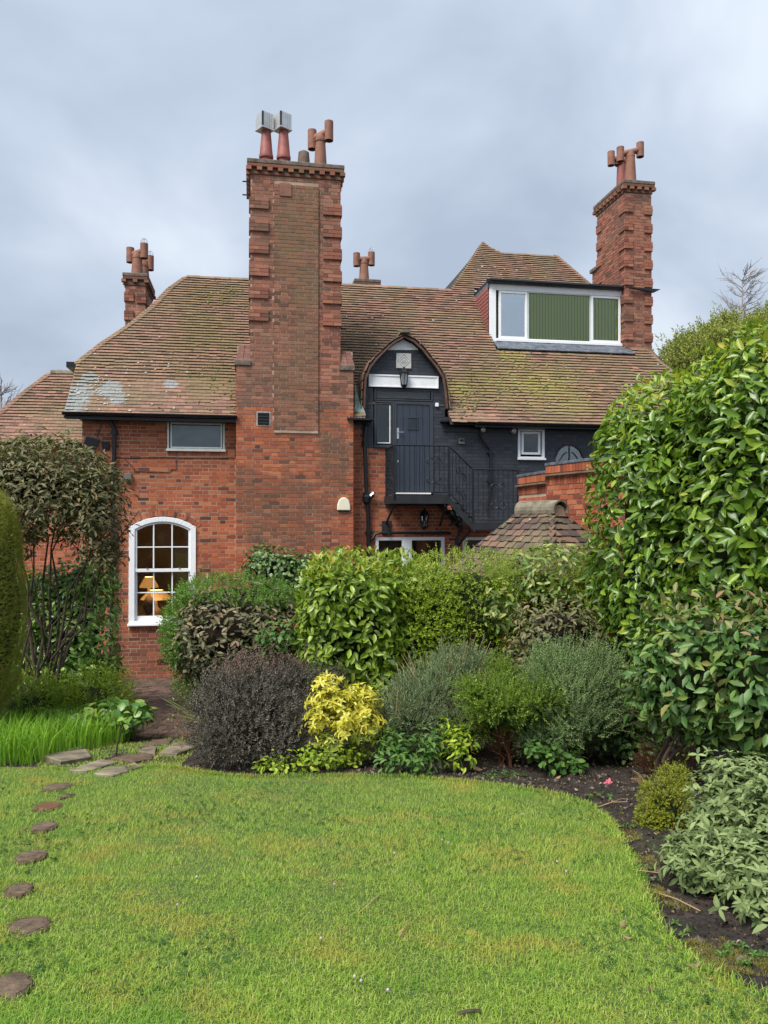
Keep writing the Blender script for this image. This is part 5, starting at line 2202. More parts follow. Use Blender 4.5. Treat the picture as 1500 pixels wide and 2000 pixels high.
def inpoly(X, Y, poly):
    X, Y = np.asarray(X), np.asarray(Y)
    c = np.zeros(X.shape, bool)
    n = len(poly)
    for i in range(n):
        x0, y0 = poly[i][:2]
        x1, y1 = poly[(i + 1) % n][:2]
        h = ((y0 <= Y) != (y1 <= Y)) & (X < x0 + (x1 - x0) * (Y - y0) / (y1 - y0 + 1e-12))
        c ^= h
    return c


LP = [(-500, 1520), (-200, 1505), (0, 1500), (80, 1502), (190, 1512), (230, 1500), (345, 1502), (380, 1508), (450, 1519), (520, 1521), (600, 1519), (700, 1518),
      (800, 1522), (900, 1530), (1000, 1541), (1080, 1553), (1150, 1576), (1188, 1605), (1215, 1650), (1240, 1700), (1262, 1760), (1285, 1820), (1340, 1880), (1420, 1925), (1520, 1965)]
lawnpoly = [tuple(gpt(*p)[:2]) for p in LP] + [(3.5, 1.6), (4.5, -3), (-7, -3), (-7, 6)]
pathL = [gpt(222, 1440), gpt(248, 1320), gpt(372, 1318), gpt(385, 1440)]
pathpoly = [tuple(p[:2]) for p in pathL]

gx = np.unique(np.concatenate([np.arange(-6, 6.01, .07), np.arange(-14, 14, .5), np.linspace(-120, 120, 25)]))
gy = np.unique(np.concatenate([np.arange(1.5, 10, .07), np.arange(10, 17, .2), np.arange(-10, 26, .8), np.linspace(-80, 300, 25)]))


def soilz(X, Y):
    fade = np.clip((9 - Y) / 2, 0, 1) * np.clip((6 - abs(X)) / 1, 0, 1)
    lump = .026 * wav(X, Y, 9, 5) + .016 * wav(X, Y, 27, 6)
    inl = inpoly(X, Y, lawnpoly)
    inp = inpoly(X, Y, pathpoly)
    z = gz(Y) + lump * fade + np.where((X > 1.6) & (Y < 7), .02, 0)
    return np.where(inl | inp, gz(Y) - .035, z)


ground = link('ground', grid(gx, gy, soilz, 'ground', M['soil']))
ground['kind'] = 'structure'
lawnz = lambda X, Y: gz(Y) + .008 + .008 * wav(X, Y, 2.2, 9)
lx = np.arange(-7, 4.6, .06)
ly = np.arange(-3, 8.5, .06)
lawn = link('lawn', grid(lx, ly, lawnz, 'lawn', M['lawn'], lambda x, y: inpoly(x, y, lawnpoly)))
lawn['kind'] = 'structure'
# path strip of brown pavers, herringbone-ish courses
px_ = np.array(pathpoly)
pm = MB()
pv = [(p[0], p[1], gz(p[1]) + .002) for p in (pathL[0], pathL[1], pathL[2], pathL[3])]
ny = 16
for i in range(ny):
    f0, f1 = i / ny, (i + 1) / ny
    q = []
    for (a, b, f) in ((0, 1, f0), (3, 2, f0), (3, 2, f1), (0, 1, f1)):
        p = np.array(pathL[a]) * (1 - f) + np.array(pathL[b]) * f
        p[2] = gz(p[1]) + .002
        q.append(p)
    pm.poly(q)
path = pm.build('path', M['soil'])
path['kind'] = 'structure'
PP = Pieces()
y = 8.3
k = 0
while y < 15.6:
    x = -6.0 + (k % 2) * .105
    while x < -2:
        for (dx, dy, hx, hy) in ((0, 0, .10, .048), (.155, .052, .048, .10)):
            cx_, cy_ = x + dx, y + dy
            if inpoly(np.array([cx_]), np.array([cy_]), pathpoly)[0]:
                PP.add((cx_, cy_, gz(cy_) - .008 + random.uniform(0, .006)), (hx, 0, 0), (0, hy, hy * -.12), (random.uniform(-.001, .001), 0, .025))
        x += .315
    y += .105
    k += 1
PP.emit('paver', 'pavers', M['paver'], path, 300)


# ------------------------------------------------------------------ plants
def T_leaf(fold=.12, droop=.16, wid=(.42, .5, .36)):
    m = [(0, 0, 0), (.32, 0, -droop * .05), (.68, 0, -droop * .4), (1, 0, -droop)]
    l = [(.22, wid[0] * .85, fold * .8 - droop * .05), (.55, wid[1], fold - droop * .25), (.82, wid[2] * .7, fold * .6 - droop * .6)]
    r = [(x, -y, z) for x, y, z in l]
    V = m + l + r
    F = [(0, 1, 4), (4, 1, 5), (1, 2, 5), (5, 2, 6), (2, 3, 6), (0, 7, 1), (7, 8, 1), (1, 8, 2), (8, 9, 2), (2, 9, 3)]
    return np.array(V, float), np.array(F)


def T_small(fold=.12, droop=.1):
    V = [(0, 0, 0), (.5, .5, fold), (.5, -.5, fold), (1, 0, -droop)]
    return np.array(V, float), np.array([(0, 3, 1), (0, 2, 3)])


def T_sprig(n=10, leaf=.30, wid=.12, ang=55, start=.1, stem=.012, seed=0, tip=.7, base=None, taper=.5):
    """a shoot along +x with leaves spiralling round it; unit length"""
    r = np.random.RandomState(seed)
    V, F = [], []
    if stem:
        V += [(0, stem, 0), (0, -stem, 0), (1, 0, .0)]
        F += [(0, 1, 2)]
    lv, lf = base or T_small()
    for i in range(n):
        t = start + (1 - start) * (i + .5) / n
        phi = i * 2.4 + r.uniform(-.3, .3)
        a = R(ang) * (1 - tip * t * .6) + r.uniform(-.15, .15)
        d = np.array([math.cos(a), math.sin(a) * math.cos(phi), math.sin(a) * math.sin(phi)])
        o = np.array([0, math.cos(phi), math.sin(phi)])
        nn = np.cross(d, np.cross(o, d)) * -1
        nn = np.array([1, 0, 0]) - d * d[0] + .05 * o
        nn /= np.linalg.norm(nn)
        s = np.cross(nn, d)
        L = leaf * (1 - taper * t) * r.uniform(.8, 1.15)
        b = len(V)
        for v in lv:
            V.append(tuple(np.array([t, 0, 0]) + d * v[0] * L + s * v[1] * wid / leaf * L + nn * v[2] * L))
        F += [tuple(b + x for x in f) for f in lf]
    return np.array(V, float), np.array(F)


def T_whorl(n=5, seed=0, base=None, wid=.42, up=.35):
    """a rosette of leaves facing +z"""
    r = np.random.RandomState(seed)
    lv, lf = base or T_leaf()
    V, F = [], []
    for i in range(n):
        ph = 2 * math.pi * i / n + r.uniform(-.25, .25)
        el = up + r.uniform(-.3, .3)
        d = np.array([math.cos(ph) * math.cos(el), math.sin(ph) * math.cos(el), math.sin(el)])
        s = np.array([-math.sin(ph), math.cos(ph), 0])
        nn = np.cross(d, s)
        if nn[2] < 0: nn = -nn; s = -s
        L = r.uniform(.75, 1.05)
        b = len(V)
        for v in lv:
            V.append(tuple(d * v[0] * L + s * v[1] * wid * 2 * L * .5 + nn * v[2] * L))
        F += [tuple(b + x for x in f) for f in lf]
    return np.array(V, float), np.array(F)


def nrmz(a):
    return a / (np.linalg.norm(a, axis=-1, keepdims=True) + 1e-9)


def place(T, P, A, Nn, L, W):
    """P,A,Nn: n x 3; L length; W width scale -> joined vertices and faces"""
    V, F = T
    A = nrmz(A)
    B = nrmz(np.cross(Nn, A))
    C = np.cross(A, B)
    out = P[:, None, :] + V[None, :, 0, None] * (A * L[:, None])[:, None, :] + V[None, :, 1, None] * (B * W[:, None])[:, None, :] + V[None, :, 2, None] * (C * L[:, None])[:, None, :]
    n = len(P)
    FF = F[None] + (np.arange(n) * len(V))[:, None, None]
    return out.reshape(-1, 3), FF.reshape(-1, F.shape[1]), (A, B, C)


def blob(px, py, Y, rx, rz, ry, p=2.0):
    """crown lobe: centre and half extents surveyed at distance Y (rx, rz in survey units, ry in metres)"""
    c = at(px, py, Y)
    k = Y / 1500.
    return (c, np.array([rx * k, ry, rz * k]), p)


def crown(blobs, n, depth=.25, lump=.10, seed=0, back=.25, lumpf=3.0, minz=None, stray=.10):
    r = np.random.RandomState(seed)
    areas = np.array([(b[1][0] * b[1][2] + b[1][0] * b[1][1] + b[1][1] * b[1][2]) for b in blobs])
    areas = areas / areas.sum()
    Ps, Ns, Ds = [], [], []
    for bi, (c, rad, p) in enumerate(blobs):
        m = int(n * areas[bi] * 2.2) + 10
        if p > 2.2:
            # boxy: sample a cube's skin, then pull in to the superellipsoid
            d = r.uniform(-1, 1, (m, 3))
            ax = r.choice(3, m, p=np.array([rad[1] * rad[2], rad[0] * rad[2], rad[0] * rad[1]]) / (rad[1] * rad[2] + rad[0] * rad[2] + rad[0] * rad[1]))
            d[np.arange(m), ax] = np.sign(d[np.arange(m), ax])
        else:
            d = nrmz(r.normal(size=(m, 3)))
        s = (np.abs(d) ** p).sum(1) ** (-1 / p)
        q = d * s[:, None]
        g = np.sign(q) * np.abs(q) ** (p - 1) / rad
        nn = nrmz(g)
        dep = depth * r.rand(m) ** 1.6
        st_ = r.rand(m) < .05
        dep = np.where(st_, -r.rand(m) ** 1.5 * stray, dep)
        W0 = c + q * rad
        lm = lump * (wav(W0[:, 0] + W0[:, 2] * .7, W0[:, 1] - W0[:, 2] * .5, lumpf, seed + 3) + .5 * wav(W0[:, 2] + W0[:, 0] * .4, W0[:, 0] * .8 + W0[:, 1], lumpf * 2.3, seed + 5))
        P = W0 + nn * (lm - dep)[:, None]
        ok = np.ones(m, bool)
        for bj, (c2, rad2, p2) in enumerate(blobs):
            if bj != bi:
                v = (np.abs((P - c2) / (rad2 + lump * .3)) ** p2).sum(1)
                ok &= v > (1 - min(.8, 1.5 * depth / rad2.min())) ** p2
        view = nrmz(CAM - P)
        f = (view * nn).sum(1)
        ok &= (f > -.25) | (r.rand(m) < back)
        if minz is not None:
            ok &= P[:, 2] > minz
        else:
            ok &= P[:, 2] > gz(P[:, 1]) + .02
        Ps.append(P[ok]); Ns.append(nn[ok]); Ds.append(dep[ok] / max(depth, 1e-6))
    P, Nn, D = np.concatenate(Ps), np.concatenate(Ns), np.concatenate(Ds)
    if len(P) > n:
        k = r.choice(len(P), n, replace=False)
        P, Nn, D = P[k], Nn[k], D[k]
    return P, Nn, D


def core_mesh(blobs, name, parent, sh, mat, shrink=.82, inset=None):  # solid core that closes the crown, coloured as its shaded inside
    Vs, Fs = [], []
    nb = 0
    for (c, rad, p) in blobs:
        nu, nv = 14, 10
        V = []
        for j in range(nv + 1):
            th = math.pi * j / nv
            for i in range(nu):
                ph = 2 * math.pi * i / nu
                d = np.array([math.sin(th) * math.cos(ph), math.sin(th) * math.sin(ph), math.cos(th)])
                s = (np.abs(d) ** p).sum() ** (-1 / p)
                rr_ = np.maximum(rad - inset, rad * .3) if inset else rad * shrink
                q = d * s * rr_ * (1 + .06 * math.sin(ph * 5 + th * 7))
                V.append(c + q)
        V = np.array(V)
        V[:, 2] = np.maximum(V[:, 2], gz(V[:, 1]) + .0)
        F = [(j * nu + i, j * nu + (i + 1) % nu, (j + 1) * nu + (i + 1) % nu, (j + 1) * nu + i) for j in range(nv) for i in range(nu)]
        Vs.append(V - sh); Fs.append(np.array(F) + nb); nb += len(V)
    me = fastmesh(name, np.concatenate(Vs), np.concatenate(Fs), mat, smooth=True)
    o = link(name, me, parent)
    o['kind'] = 'stuff'
    return o


M['coreshade'] = plain('shade_core', (.024, .034, .012), .95, var=.6, nscale=30, spec=.1)  # dark green for the cores: the crown's inner shade put into colour
M['coreshade_brown'] = plain('brown_shade_core', (.028, .020, .014), .95, var=.6, nscale=30, spec=.1)  # same in brown, shade painted on a solid core


def twigs(name, parent, sh, base, targets, mat, r0=.02, seed=0, wig=.08, seg=5, sub=2):
    r = np.random.RandomState(seed)
    mb = MB()
    for t in targets:
        t = np.asarray(t, float)
        b = np.asarray(base, float) + r.normal(size=3) * np.array([.08, .08, 0])
        pts = []
        n = 6
        for i in range(n + 1):
            f = i / n
            p = b + (t - b) * np.array([f ** 1.25, f ** 1.25, f ** .85])
            p = p + r.normal(size=3) * wig * (math.sin(math.pi * f)) * .5
            pts.append(p)
        mb.tube(pts, [r0 * (1 - .75 * i / n) for i in range(n + 1)], seg, cap=False)
        for s_ in range(sub):
            i = r.randint(2, n)
            p = pts[i]
            e = p + (t - b) * r.uniform(.15, .3) + r.normal(size=3) * np.linalg.norm(t - b) * .16
            m_ = (p + e) / 2 + r.normal(size=3) * wig * .4
            mb.tube([p, m_, e], [r0 * .4, r0 * .25, r0 * .1], 4, cap=False)
    return mb.build(name, mat, parent, shift=sh)


class Plant:
    def __init__(s, name, label, cat, base, group=None):
        s.sh = np.array(base, float)
        s.root = empty(name, base, 0, label, cat, group)

    def leaves(s, T, P, Nn, mat, L, W, seed=0, up=.45, jit=.5, hang=.35, mode='flat', name='leaf', plural='leaves', single=0, D=None, Lvar=.25, Ldir=None, smooth=True):
        r = np.random.RandomState(seed + 77)
        n = len(P)
        J = r.normal(size=(n, 3))
        if mode == 'flat':          # blades face outward and up, tips hang or stick out
            N2 = nrmz(Nn + np.array([0, 0, up]) + J * jit * .6)
            A = np.cross(N2, nrmz(r.normal(size=(n, 3))))
            A = nrmz(nrmz(A) + Nn * .55 + np.array([0, 0, -hang]) + r.normal(size=(n, 3)) * .15)
        elif mode == 'out':         # shoots point outward and up
            A = nrmz(Nn * 1.0 + np.array([0, 0, up]) + J * jit)
            N2 = nrmz(r.normal(size=(n, 3)))
        elif mode == 'rosette':     # template faces +z -> facing outward
            N2 = nrmz(Nn + np.array([0, 0, up]) + J * jit)
            A = nrmz(np.cross(N2, r.normal(size=(n, 3))))
        N2 = nrmz(N2 - A * (N2 * A).sum(1, keepdims=True))
        Ls = L * (1 + r.uniform(-Lvar, Lvar, n))
        Ws = Ls * W
        idx = np.arange(n)
        if single:
            px, py = proj(P)
            vis = (px > -10) & (px < 1510) & (py > 0) & (py < 2010)
            f = (nrmz(CAM - P) * Nn).sum(1)
            sc = vis * (Ls / np.linalg.norm(P - CAM, axis=1)) * (.4 + np.clip(f, 0, 1)) * (1.15 - (D if D is not None else 0))
            order = np.argsort(-sc)
            pick, idx = order[:single], order[single:]
            Am = nrmz(A)
            Bm = nrmz(np.cross(N2, Am))
            Cm = np.cross(Am, Bm)
            Ts = T if isinstance(T, list) else [T]
            mes = [fastmesh(name, q[0], q[1], mat, smooth=smooth) for q in Ts]
            for i in pick:
                o = bpy.data.objects.new(name, mes[i % len(mes)])
                o.parent = s.root
                a, b, c, p = Am[i] * Ls[i], Bm[i] * Ws[i], Cm[i] * Ls[i], P[i] - s.sh
                o.matrix_local = Matrix(((a[0], b[0], c[0], p[0]), (a[1], b[1], c[1], p[1]), (a[2], b[2], c[2], p[2]), (0, 0, 0, 1)))
                col.objects.link(o)
        if len(idx):
            Ts = T if isinstance(T, list) else [T]
            Vs, Fs, nb = [], [], 0
            for k, q in enumerate(Ts):
                ii = idx[idx % len(Ts) == k]
                if not len(ii):
                    continue
                V, F, _ = place(q, P[ii] - s.sh, A[ii], N2[ii], Ls[ii], Ws[ii])
                Vs.append(V); Fs.append(F + nb); nb += len(V)
            o = link(plural, fastmesh(plural, np.concatenate(Vs), np.concatenate(Fs), mat, smooth=smooth), s.root)
            o['kind'] = 'stuff'
            return o


def gbase_at(blobs):
    c = np.mean([b[0] for b in blobs], 0)
    return np.array([c[0], c[1], gz(c[1])])


# leaf materials
M['laurel'] = leafmat('laurel_leaf', [(0, (0.053, 0.118, 0.012)), (0.4, (0.105, 0.202, 0.017)), (0.75, (0.165, 0.278, 0.025)), (1, (0.285, 0.403, 0.042))], .32, .22, .55, 1.4, .3)
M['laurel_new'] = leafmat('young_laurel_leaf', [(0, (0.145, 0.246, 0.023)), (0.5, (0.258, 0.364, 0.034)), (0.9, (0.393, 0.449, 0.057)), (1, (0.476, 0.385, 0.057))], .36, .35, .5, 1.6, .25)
M['laurel_mid'] = leafmat('hedge_laurel_leaf', [(0, (0.078, 0.15, 0.013)), (0.5, (0.173, 0.272, 0.022)), (1, (0.312, 0.422, 0.044))], .34, .25, .5)
M['privet'] = leafmat('hedge_leaf', [(0, (0.114, 0.202, 0.013)), (0.5, (0.251, 0.366, 0.026)), (1, (0.455, 0.549, 0.046))], .5, .28, .4, 1.8, .35)
M['privet_top'] = leafmat('hedge_new_leaf', [(0, (0.172, 0.264, 0.04)), (0.5, (0.304, 0.409, 0.059)), (1, (0.475, 0.528, 0.092))], .5, .32, .4)
M['damaged'] = leafmat('dull_laurel_leaf', [(0, (0.038, 0.093, 0.019)), (0.4, (0.075, 0.169, 0.032)), (0.75, (0.129, 0.235, 0.047)), (0.92, (0.212, 0.284, 0.063)), (1, (0.271, 0.24, 0.068))], .45, .18, .45)
M['damaged_tip'] = leafmat('scorched_tip_leaf', [(0, (.10, .13, .04)), (.5, (.22, .23, .08)), (.85, (.34, .28, .12)), (1, (.34, .15, .09))], .5, .25, .4)
M['viburnum'] = leafmat('bronzed_leaf', [(0, (0.075, 0.076, 0.033)), (0.4, (0.15, 0.152, 0.058)), (0.7, (0.217, 0.195, 0.083)), (1, (0.284, 0.209, 0.108))], .5, .18, .4, 1.8, .4, (.06, .085, .03))
M['viburnum_d'] = leafmat('dark_bronze_leaf', [(0, (0.05, 0.057, 0.025)), (0.5, (0.132, 0.132, 0.06)), (0.8, (0.209, 0.184, 0.09)), (1, (0.286, 0.196, 0.12))], .5, .15, .4)
M['camellia'] = leafmat('dark_glossy_leaf', [(0, (0.083, 0.192, 0.033)), (0.6, (0.219, 0.411, 0.061)), (1, (0.547, 0.765, 0.164))], .3, .12, .6)
M['yew'] = leafmat('yew_needle', [(0, (0.188, 0.234, 0.026)), (0.5, (0.348, 0.386, 0.047)), (1, (0.64, 0.586, 0.095))], .6, .1, .3, 3.0, .4)
M['honeysuckle'] = leafmat('fresh_green_leaf', [(0, (0.06, 0.156, 0.022)), (0.5, (0.12, 0.26, 0.033)), (1, (0.24, 0.377, 0.055))], .5, .28, .35)
M['ivy'] = leafmat('ivy_leaf', [(0, (.03, .08, .018)), (.5, (.07, .145, .028)), (1, (.18, .26, .07))], .4, .15, .5)
M['hebe'] = leafmat('purple_grey_leaf', [(0, (0.031, 0.03, 0.023)), (0.4, (0.085, 0.077, 0.061)), (0.75, (0.158, 0.137, 0.115)), (1, (0.244, 0.19, 0.152))], .5, .08, .45, 2.0, .35)
M['hebe_tip'] = leafmat('purple_tip_leaf', [(0, (.09, .055, .05)), (.5, (.16, .10, .085)), (1, (.26, .17, .14))], .55, .12, .35)
M['choisya'] = leafmat('golden_leaf', [(0, (.42, .40, .03)), (.5, (.62, .56, .06)), (1, (.74, .68, .15))], .42, .3, .4, 4, .15)
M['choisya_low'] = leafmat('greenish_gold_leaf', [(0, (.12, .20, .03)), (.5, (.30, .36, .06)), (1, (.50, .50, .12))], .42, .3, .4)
M['lavender'] = leafmat('grey_green_needle', [(0, (0.116, 0.161, 0.075)), (0.5, (0.254, 0.336, 0.17)), (1, (0.439, 0.564, 0.32))], .7, .15, .2, 3, .3, (.10, .08, .06))
M['conifer'] = leafmat('bright_conifer_needle', [(0, (.08, .15, .015)), (.5, (.17, .28, .03)), (1, (.30, .40, .06))], .6, .2, .3, 5, .3)
M['rosemary'] = leafmat('rosemary_needle', [(0, (0.088, 0.149, 0.05)), (0.5, (0.175, 0.27, 0.099)), (1, (0.325, 0.419, 0.176))], .65, .12, .3)
M['herb'] = leafmat('soft_green_leaf', [(0, (0.042, 0.106, 0.022)), (0.5, (0.084, 0.188, 0.039)), (1, (0.182, 0.3, 0.066))], .5, .3, .3)
M['sage'] = leafmat('sage_leaf', [(0, (0.094, 0.133, 0.049)), (0.5, (0.188, 0.254, 0.095)), (1, (0.315, 0.387, 0.169))], .8, .22, .15, 6, .2)
M['euonymus'] = leafmat('yellow_green_ball_leaf', [(0, (0.117, 0.156, 0.013)), (0.5, (0.221, 0.26, 0.019)), (1, (0.468, 0.442, 0.039))], .5, .2, .4)
M['grassy'] = leafmat('tall_grass_blade', [(0, (0.099, 0.242, 0.013)), (0.5, (0.187, 0.396, 0.022)), (1, (0.33, 0.528, 0.055))], .5, .4, .3)
M['bergenia'] = leafmat('bergenia_leaf', [(0, (0.06, 0.156, 0.03)), (0.6, (0.144, 0.288, 0.048)), (1, (0.312, 0.408, 0.084))], .35, .22, .5)
M['cordyline'] = leafmat('strap_leaf', [(0, (.04, .055, .02)), (.5, (.10, .12, .04)), (1, (.22, .22, .08))], .45, .12, .4)
M['tree'] = leafmat('distant_tree_leaf', [(0, (0.139, 0.165, 0.039)), (0.5, (0.264, 0.3, 0.065)), (1, (0.449, 0.465, 0.13))], .6, .25, .3, .7, .4)
M['red'] = leafmat('red_flower', [(0, (.35, .02, .03)), (1, (.50, .05, .06))], .6, .2, .2)
M['rust'] = leafmat('rusty_stem', [(0, (.06, .022, .014)), (.5, (.13, .045, .025)), (1, (.24, .10, .05))], .8, .1, .2)
M['deadleaf'] = leafmat('fallen_leaf', [(0, (.13, .075, .045)), (.5, (.26, .17, .10)), (1, (.42, .28, .17))], .7, .1, .3)
def bladecol():
    m = leafmat('lawn_blade', [(0, (.13, .23, .03)), (.3, (.23, .385, .045)), (.65, (.34, .50, .065)), (.93, (.48, .59, .11)), (1, (.60, .52, .22))], .55, .32, .3, .9, .0)
    t = m.node_tree
    b = t.nodes['Principled BSDF']
    src = b.inputs['Base Color'].links[0].from_socket
    p1 = sstep(t, noise(t, 1.6, 8, .76, 2), .49, .60)
    c = mixc(t, mth(t, 'MULTIPLY', p1, .6), src, (.48, .43, .08))
    p2 = sstep(t, noise(t, 2.6, 6, .7, 7), .50, .64)
    c = mixc(t, mth(t, 'MULTIPLY', p2, .5), c, (.15, .35, .04))
    t.links.new(c, b.inputs['Base Color'])
    for n in t.nodes:
        if n.type == 'BSDF_TRANSLUCENT':
            t.links.new(c, n.inputs['Color'])
    return m


M['blade'] = bladecol()

LEAF = [T_leaf(), T_leaf(.05, .32, (.36, .46, .30)), T_leaf(.20, .02, (.46, .52, .40)), T_leaf(.10, -.15, (.38, .48, .34))]
LEAF1 = T_leaf()
BROAD = [T_leaf(.10, .10, (.5, .5, .42)), T_leaf(.04, .28, (.55, .5, .36)), T_leaf(.18, 0, (.45, .55, .42))]
SMALL = T_small()

# ---- tall laurel hedge on the right: lobes along a line running away from the viewer
def lobe(x, y, z0, z1, rx, ry, p=2.6):
    return (np.array([x, y, (z0 + z1) / 2]), np.array([rx, ry, (z1 - z0) / 2]), p)


hb = [lobe(3.10, 7.9, -.55, 3.10, .90, 1.0, 2.8), lobe(3.50, 6.8, -.45, 3.28, .92, 1.1, 2.8), lobe(3.85, 5.6, -.4, 3.2, .92, 1.1, 2.8)]
base = np.array([3.4, 7.0, gz(7.0)])
p = Plant('laurel_hedge', 'tall glossy bright green laurel hedge filling the right side', 'hedge', base)
P, Nn, D = crown(hb, 23000, .34, .085, 21, .3, 3.2, stray=.06)
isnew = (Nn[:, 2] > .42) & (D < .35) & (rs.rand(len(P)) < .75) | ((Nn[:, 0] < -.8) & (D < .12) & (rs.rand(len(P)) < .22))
p.leaves(LEAF, P[~isnew], Nn[~isnew], M['laurel'], .115, .42, 1, single=300, D=D[~isnew], hang=.30, up=.45, Lvar=.4)
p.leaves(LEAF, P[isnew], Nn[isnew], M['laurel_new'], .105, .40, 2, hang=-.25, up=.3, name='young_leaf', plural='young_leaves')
core_mesh(hb, 'shade_core', p.root, base, M['coreshade'], inset=.33)
twigs('stem', p.root, base, (3.1, 7.6, gz(7.6)), [(2.9, 7.5, .4), (3.2, 7.2, .6), (3.3, 6.8, .5)], M['bark'], .03, 5)

# ---- dull, weather-marked laurel in front of it
bl = [blob(1400, 1300, 5.9, 155, 150, .62, 2.3), blob(1290, 1340, 6.15, 70, 95, .35), blob(1510, 1320, 5.3, 130, 160, .5)]
base = gbase_at(bl)
p = Plant('marked_laurel', 'dull grey green laurel bush with scorched yellowish tips, below the tall hedge at right', 'shrub', base)
P, Nn, D = crown(bl, 2300, .26, .09, 31, .25, 4)
top = (P[:, 2] > base[2] + 1.30) & (D < .6) & (rs.rand(len(P)) < .65)
p.leaves(LEAF, P[~top], Nn[~top], M['damaged'], .095, .46, 3, single=300, D=D[~top])
p.leaves(LEAF, P[top], Nn[top], M['damaged_tip'], .075, .42, 4, hang=-.5, name='tip_leaf', plural='tip_leaves')
core_mesh(bl, 'shade_core', p.root, base, M['coreshade'], inset=.24)
twigs('stem', p.root, base, (2.2, 6.1, gz(6.1)), [bl[1][0] + (0, 0, -.1), bl[0][0] + (-.3, 0, -.2), bl[0][0], bl[0][0] + (.2, 0, -.2)], M['bark'], .016, 3, .05)

# ---- laurel hedge in the middle
bl = [blob(690, 1215, 8.7, 104, 140, .55, 3.0), blob(640, 1170, 8.6, 52, 80, .4, 2.4), blob(775, 1210, 9.0, 75, 132, .5, 3.2)]
base = gbase_at(bl)
p = Plant('laurel_hedge', 'rounded bright laurel hedge in the middle, left end of the mixed hedge', 'hedge', base)
P, Nn, D = crown(bl, 6600, .26, .05, 41, .15, 4, stray=.05)
new = ((Nn[:, 2] > .35) | ((P[:, 2] > at(700, 1130, 8.4)[2]) & (rs.rand(len(P)) < .6))) & (D < .6)
p.leaves(LEAF, P[~new], Nn[~new], M['laurel_mid'], .105, .44, 5, single=300, D=D[~new], hang=.4, up=.35)
p.leaves(LEAF, P[new], Nn[new], M['laurel_new'], .085, .36, 6, hang=-.6, up=.2, name='young_leaf', plural='young_leaves')
core_mesh(bl, 'shade_core', p.root, base, M['coreshade'], inset=.26)

# ---- small-leaved hedge to its right
bl = [blob(905, 1215, 8.9, 118, 136, .5, 3.2), blob(1060, 1212, 9.0, 110, 130, .5, 3.2), blob(830, 1230, 8.75, 80, 120, .4, 2.6), blob(1180, 1240, 9.0, 60, 140, .5, 3)]
base = gbase_at(bl)
p = Plant('mixed_hedge', 'clipped small leaved green hedge between the middle laurel and the tall hedge', 'hedge', base)
P, Nn, D = crown(bl, 11000, .28, .07, 51, .12, 4)
new = ((Nn[:, 2] > .35) | (P[:, 2] > at(900, 1120, 8.6)[2])) & (D < .8)
SP1 = T_sprig(7, .42, .22, 58, .15, .008, 3)
p.leaves(SP1, P[~new], Nn[~new], M['privet'], .082, 1.0, 7, mode='out', up=.3, jit=.5, plural='leafy_shoots')
p.leaves(SP1, P[new], Nn[new], M['privet_top'], .085, 1.0, 8, mode='out', up=.8, jit=.35, plural='young_shoots')
core_mesh(bl, 'shade_core', p.root, base, M['coreshade'], inset=.26)
# broader variegated leaves at the right half of its top
bl2 = [blob(1085, 1120, 8.75, 85, 55, .3, 2.6), blob(975, 1185, 8.5, 40, 55, .2)]
P, Nn, D = crown(bl2, 800, .15, .05, 52, .2, 4)
M['varieg'] = leafmat('pale_edged_leaf', [(0, (.08, .16, .03)), (.5, (.20, .28, .06)), (1, (.46, .46, .16))], .4, .25, .4)
base = gbase_at(bl2)
p = Plant('spotted_shrub', 'pale yellow edged leaves growing through the top of the small leaved hedge', 'shrub', base)
p.leaves(BROAD, P, Nn, M['varieg'], .085, .40, 9, single=80, D=D)
twigs('stem', p.root, base, base, [bl2[0][0], bl2[1][0], bl2[0][0] + (.3, 0, 0)], M['bark'], .012, 4)

# ---- brown-leaved viburnum in front of the right part of the hedge
bl = [blob(1090, 1245, 7.9, 100, 82, .42, 2.3), blob(1040, 1300, 7.9, 65, 75, .35), blob(1165, 1290, 7.9, 55, 85, .35)]
base = gbase_at(bl)
p = Plant('bronze_viburnum', 'bronze brown leaved shrub below the hedge, above the grey green rosemary', 'shrub', base)
P, Nn, D = crown(bl, 2300, .22, .07, 61, .2, 5)
WH = T_whorl(4, 2, T_leaf(.14, .2), .36, .25)
p.leaves(LEAF, P, Nn, M['viburnum'], .075, .40, 10, single=150, D=D, up=.6, hang=.35)
core_mesh(bl, 'shade_core', p.root, base, M['coreshade_brown'], inset=.2)
twigs('stem', p.root, base, base, [b[0] for b in bl], M['bark'], .014, 4)

# ---- mounded shrub left of centre
bl = [blob(458, 1222, 9.9, 130, 96, .85, 2.4), blob(395, 1245, 9.9, 70, 76, .6, 2.2), blob(535, 1240, 9.8, 62, 84, .6, 2.2)]
base = gbase_at(bl)
p = Plant('domed_shrub', 'large clipped domed shrub of bronze leaves edged with fresh green, right of the arched window', 'shrub', base)
P, Nn, D = crown(bl, 7600, .24, .05, 71, .2, 4)
view = nrmz(CAM - P)
facing = (view * Nn).sum(1)
# fresh shoots clothe the rim and the top; the face is bronze
cpx, cpy = proj(P)
rim = ((Nn[:, 2] > .60) | (Nn[:, 0] < -.52)) & (D < .8) & (rs.rand(len(P)) < .85)
SP2 = T_sprig(8, .40, .24, 60, .15, .008, 5)
p.leaves(SP2, P[rim], Nn[rim], M['honeysuckle'], .085, 1.0, 11, mode='out', up=.5, plural='fresh_shoots')
p.leaves(LEAF, P[~rim], Nn[~rim], M['viburnum_d'], .086, .42, 12, single=150, D=D[~rim], up=.7, hang=.4)
core_mesh(bl, 'shade_core', p.root, base, M['coreshade_brown'], inset=.18)
twigs('stem', p.root, base, base, [b[0] + (0, -.2, -.1) for b in bl] + [bl[0][0]], M['bark'], .02, 4)
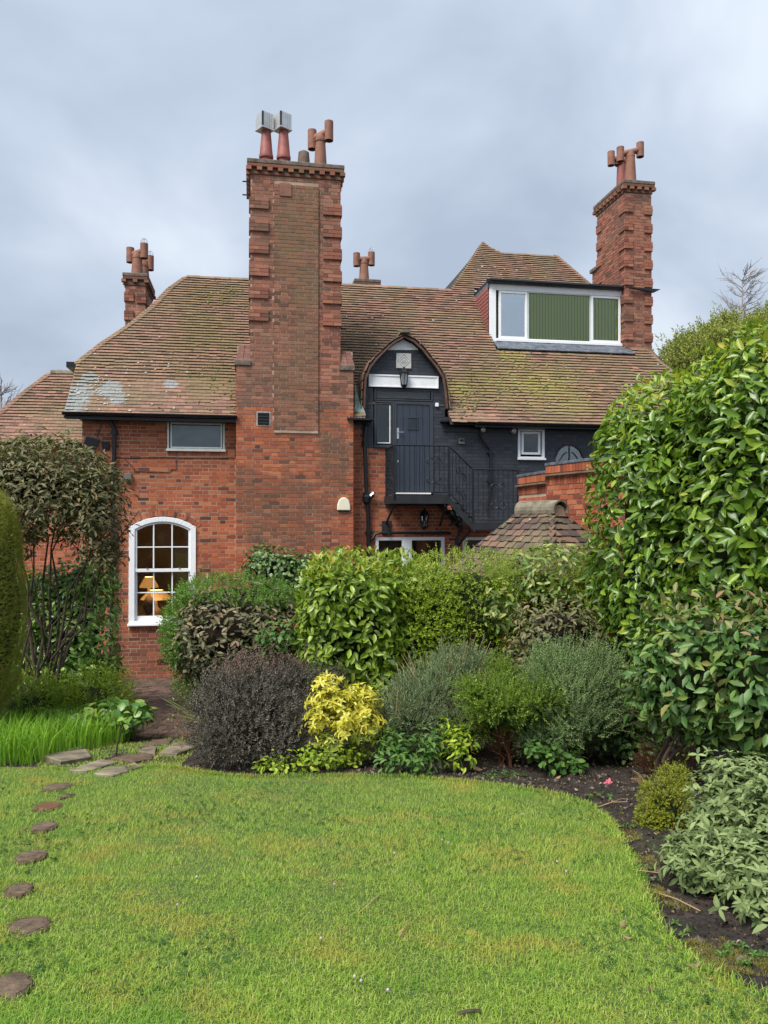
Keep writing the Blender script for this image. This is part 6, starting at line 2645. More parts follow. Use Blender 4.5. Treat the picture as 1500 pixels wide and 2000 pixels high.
# the green climber at its lower left
bl = [blob(392, 1262, 10.0, 58, 50, .35), blob(385, 1315, 9.9, 42, 52, .3), blob(430, 1295, 9.8, 36, 52, .3), blob(350, 1240, 10.1, 28, 50, .3)]
base = gbase_at(bl)
p = Plant('green_climber', 'mass of small fresh green leaves hanging at the lower left of the domed shrub', 'shrub', base)
P, Nn, D = crown(bl, 2300, .16, .06, 81, .2, 6)
p.leaves(SP2, P, Nn, M['honeysuckle'], .085, 1.0, 13, mode='out', up=.2, plural='leafy_shoots')
core_mesh(bl, 'shade_core', p.root, base, M['coreshade'], inset=.14)
# pale shrub with red flowers at its right foot
bl = [blob(560, 1240, 8.75, 34, 28, .2), blob(525, 1250, 8.75, 26, 22, .2)]
base = gbase_at(bl)
p = Plant('flowering_shrub', 'rounded leaved shrub with a few red flower clusters between the domed shrub and the laurel', 'shrub', base)
P, Nn, D = crown(bl, 330, .18, .06, 91, .2, 6)
p.leaves(BROAD, P, Nn, M['herb'], .07, .6, 14, single=60, D=D)
fl = []
for (x, y) in ((541, 1225), (560, 1223), (573, 1226), (519, 1246), (527, 1238), (578, 1222)):
    c = at(x, y, 8.68)
    mb = MB()
    for k in range(7):
        mb.lathe(c + rs.normal(size=3) * .02, [(0, -.012), (.013, -.004), (.013, .006), (0, .012)], 5)
    mb.build('flower', M['red'], p.root, shift=base)
twigs('stem', p.root, base, base, [b[0] for b in bl], M['bark'], .01, 2)

# ---- ivy against the chimney breast
bl = [blob(545, 1112, 13.6, 66, 42, .4), blob(510, 1090, 13.8, 26, 26, .25), blob(600, 1110, 13.6, 32, 34, .3), blob(560, 1170, 13.6, 70, 50, .5)]
base = gbase_at(bl)
p = Plant('ivy_mound', 'dark ivy mound standing against the chimney breast behind the domed shrub', 'shrub', base)
P, Nn, D = crown(bl, 3300, .16, .10, 101, .2, 4)
p.leaves(BROAD, P, Nn, M['ivy'], .07, .72, 15, single=120, D=D, up=.5, hang=.5)
core_mesh(bl, 'shade_core', p.root, base, M['coreshade'], inset=.16)

# ---- tall bronze shrub on the left with bare stems
bl = [blob(95, 955, 10.4, 112, 98, .85, 2.3), blob(195, 1000, 10.3, 48, 90, .6, 2.1), blob(30, 930, 10.5, 80, 70, .7), blob(165, 935, 10.4, 55, 55, .55),
      blob(10, 1010, 10.6, 60, 90, .6), blob(210, 1085, 10.2, 26, 34, .4)]
base = np.array([at(75, 1400, 10.4)[0], 10.4, gz(10.4)])
p = Plant('bronze_tree_shrub', 'tall bronze leaved shrub with bare lower stems beside the clipped yew at left', 'shrub', base)
P, Nn, D = crown(bl, 11500, .40, .09, 111, .30, 3.5)
under = P[:, 2] < at(100, 1060, 10.4)[2]
keep = ~(under & (rs.rand(len(P)) < .25))
P, Nn, D = P[keep], Nn[keep], D[keep]
p.leaves(LEAF, P, Nn, M['viburnum'], .088, .36, 16, single=300, D=D, up=.8, hang=.2)
tg = [b[0] + rs.normal(size=3) * .25 for b in bl for _ in range(3)]
twigs('stem', p.root, base, base, tg, M['bark'], .022, 8, .16, 6, 1)
core_mesh([(c, r_ * np.array([.85, .85, .75]), q_) for c, r_, q_ in bl[:4]], 'brown_shade_core', p.root, base, M['coreshade_brown'], inset=.30)

# ---- camellia behind it
bl = [blob(140, 1225, 11.2, 84, 132, .6, 2.4), blob(70, 1240, 11.3, 80, 120, .6, 2.4), blob(180, 1140, 11.1, 38, 46, .4), blob(150, 1330, 10.9, 66, 56, .5)]
base = gbase_at(bl)
p = Plant('camellia', 'dense dark glossy camellia with green lit leaves behind the bare stems at left', 'shrub', base)
P, Nn, D = crown(bl, 7500, .28, .09, 121, .15, 3.5)
p.leaves(LEAF, P, Nn, M['camellia'], .10, .46, 17, single=200, D=D, up=.5, hang=.5)
up_ = Nn[:, 2] > .3
core_mesh(bl, 'shade_core', p.root, base, M['coreshade'], inset=.26)
# low undergrowth along the path edge
bl = [blob(180, 1370, 10.2, 75, 45, .5), blob(70, 1380, 9.8, 75, 50, .5), blob(215, 1330, 12.6, 20, 36, .4)]
base = gbase_at(bl)
p = Plant('undergrowth', 'dark low ferny undergrowth below the camellia at the path edge', 'undergrowth', base)
P, Nn, D = crown(bl, 1500, .25, .1, 131, .2, 4)
p.leaves(T_sprig(9, .4, .1, 55, .1, .01, 9), P, Nn, M['privet'], .16, 1.0, 18, mode='out', up=.3, plural='fronds')
core_mesh(bl, 'shade_core', p.root, base, M['coreshade'], inset=.15)

# ---- clipped yew at the left edge
bl = [blob(-90, 1180, 8.6, 118, 255, .68, 2.6)]
base = gbase_at(bl)
p = Plant('clipped_yew', 'smooth clipped yew column cut by the left edge of the picture', 'tree', base)
P, Nn, D = crown(bl, 28000, .07, .028, 141, .05, 7)
kx, ky = proj(P)
k_ = kx > -60
P, Nn, D = P[k_], Nn[k_], D[k_]
p.leaves(T_sprig(7, .38, .08, 50, .05, .012, 4), P, Nn, M['yew'], .048, 1.3, 19, mode='out', up=.5, jit=.5, plural='needle_shoots')
core_mesh(bl, 'shade_core', p.root, base, M['coreshade'], inset=.055)
twigs('trunk', p.root, base, base, [base + (0, 0, 1.5)], M['bark'], .09, 1, .02, 8, 0)

# ---- tall grass at the left
def blades(name, xy, h, w, mat, parent, sh, lean=.3, seed=0, seg2=True, zf=None):
    r = np.random.RandomState(seed)
    n = len(xy)
    z = (zf(xy[:, 0], xy[:, 1]) if zf else gz(xy[:, 1]))
    P = np.stack([xy[:, 0], xy[:, 1], z], 1)
    ph = r.uniform(0, 2 * math.pi, n)
    H = h * r.uniform(.55, 1.25, n) if np.isscalar(h) else h
    ln = r.uniform(.1, 1.0, n) * lean
    d = np.stack([np.cos(ph), np.sin(ph), np.zeros(n)], 1)
    s = np.stack([-np.sin(ph + r.uniform(-1, 1, n)), np.cos(ph), np.zeros(n)], 1)
    s = nrmz(s)
    W = (w * r.uniform(.7, 1.3, n))[:, None]
    up = np.array([0, 0, 1.])
    p1 = P + s * W / 2; p2 = P - s * W / 2
    if seg2:
        m = P + up * (H * .55)[:, None] + d * (H * ln * .25)[:, None]
        t = P + up * (H * (1 - ln * .25))[:, None] + d * (H * ln)[:, None]
        V = np.stack([p1, p2, m - s * W * .38, m + s * W * .38, t], 1)
        F = np.array([(0, 1, 2), (0, 2, 3), (3, 2, 4)])
        k = 5
    else:
        t = P + up * (H * (1 - ln * .2))[:, None] + d * (H * ln)[:, None]
        V = np.stack([p1, p2, t], 1)
        F = np.array([(0, 1, 2)])
        k = 3
    V = (V - sh).reshape(-1, 3)
    FF = (F[None] + (np.arange(n) * k)[:, None, None]).reshape(-1, 3)
    o = link(name, fastmesh(name, V, FF, mat), parent)
    o['kind'] = 'stuff'
    return o


def inpatch(pxpoly, n, seed):
    pl_ = [tuple(gpt(*q)[:2]) for q in pxpoly]
    r = np.random.RandomState(seed)
    a = np.array(pl_)
    lo, hi = a.min(0), a.max(0)
    out = np.zeros((0, 2))
    while len(out) < n:
        c = r.uniform(lo, hi, (n * 2, 2))
        out = np.concatenate([out, c[inpoly(c[:, 0], c[:, 1], pl_)]])
    return out[:n]


xy = inpatch([(-90, 1500), (60, 1496), (110, 1480), (190, 1462), (250, 1450), (268, 1440), (240, 1428), (120, 1430), (-80, 1440)], 3600, 5)
base = np.array([xy[:, 0].mean(), xy[:, 1].mean(), 0]); base[2] = gz(base[1])
o = blades('tall_grass', xy, .36, .010, M['grassy'], None, base * 0, .75, 3)
for v_ in (): pass
tag(o, 'lush bright green tall grass clump at the left edge of the lawn', 'grass')

# ---- bergenia
bl = [blob(255, 1402, 8.9, 40, 22, .22), blob(190, 1402, 9.1, 45, 22, .22), blob(130, 1410, 9.1, 40, 20, .2), blob(225, 1385, 9.2, 24, 16, .18)]
base = gbase_at(bl)
p = Plant('bergenia', 'clump of broad round bright green leaves behind the tall grass', 'plant', base)
P, Nn, D = crown(bl, 330, .12, .03, 151, .5, 5)
p.leaves(T_leaf(.14, .2, (.62, .75, .55)), P, Nn, M['bergenia'], .115, .62, 20, single=240, D=D, up=.8, hang=-.1)
twigs('stem', p.root, base, base, [b[0] for b in bl] * 2, M['herb'], .006, 3, .05)
# sapling
b0 = gpt(226, 1478)
p = Plant('sapling', 'single thin dark sapling stem with broad leaves on top, standing in the tall grass', 'plant', b0)
tp = at(232, 1408, b0[1])
MB().tube([b0, at(230, 1450, b0[1]), at(237, 1428, b0[1]), tp], [.010, .009, .008, .006], 6).build('stem', M['bark'], p.root, shift=b0)
P = tp + rs.normal(size=(12, 3)) * np.array([.08, .06, .03])
p.leaves(T_leaf(.1, .2, (.55, .65, .5)), P, nrmz(P - tp + np.array([0, 0, .05])), M['bergenia'], .075, .6, 21, single=12, hang=.1)

# ---- dark purple-grey shrub
bl = [blob(488, 1408, 7.4, 100, 92, .5, 2.2), blob(440, 1430, 7.3, 66, 66, .4), blob(570, 1425, 7.4, 56, 72, .4), blob(505, 1332, 7.6, 74, 46, .36), blob(585, 1322, 7.8, 50, 40, .28), blob(645, 1335, 8.0, 34, 32, .2), blob(430, 1362, 7.5, 40, 34, .25)]
base = gbase_at(bl)
p = Plant('purple_shrub', 'dense dark purple grey twiggy shrub at the near edge of the border', 'shrub', base)
P, Nn, D = crown(bl, 5600, .34, .15, 161, .2, 4.5, stray=.22)
SPH = T_sprig(9, .34, .11, 55, .1, .010, 6)
tipm = (P[:, 2] > base[2] + .85) & (rs.rand(len(P)) < .75)
p.leaves(SPH, P[~tipm], Nn[~tipm], M['hebe'], .10, 1.0, 22, mode='out', up=.7, jit=.4, plural='leafy_shoots')
p.leaves(SPH, P[tipm], Nn[tipm], M['hebe_tip'], .115, 1.0, 23, mode='out', up=1.3, jit=.35, plural='purple_shoots')
core_mesh(bl, 'brown_shade_core', p.root, base, M['coreshade_brown'], inset=.19)
# ---- strappy spikes at its left
b0 = gpt(418, 1470) + (0, .35, 0)
p = Plant('strap_leaf_plant', 'spiky clump of stiff strap leaves pointing up left beside the purple grey shrub', 'plant', b0)
r = np.random.RandomState(4)
me = None
for k in range(46):
    an = r.uniform(1.7, 3.6) if k % 4 else r.uniform(0, 6.28)
    el = r.uniform(.35, 1.35)
    L_ = r.uniform(.40, .66)
    d = np.array([math.cos(an) * math.cos(el), math.sin(an) * .5 * math.cos(el) - .2, math.sin(el)])
    d = d / np.linalg.norm(d)
    s_ = nrmz(np.cross(d, r.normal(size=3)))
    o_ = at(412, 1418, b0[1]) + r.normal(size=3) * .05
    V = []
    for f in (0, .35, .7, 1):
        c_ = o_ + d * L_ * f - np.array([0, 0, .08 * f * f])
        w_ = .011 * (1 - f ** 2) + .001
        V += [c_ - s_ * w_ - b0, c_ + s_ * w_ - b0]
    link('leaf', fastmesh('leaf', V, [(0, 1, 3, 2), (2, 3, 5, 4), (4, 5, 7, 6)], M['cordyline']), p.root)
MB().tube([b0, at(412, 1420, b0[1])], .03, 7).build('stem', M['bark'], p.root, shift=b0)
# reddish thin twigs and young leaves in front of it
b0 = gpt(372, 1462)
p = Plant('thin_shrub', 'sparse thin stemmed shrub with small reddish green leaves left of the spiky clump', 'shrub', b0)
tg = [at(x, y, b0[1] + .2) for x, y in ((345, 1360), (360, 1385), (375, 1350), (350, 1410), (385, 1400), (366, 1420), (340, 1390), (390, 1345))]
twigs('stem', p.root, b0, b0, tg, M['rust'], .006, 3, .06)
P = np.array([t + rs.normal(size=3) * .06 for t in tg for _ in range(22)])
p.leaves(SMALL, P, nrmz(rs.normal(size=P.shape)), leafmat('reddish_young_leaf', [(0, (.08, .13, .03)), (.6, (.16, .18, .05)), (1, (.28, .14, .06))], .5, .25), .04, .5, 24)

# ---- golden choisya
bl = [blob(668, 1385, 7.2, 52, 34, .26), blob(634, 1362, 7.15, 26, 32, .18), blob(712, 1380, 7.2, 34, 30, .2), blob(700, 1415, 7.15, 48, 28, .22), blob(618, 1408, 7.05, 30, 26, .16), blob(640, 1338, 7.2, 16, 14, .1), blob(716, 1352, 7.2, 18, 12, .1), blob(680, 1358, 7.2, 20, 16, .12), blob(640, 1448, 7.0, 26, 22, .14), blob(670, 1425, 7.0, 24, 24, .16)]
base = gbase_at(bl)
p = Plant('golden_shrub', 'small shrub with bright golden yellow leaves beside the purple grey shrub', 'shrub', base)
P, Nn, D = crown(bl, 620, .18, .12, 171, .25, 9, stray=.16)
WG = T_whorl(5, 3, T_leaf(.1, .18, (.4, .5, .4)), .40, .2)
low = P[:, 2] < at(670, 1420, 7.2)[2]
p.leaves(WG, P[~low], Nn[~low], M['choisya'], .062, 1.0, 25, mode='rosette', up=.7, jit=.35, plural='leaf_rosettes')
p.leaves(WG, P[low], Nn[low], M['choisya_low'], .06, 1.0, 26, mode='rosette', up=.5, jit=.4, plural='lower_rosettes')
P, Nn, D = crown(bl, 230, .05, .10, 172, .0, 11)
p.leaves(T_leaf(.1, .18, (.4, .5, .4)), P, Nn, M['choisya'], .06, .4, 27, single=200, D=D, up=.6)
core_mesh(bl, 'shade_core', p.root, base, leafmat('golden_shade_core', [(0, (.10, .12, .02)), (1, (.16, .18, .03))], .8, .0), inset=.12)  # core in a darker gold, leaf shade put into the colour
twigs('stem', p.root, base, base, [b[0] for b in bl], M['bark'], .008, 2, .04)
# dark green low leaves under it
bl = [blob(640, 1470, 7.0, 55, 26, .22), blob(560, 1492, 6.9, 60, 18, .15), blob(690, 1468, 7.1, 40, 20, .18)]
base = gbase_at(bl)
p = Plant('low_greenery', 'dark low leaves on the soil below the golden shrub', 'plant', base)
P, Nn, D = crown(bl, 800, .14, .05, 181, .4, 7)
p.leaves(BROAD, P, Nn, M['privet'], .05, .5, 28, up=.8)

# ---- grey lavender sloping up to the right
bl = [blob(805, 1392, 7.5, 58, 48, .34), blob(850, 1350, 7.7, 62, 46, .34), blob(905, 1308, 7.9, 48, 34, .3), blob(770, 1410, 7.4, 24, 36, .25), blob(870, 1400, 7.5, 45, 38, .3)]
base = gbase_at(bl)
p = Plant('lavender_bush', 'grey green lavender bush sloping up to the right of the golden shrub', 'shrub', base)
P, Nn, D = crown(bl, 4400, .22, .12, 191, .2, 5.5, stray=.2)
SPL = T_sprig(9, .42, .085, 34, .05, .012, 8)
p.leaves(SPL, P, Nn, M['lavender'], .10, 1.0, 29, mode='out', up=.9, jit=.3, plural='needle_shoots')
core_mesh(bl, 'brown_shade_core', p.root, base, M['coreshade_brown'], inset=.15)
r = np.random.RandomState(3)
P2, N2, _ = crown(bl, 110, .02, .05, 192, 0, 5)
mb = MB()
for a, b in zip(P2, N2):
    e = a + (b * .8 + np.array([0, 0, .9]) + r.normal(size=3) * .3) * .13
    mb.tube([a - b * .05, e], [.0035, .002], 3, cap=False)
mb.build('dry_stalks', M['straw'], p.root, shift=base)['kind'] = 'stuff'
# strappy seedling leaves beside it
# ---- bright feathery conifer
bl = [blob(975, 1375, 7.0, 66, 34, .3, 2), blob(928, 1350, 6.95, 34, 28, .18), blob(1042, 1362, 7.0, 50, 26, .25), blob(985, 1325, 7.55, 26, 34, .18), blob(950, 1410, 7.3, 44, 24, .22), blob(1010, 1405, 7.3, 42, 24, .22)]
base = gbase_at(bl)
p = Plant('feathery_conifer', 'low feathery bright green conifer between the lavender and the rosemary', 'shrub', base)
P, Nn, D = crown(bl, 2700, .18, .13, 201, .3, 6)
SPC = T_sprig(12, .34, .12, 42, .05, .014, 9)
p.leaves(SPC, P, Nn, M['conifer'], .10, 1.0, 30, mode='out', up=.6, jit=.3, plural='feathery_shoots')
core_mesh(bl, 'shade_core', p.root, base, M['coreshade'], inset=.13)
twigs('stem', p.root, base, base, [b[0] for b in bl], M['rust'], .012, 2, .05)
# ---- rosemary, with its bare branches sweeping right
bl = [blob(1110, 1345, 7.2, 78, 68, .4, 2.1), blob(1062, 1330, 7.3, 40, 50, .28), blob(1175, 1330, 7.2, 45, 55, .3), blob(1130, 1405, 7.1, 70, 30, .3)]
base = gbase_at(bl)
p = Plant('rosemary_bush', 'loose dull green rosemary bush with bare branches sweeping to the right', 'shrub', base)
P, Nn, D = crown(bl, 3200, .30, .17, 211, .3, 4)
SPR = T_sprig(16, .17, .05, 55, .05, .010, 10)
p.leaves(SPR, P, Nn, M['rosemary'], .17, 1.0, 31, mode='out', up=1.1, jit=.3, plural='needle_shoots')
core_mesh(bl[:3], 'brown_shade_core', p.root, base, M['coreshade_brown'], inset=.24)
rt_ = gpt(1285, 1450) + np.array([0, .15, 0])
tg = [at(x, y, 6.9) for x, y in ((1080, 1350), (1050, 1400), (1120, 1330), (1180, 1300), (1200, 1380), (1130, 1395), (1230, 1330))]
twigs('branch', p.root, base, at(1288, 1420, 7.0), tg, M['bark'], .012, 6, .07, 5, 3)
MB().tube([at(1290, 1425, 7.0), gpt(1290, 1490)], [.016, .02], 6).build('trunk', M['bark'], p.root, shift=base)
# small grey leaved tangle between conifer and ivy
bl = [blob(1080, 1430, 7.0, 55, 38, .25), blob(1040, 1440, 7.0, 35, 30, .2)]
base = gbase_at(bl)
p = Plant('small_leaf_tangle', 'tangle of tiny grey green leaves below the rosemary', 'shrub', base)
P, Nn, D = crown(bl, 1300, .2, .08, 221, .3, 6)
p.leaves(SP1, P, Nn, M['rosemary'], .05, 1.0, 32, mode='out', plural='leafy_shoots')
# young ivy and perennials on the soil
for (lobes, n, L_, lab, cat, mt, W_, name, sd_) in (
    ([blob(1085, 1472, 6.85, 52, 26, .2), blob(1045, 1455, 6.9, 24, 20, .15), blob(1120, 1490, 6.75, 30, 20, .15)], 300, .058, 'young pale green ivy leaves on the soil below the small leaved tangle', 'plant', 'herb', .75, 'young_ivy', 231),
    ([blob(800, 1478, 6.8, 58, 34, .25), blob(770, 1450, 6.9, 26, 24, .2), blob(845, 1450, 6.9, 32, 34, .2)], 560, .066, 'leafy green perennial clump at the lawn edge below the lavender', 'plant', 'herb', .42, 'perennial_clump', 241),
    ([blob(900, 1460, 6.9, 36, 34, .2), blob(880, 1430, 7.0, 24, 26, .2)], 240, .07, 'darker leafy clump between the perennial clump and the dry red fern', 'plant', 'privet', .4, 'leafy_clump', 251),
    ([blob(1200, 1420, 7.4, 70, 50, .3), blob(1240, 1450, 7.3, 50, 40, .3)], 900, .05, 'dark ivy at the foot of the tall laurel hedge', 'plant', 'ivy', .7, 'ground_ivy', 261)):
    base = gbase_at(lobes)
    p = Plant(name, lab, cat, base)
    P, Nn, D = crown(lobes, n, .16, .05, sd_, .4, 7)
    p.leaves(BROAD if W_ > .5 else LEAF, P, Nn, M[mt], L_, W_, sd_, single=min(n, 150), D=D, up=.9, hang=.15)
    twigs('stem', p.root, base, base, [b[0] for b in lobes] * 3, M['herb'], .005, 2, .04)
# tall pointed leaves in the perennial clump: a foxglove-like tuft
b0 = gpt(905, 1478)
p = Plant('pointed_leaf_plant', 'tuft of long pointed upright leaves behind the perennial clump', 'plant', b0)
r = np.random.RandomState(9)
for k in range(14):
    P = np.array([b0 + np.array([0, .2, .12])]) + r.normal(size=(1, 3)) * .07
    N_ = nrmz(r.normal(size=(1, 3)) + np.array([[0, -.3, .8]]))
    p.leaves(LEAF, P, N_, M['herb'], .17, .26, 300 + k, single=1, hang=-.5)
# dry reddish ferns
for (x, y, rr_, lab, sd_) in ((1000, 1448, 40, 'dead rusty brown fern below the feathery conifer', 1), (1290, 1492, 48, 'rusty brown dead fern between the rosemary trunk and the sage', 2)):
    b0 = gpt(x, y + 28)
    p = Plant('dead_fern', lab, 'fern', b0)
    bl = [blob(x, y, b0[1], rr_, 28, .18)]
    P, Nn, D = crown(bl, 420, .15, .05, 270 + sd_, .4, 7)
    p.leaves(T_sprig(10, .3, .05, 60, .1, .02, 3), P, Nn, M['rust'], .09, 1.0, 33, mode='out', plural='fronds')
b0 = gpt(1345, 1500)
p = Plant('red_stem_plant', 'green leaves on red stems behind the sage, right of the dead fern', 'plant', b0)
tg = [at(x, y, b0[1]) for x, y in ((1310, 1462), (1330, 1450), (1350, 1445), (1372, 1462), (1335, 1475))]
twigs('stem', p.root, b0, b0, tg, M['rust'], .006, 3, .04)
P = np.array([t + rs.normal(size=3) * .05 for t in tg for _ in range(8)])
p.leaves(LEAF, P, nrmz(rs.normal(size=P.shape) + np.array([0, -.5, .8])), M['laurel_mid'], .07, .4, 34, single=40)

# ---- sage
bl = [blob(1440, 1560, 4.3, 90, 85, .30), blob(1395, 1600, 4.2, 55, 60, .25), blob(1450, 1690, 3.75, 105, 85, .32), blob(1370, 1690, 3.8, 68, 55, .2), blob(1500, 1760, 3.4, 70, 70, .22), blob(1510, 1620, 3.9, 60, 90, .25), blob(1330, 1660, 3.95, 34, 34, .14)]
base = gbase_at(bl)
p = Plant('sage_bush', 'soft grey green sage bush with oval leaves in the lower right corner', 'herb', base)
P, Nn, D = crown(bl, 2300, .20, .09, 281, .3, 7, stray=.12)
WS = T_whorl(6, 5, T_leaf(.06, .30, (.42, .5, .42)), .36, .55)
WS2 = T_whorl(4, 8, T_leaf(.06, .35, (.42, .5, .42)), .36, .2)
h_ = rs.rand(len(P)) < .5
p.leaves(WS, P[h_], Nn[h_], M['sage'], .050, 1.0, 35, mode='rosette', up=1.2, jit=.35, plural='leaf_rosettes')
p.leaves(WS2, P[~h_], Nn[~h_], M['sage'], .052, 1.0, 36, mode='rosette', up=.6, jit=.5, plural='lower_rosettes')
P, Nn, D = crown(bl, 330, .03, .07, 282, .0, 8)
p.leaves(T_leaf(.06, .35, (.42, .5, .42)), P, Nn, M['sage'], .060, .36, 37, single=300, D=D, up=.7, hang=.35)
core_mesh(bl, 'shade_core', p.root, base, M['coreshade'], inset=.13)
twigs('stem', p.root, base, base + (.0, .1, 0), [b[0] for b in bl], M['bark'], .010, 2, .05)
# ---- yellow-green ball
bl = [blob(1297, 1580, 4.95, 44, 56, .16, 2.3), blob(1320, 1530, 5.1, 32, 36, .14), blob(1280, 1610, 4.9, 34, 40, .13)]
base = gbase_at(bl)
p = Plant('yellow_green_dwarf_shrub', 'small tight yellow green dwarf shrub at the left foot of the sage', 'shrub', base)
P, Nn, D = crown(bl, 2200, .06, .02, 291, .2, 10)
p.leaves(T_sprig(6, .55, .28, 55, .1, .01, 12), P, Nn, M['euonymus'], .028, 1.0, 38, mode='out', up=.5, plural='leafy_shoots')
core_mesh(bl, 'shade_core', p.root, base, M['coreshade'], inset=.05)
# straw coloured tuft behind it
b0 = gpt(1262, 1545)
p_ = empty('straw_tuft', b0, 0, 'tuft of straw yellow grass blades left of the yellow green dwarf shrub', 'grass')
r = np.random.RandomState(5)
mb = MB()
for k in range(30):
    an = r.uniform(1.8, 4.4)
    e = np.array([math.cos(an) * .12, math.sin(an) * .1, r.uniform(.05, .16)])
    mb.tube([r.normal(size=3) * .012, e * .6 + (0, 0, .04), e], [.003, .0025, .001], 3, cap=False)
mb.build('blade', M['straw'], p_)

# ---- dark greenery filling the border between the bushes
bl = [blob(960, 1400, 8.0, 120, 60, .25), blob(1130, 1400, 7.8, 110, 60, .25), blob(740, 1390, 8.0, 60, 60, .25), blob(1230, 1380, 7.6, 50, 70, .25)]
base = gbase_at(bl)
p = Plant('border_greenery', 'dark green mixed leaves filling the gaps between the border bushes under the hedge', 'undergrowth', base)
P, Nn, D = crown(bl, 3200, .2, .1, 401, .1, 4)
p.leaves(LEAF, P, Nn, M['privet'], .06, .45, 402, up=.6)
core_mesh(bl, 'shade_core', p.root, base, M['coreshade'], inset=.14)
# ---- raised moss cushions and lichen on the roof tiles
r = np.random.RandomState(6)
CV0 = np.array([(1, 0, 0), (.3, .9, 0), (-.8, .6, 0), (-.8, -.6, 0), (.3, -.9, 0), (0, 0, .55)])
CF0 = np.array([(0, 1, 5), (1, 2, 5), (2, 3, 5), (3, 4, 5), (4, 0, 5)])
mz, lz3 = [], []
for (cx_, cy_, sx, sy, n_, t_) in ((430, 590, 50, 26, 90, 0), (420, 740, 60, 45, 80, 0), (1050, 750, 90, 35, 260, 0), (990, 690, 30, 20, 60, 0), (900, 780, 30, 22, 90, 0), (960, 640, 20, 30, 60, 0), (1000, 560, 60, 40, 60, 0),
                              (240, 740, 70, 45, 50, 1), (180, 770, 35, 22, 50, 1), (1000, 530, 60, 18, 26, 1), (780, 630, 90, 50, 22, 1), (1100, 720, 100, 50, 26, 1)):
    for _ in range(n_):
        px_q, py_q = r.normal(cx_, sx), r.normal(cy_, sy)
        u_, r_, z_ = sl(px_q, py_q)
        q_ = (r_ + .34) * kq
        if q_ < .1 or not any(a < u_ < b for a, b in roofints(q_)):
            continue
        (lz3 if t_ else mz).append(np.array([u_, r_, z_]) + VN * .045)
for nm, pts, mt, s0 in (('moss', mz, leafmat('roof_moss', [(0, (.08, .075, .03)), (.6, (.15, .14, .045)), (1, (.24, .23, .07))], .9, 0), .024), ('lichen', lz3, plain('pale_lichen', (.33, .33, .30), .9, var=.4), .020)):
    pts = np.array(pts)
    n_ = len(pts)
    s1 = s0 * r.uniform(.5, 1.6, n_)
    V, F, _ = place((CV0 * (1, 1, 1 if nm == 'moss' else .25), CF0), pts, nrmz(np.cross(VN, r.normal(size=(n_, 3)))), np.tile(VN, (n_, 1)), s1, s1)
    o = link(nm, fastmesh(nm, V - np.array(SH), F, mt), roof)
    o['kind'] = 'stuff'

# ------------------------------------------------------------------ distant trees
def tree(name, lab, base, lobes, n, L_, mt, seed):
    p = Plant(name, lab, 'tree', base)
    P, Nn, D = crown(lobes, n, 1.0, .35, seed, .2, 1.4, stray=.5)
    p.leaves(T_sprig(7, .42, .24, 55, .1, .006, 3), P, Nn, M[mt], L_, 1.0, seed, mode='out', up=.8, jit=.4, plural='foliage')
    c = lobes[0][0]
    MB().tube([base, base * .4 + c * .6, c], [.28, .2, .1], 8).build('trunk', M['barkgrey'], p.root, shift=base)
    twigs('branch', p.root, base, base * .5 + c * .5, [b[0] + rs.normal(size=3) * .3 for b in lobes for _ in range(2)], M['barkgrey'], .05, seed, .2, 5, 0)
    return p


b0 = np.array([15.0, 30, -1.7])
tree('evergreen_tree', 'olive green bushy tree rising behind the roof and the tall laurel hedge at right', b0,
     [blob(1405, 700, 30, 100, 56, 2.2), blob(1345, 715, 29.5, 50, 40, 1.8), blob(1440, 665, 30.5, 56, 34, 1.6), blob(1500, 670, 31, 60, 50, 2), blob(1418, 632, 30.5, 16, 18, .6),
      blob(1380, 668, 30, 34, 20, 1.0), blob(1335, 692, 30, 26, 16, .8), blob(1400, 780, 30, 120, 80, 2.5)], 11000, .34, 'tree', 311)
b0 = np.array([19.5, 34, -1.7])
tree('evergreen_tree', 'darker tree cut by the right edge of the picture above the hedge', b0,
     [blob(1520, 650, 34, 45, 60, 2.0), blob(1530, 610, 34, 30, 30, 1.2), blob(1540, 720, 34, 70, 70, 2)], 3000, .4, 'tree', 321)


M['hazebark'] = plain('hazed_bark', (.30, .28, .27), .9, var=.2)  # bark paled so the far trees look faint, distance haze in the colour


def bare_tree(px, ybase, ytop, Y, lab, spread, seed, n=70):
    b0 = at(px, ybase, Y)
    b0[2] = -1.7
    t_ = empty('bare_tree', b0, 0, lab, 'tree')
    top = at(px, ytop, Y)
    r = np.random.RandomState(seed)
    H = top[2] - b0[2]
    MB().tube([b0, b0 + (top - b0) * .5, top], [.16, .09, .02], 6).build('trunk', M['hazebark'], t_, shift=b0)
    mb = MB()
    k = Y / 1500.
    for i in range(n):
        f = r.uniform(.66, 1.0)
        s = b0 + (top - b0) * f
        an = r.uniform(0, 6.28)
        L_ = spread * k * (1.5 - f) * 2.2 * r.uniform(.5, 1)
        d = np.array([math.cos(an), math.sin(an), r.uniform(.4, 1.0)])
        e = s + d * L_
        mb.tube([s, (s + e) / 2 + r.normal(size=3) * .08, e], [.028, .02, .008], 4, cap=False)
        for j in range(9):
            q = s + (e - s) * r.uniform(.3, 1)
            mb.tube([q, q + (d + r.normal(size=3) * .6) * L_ * .35], [.014, .007], 3, cap=False)
    mb.build('branch', M['hazebark'], t_, shift=b0)


bare_tree(1450, 800, 546, 42, 'pale leafless tree rising above the olive green tree at right', 34, 3)
bare_tree(2, 900, 742, 38, 'leafless tree top at the left edge beside the side wing roof', 30, 5, 34)

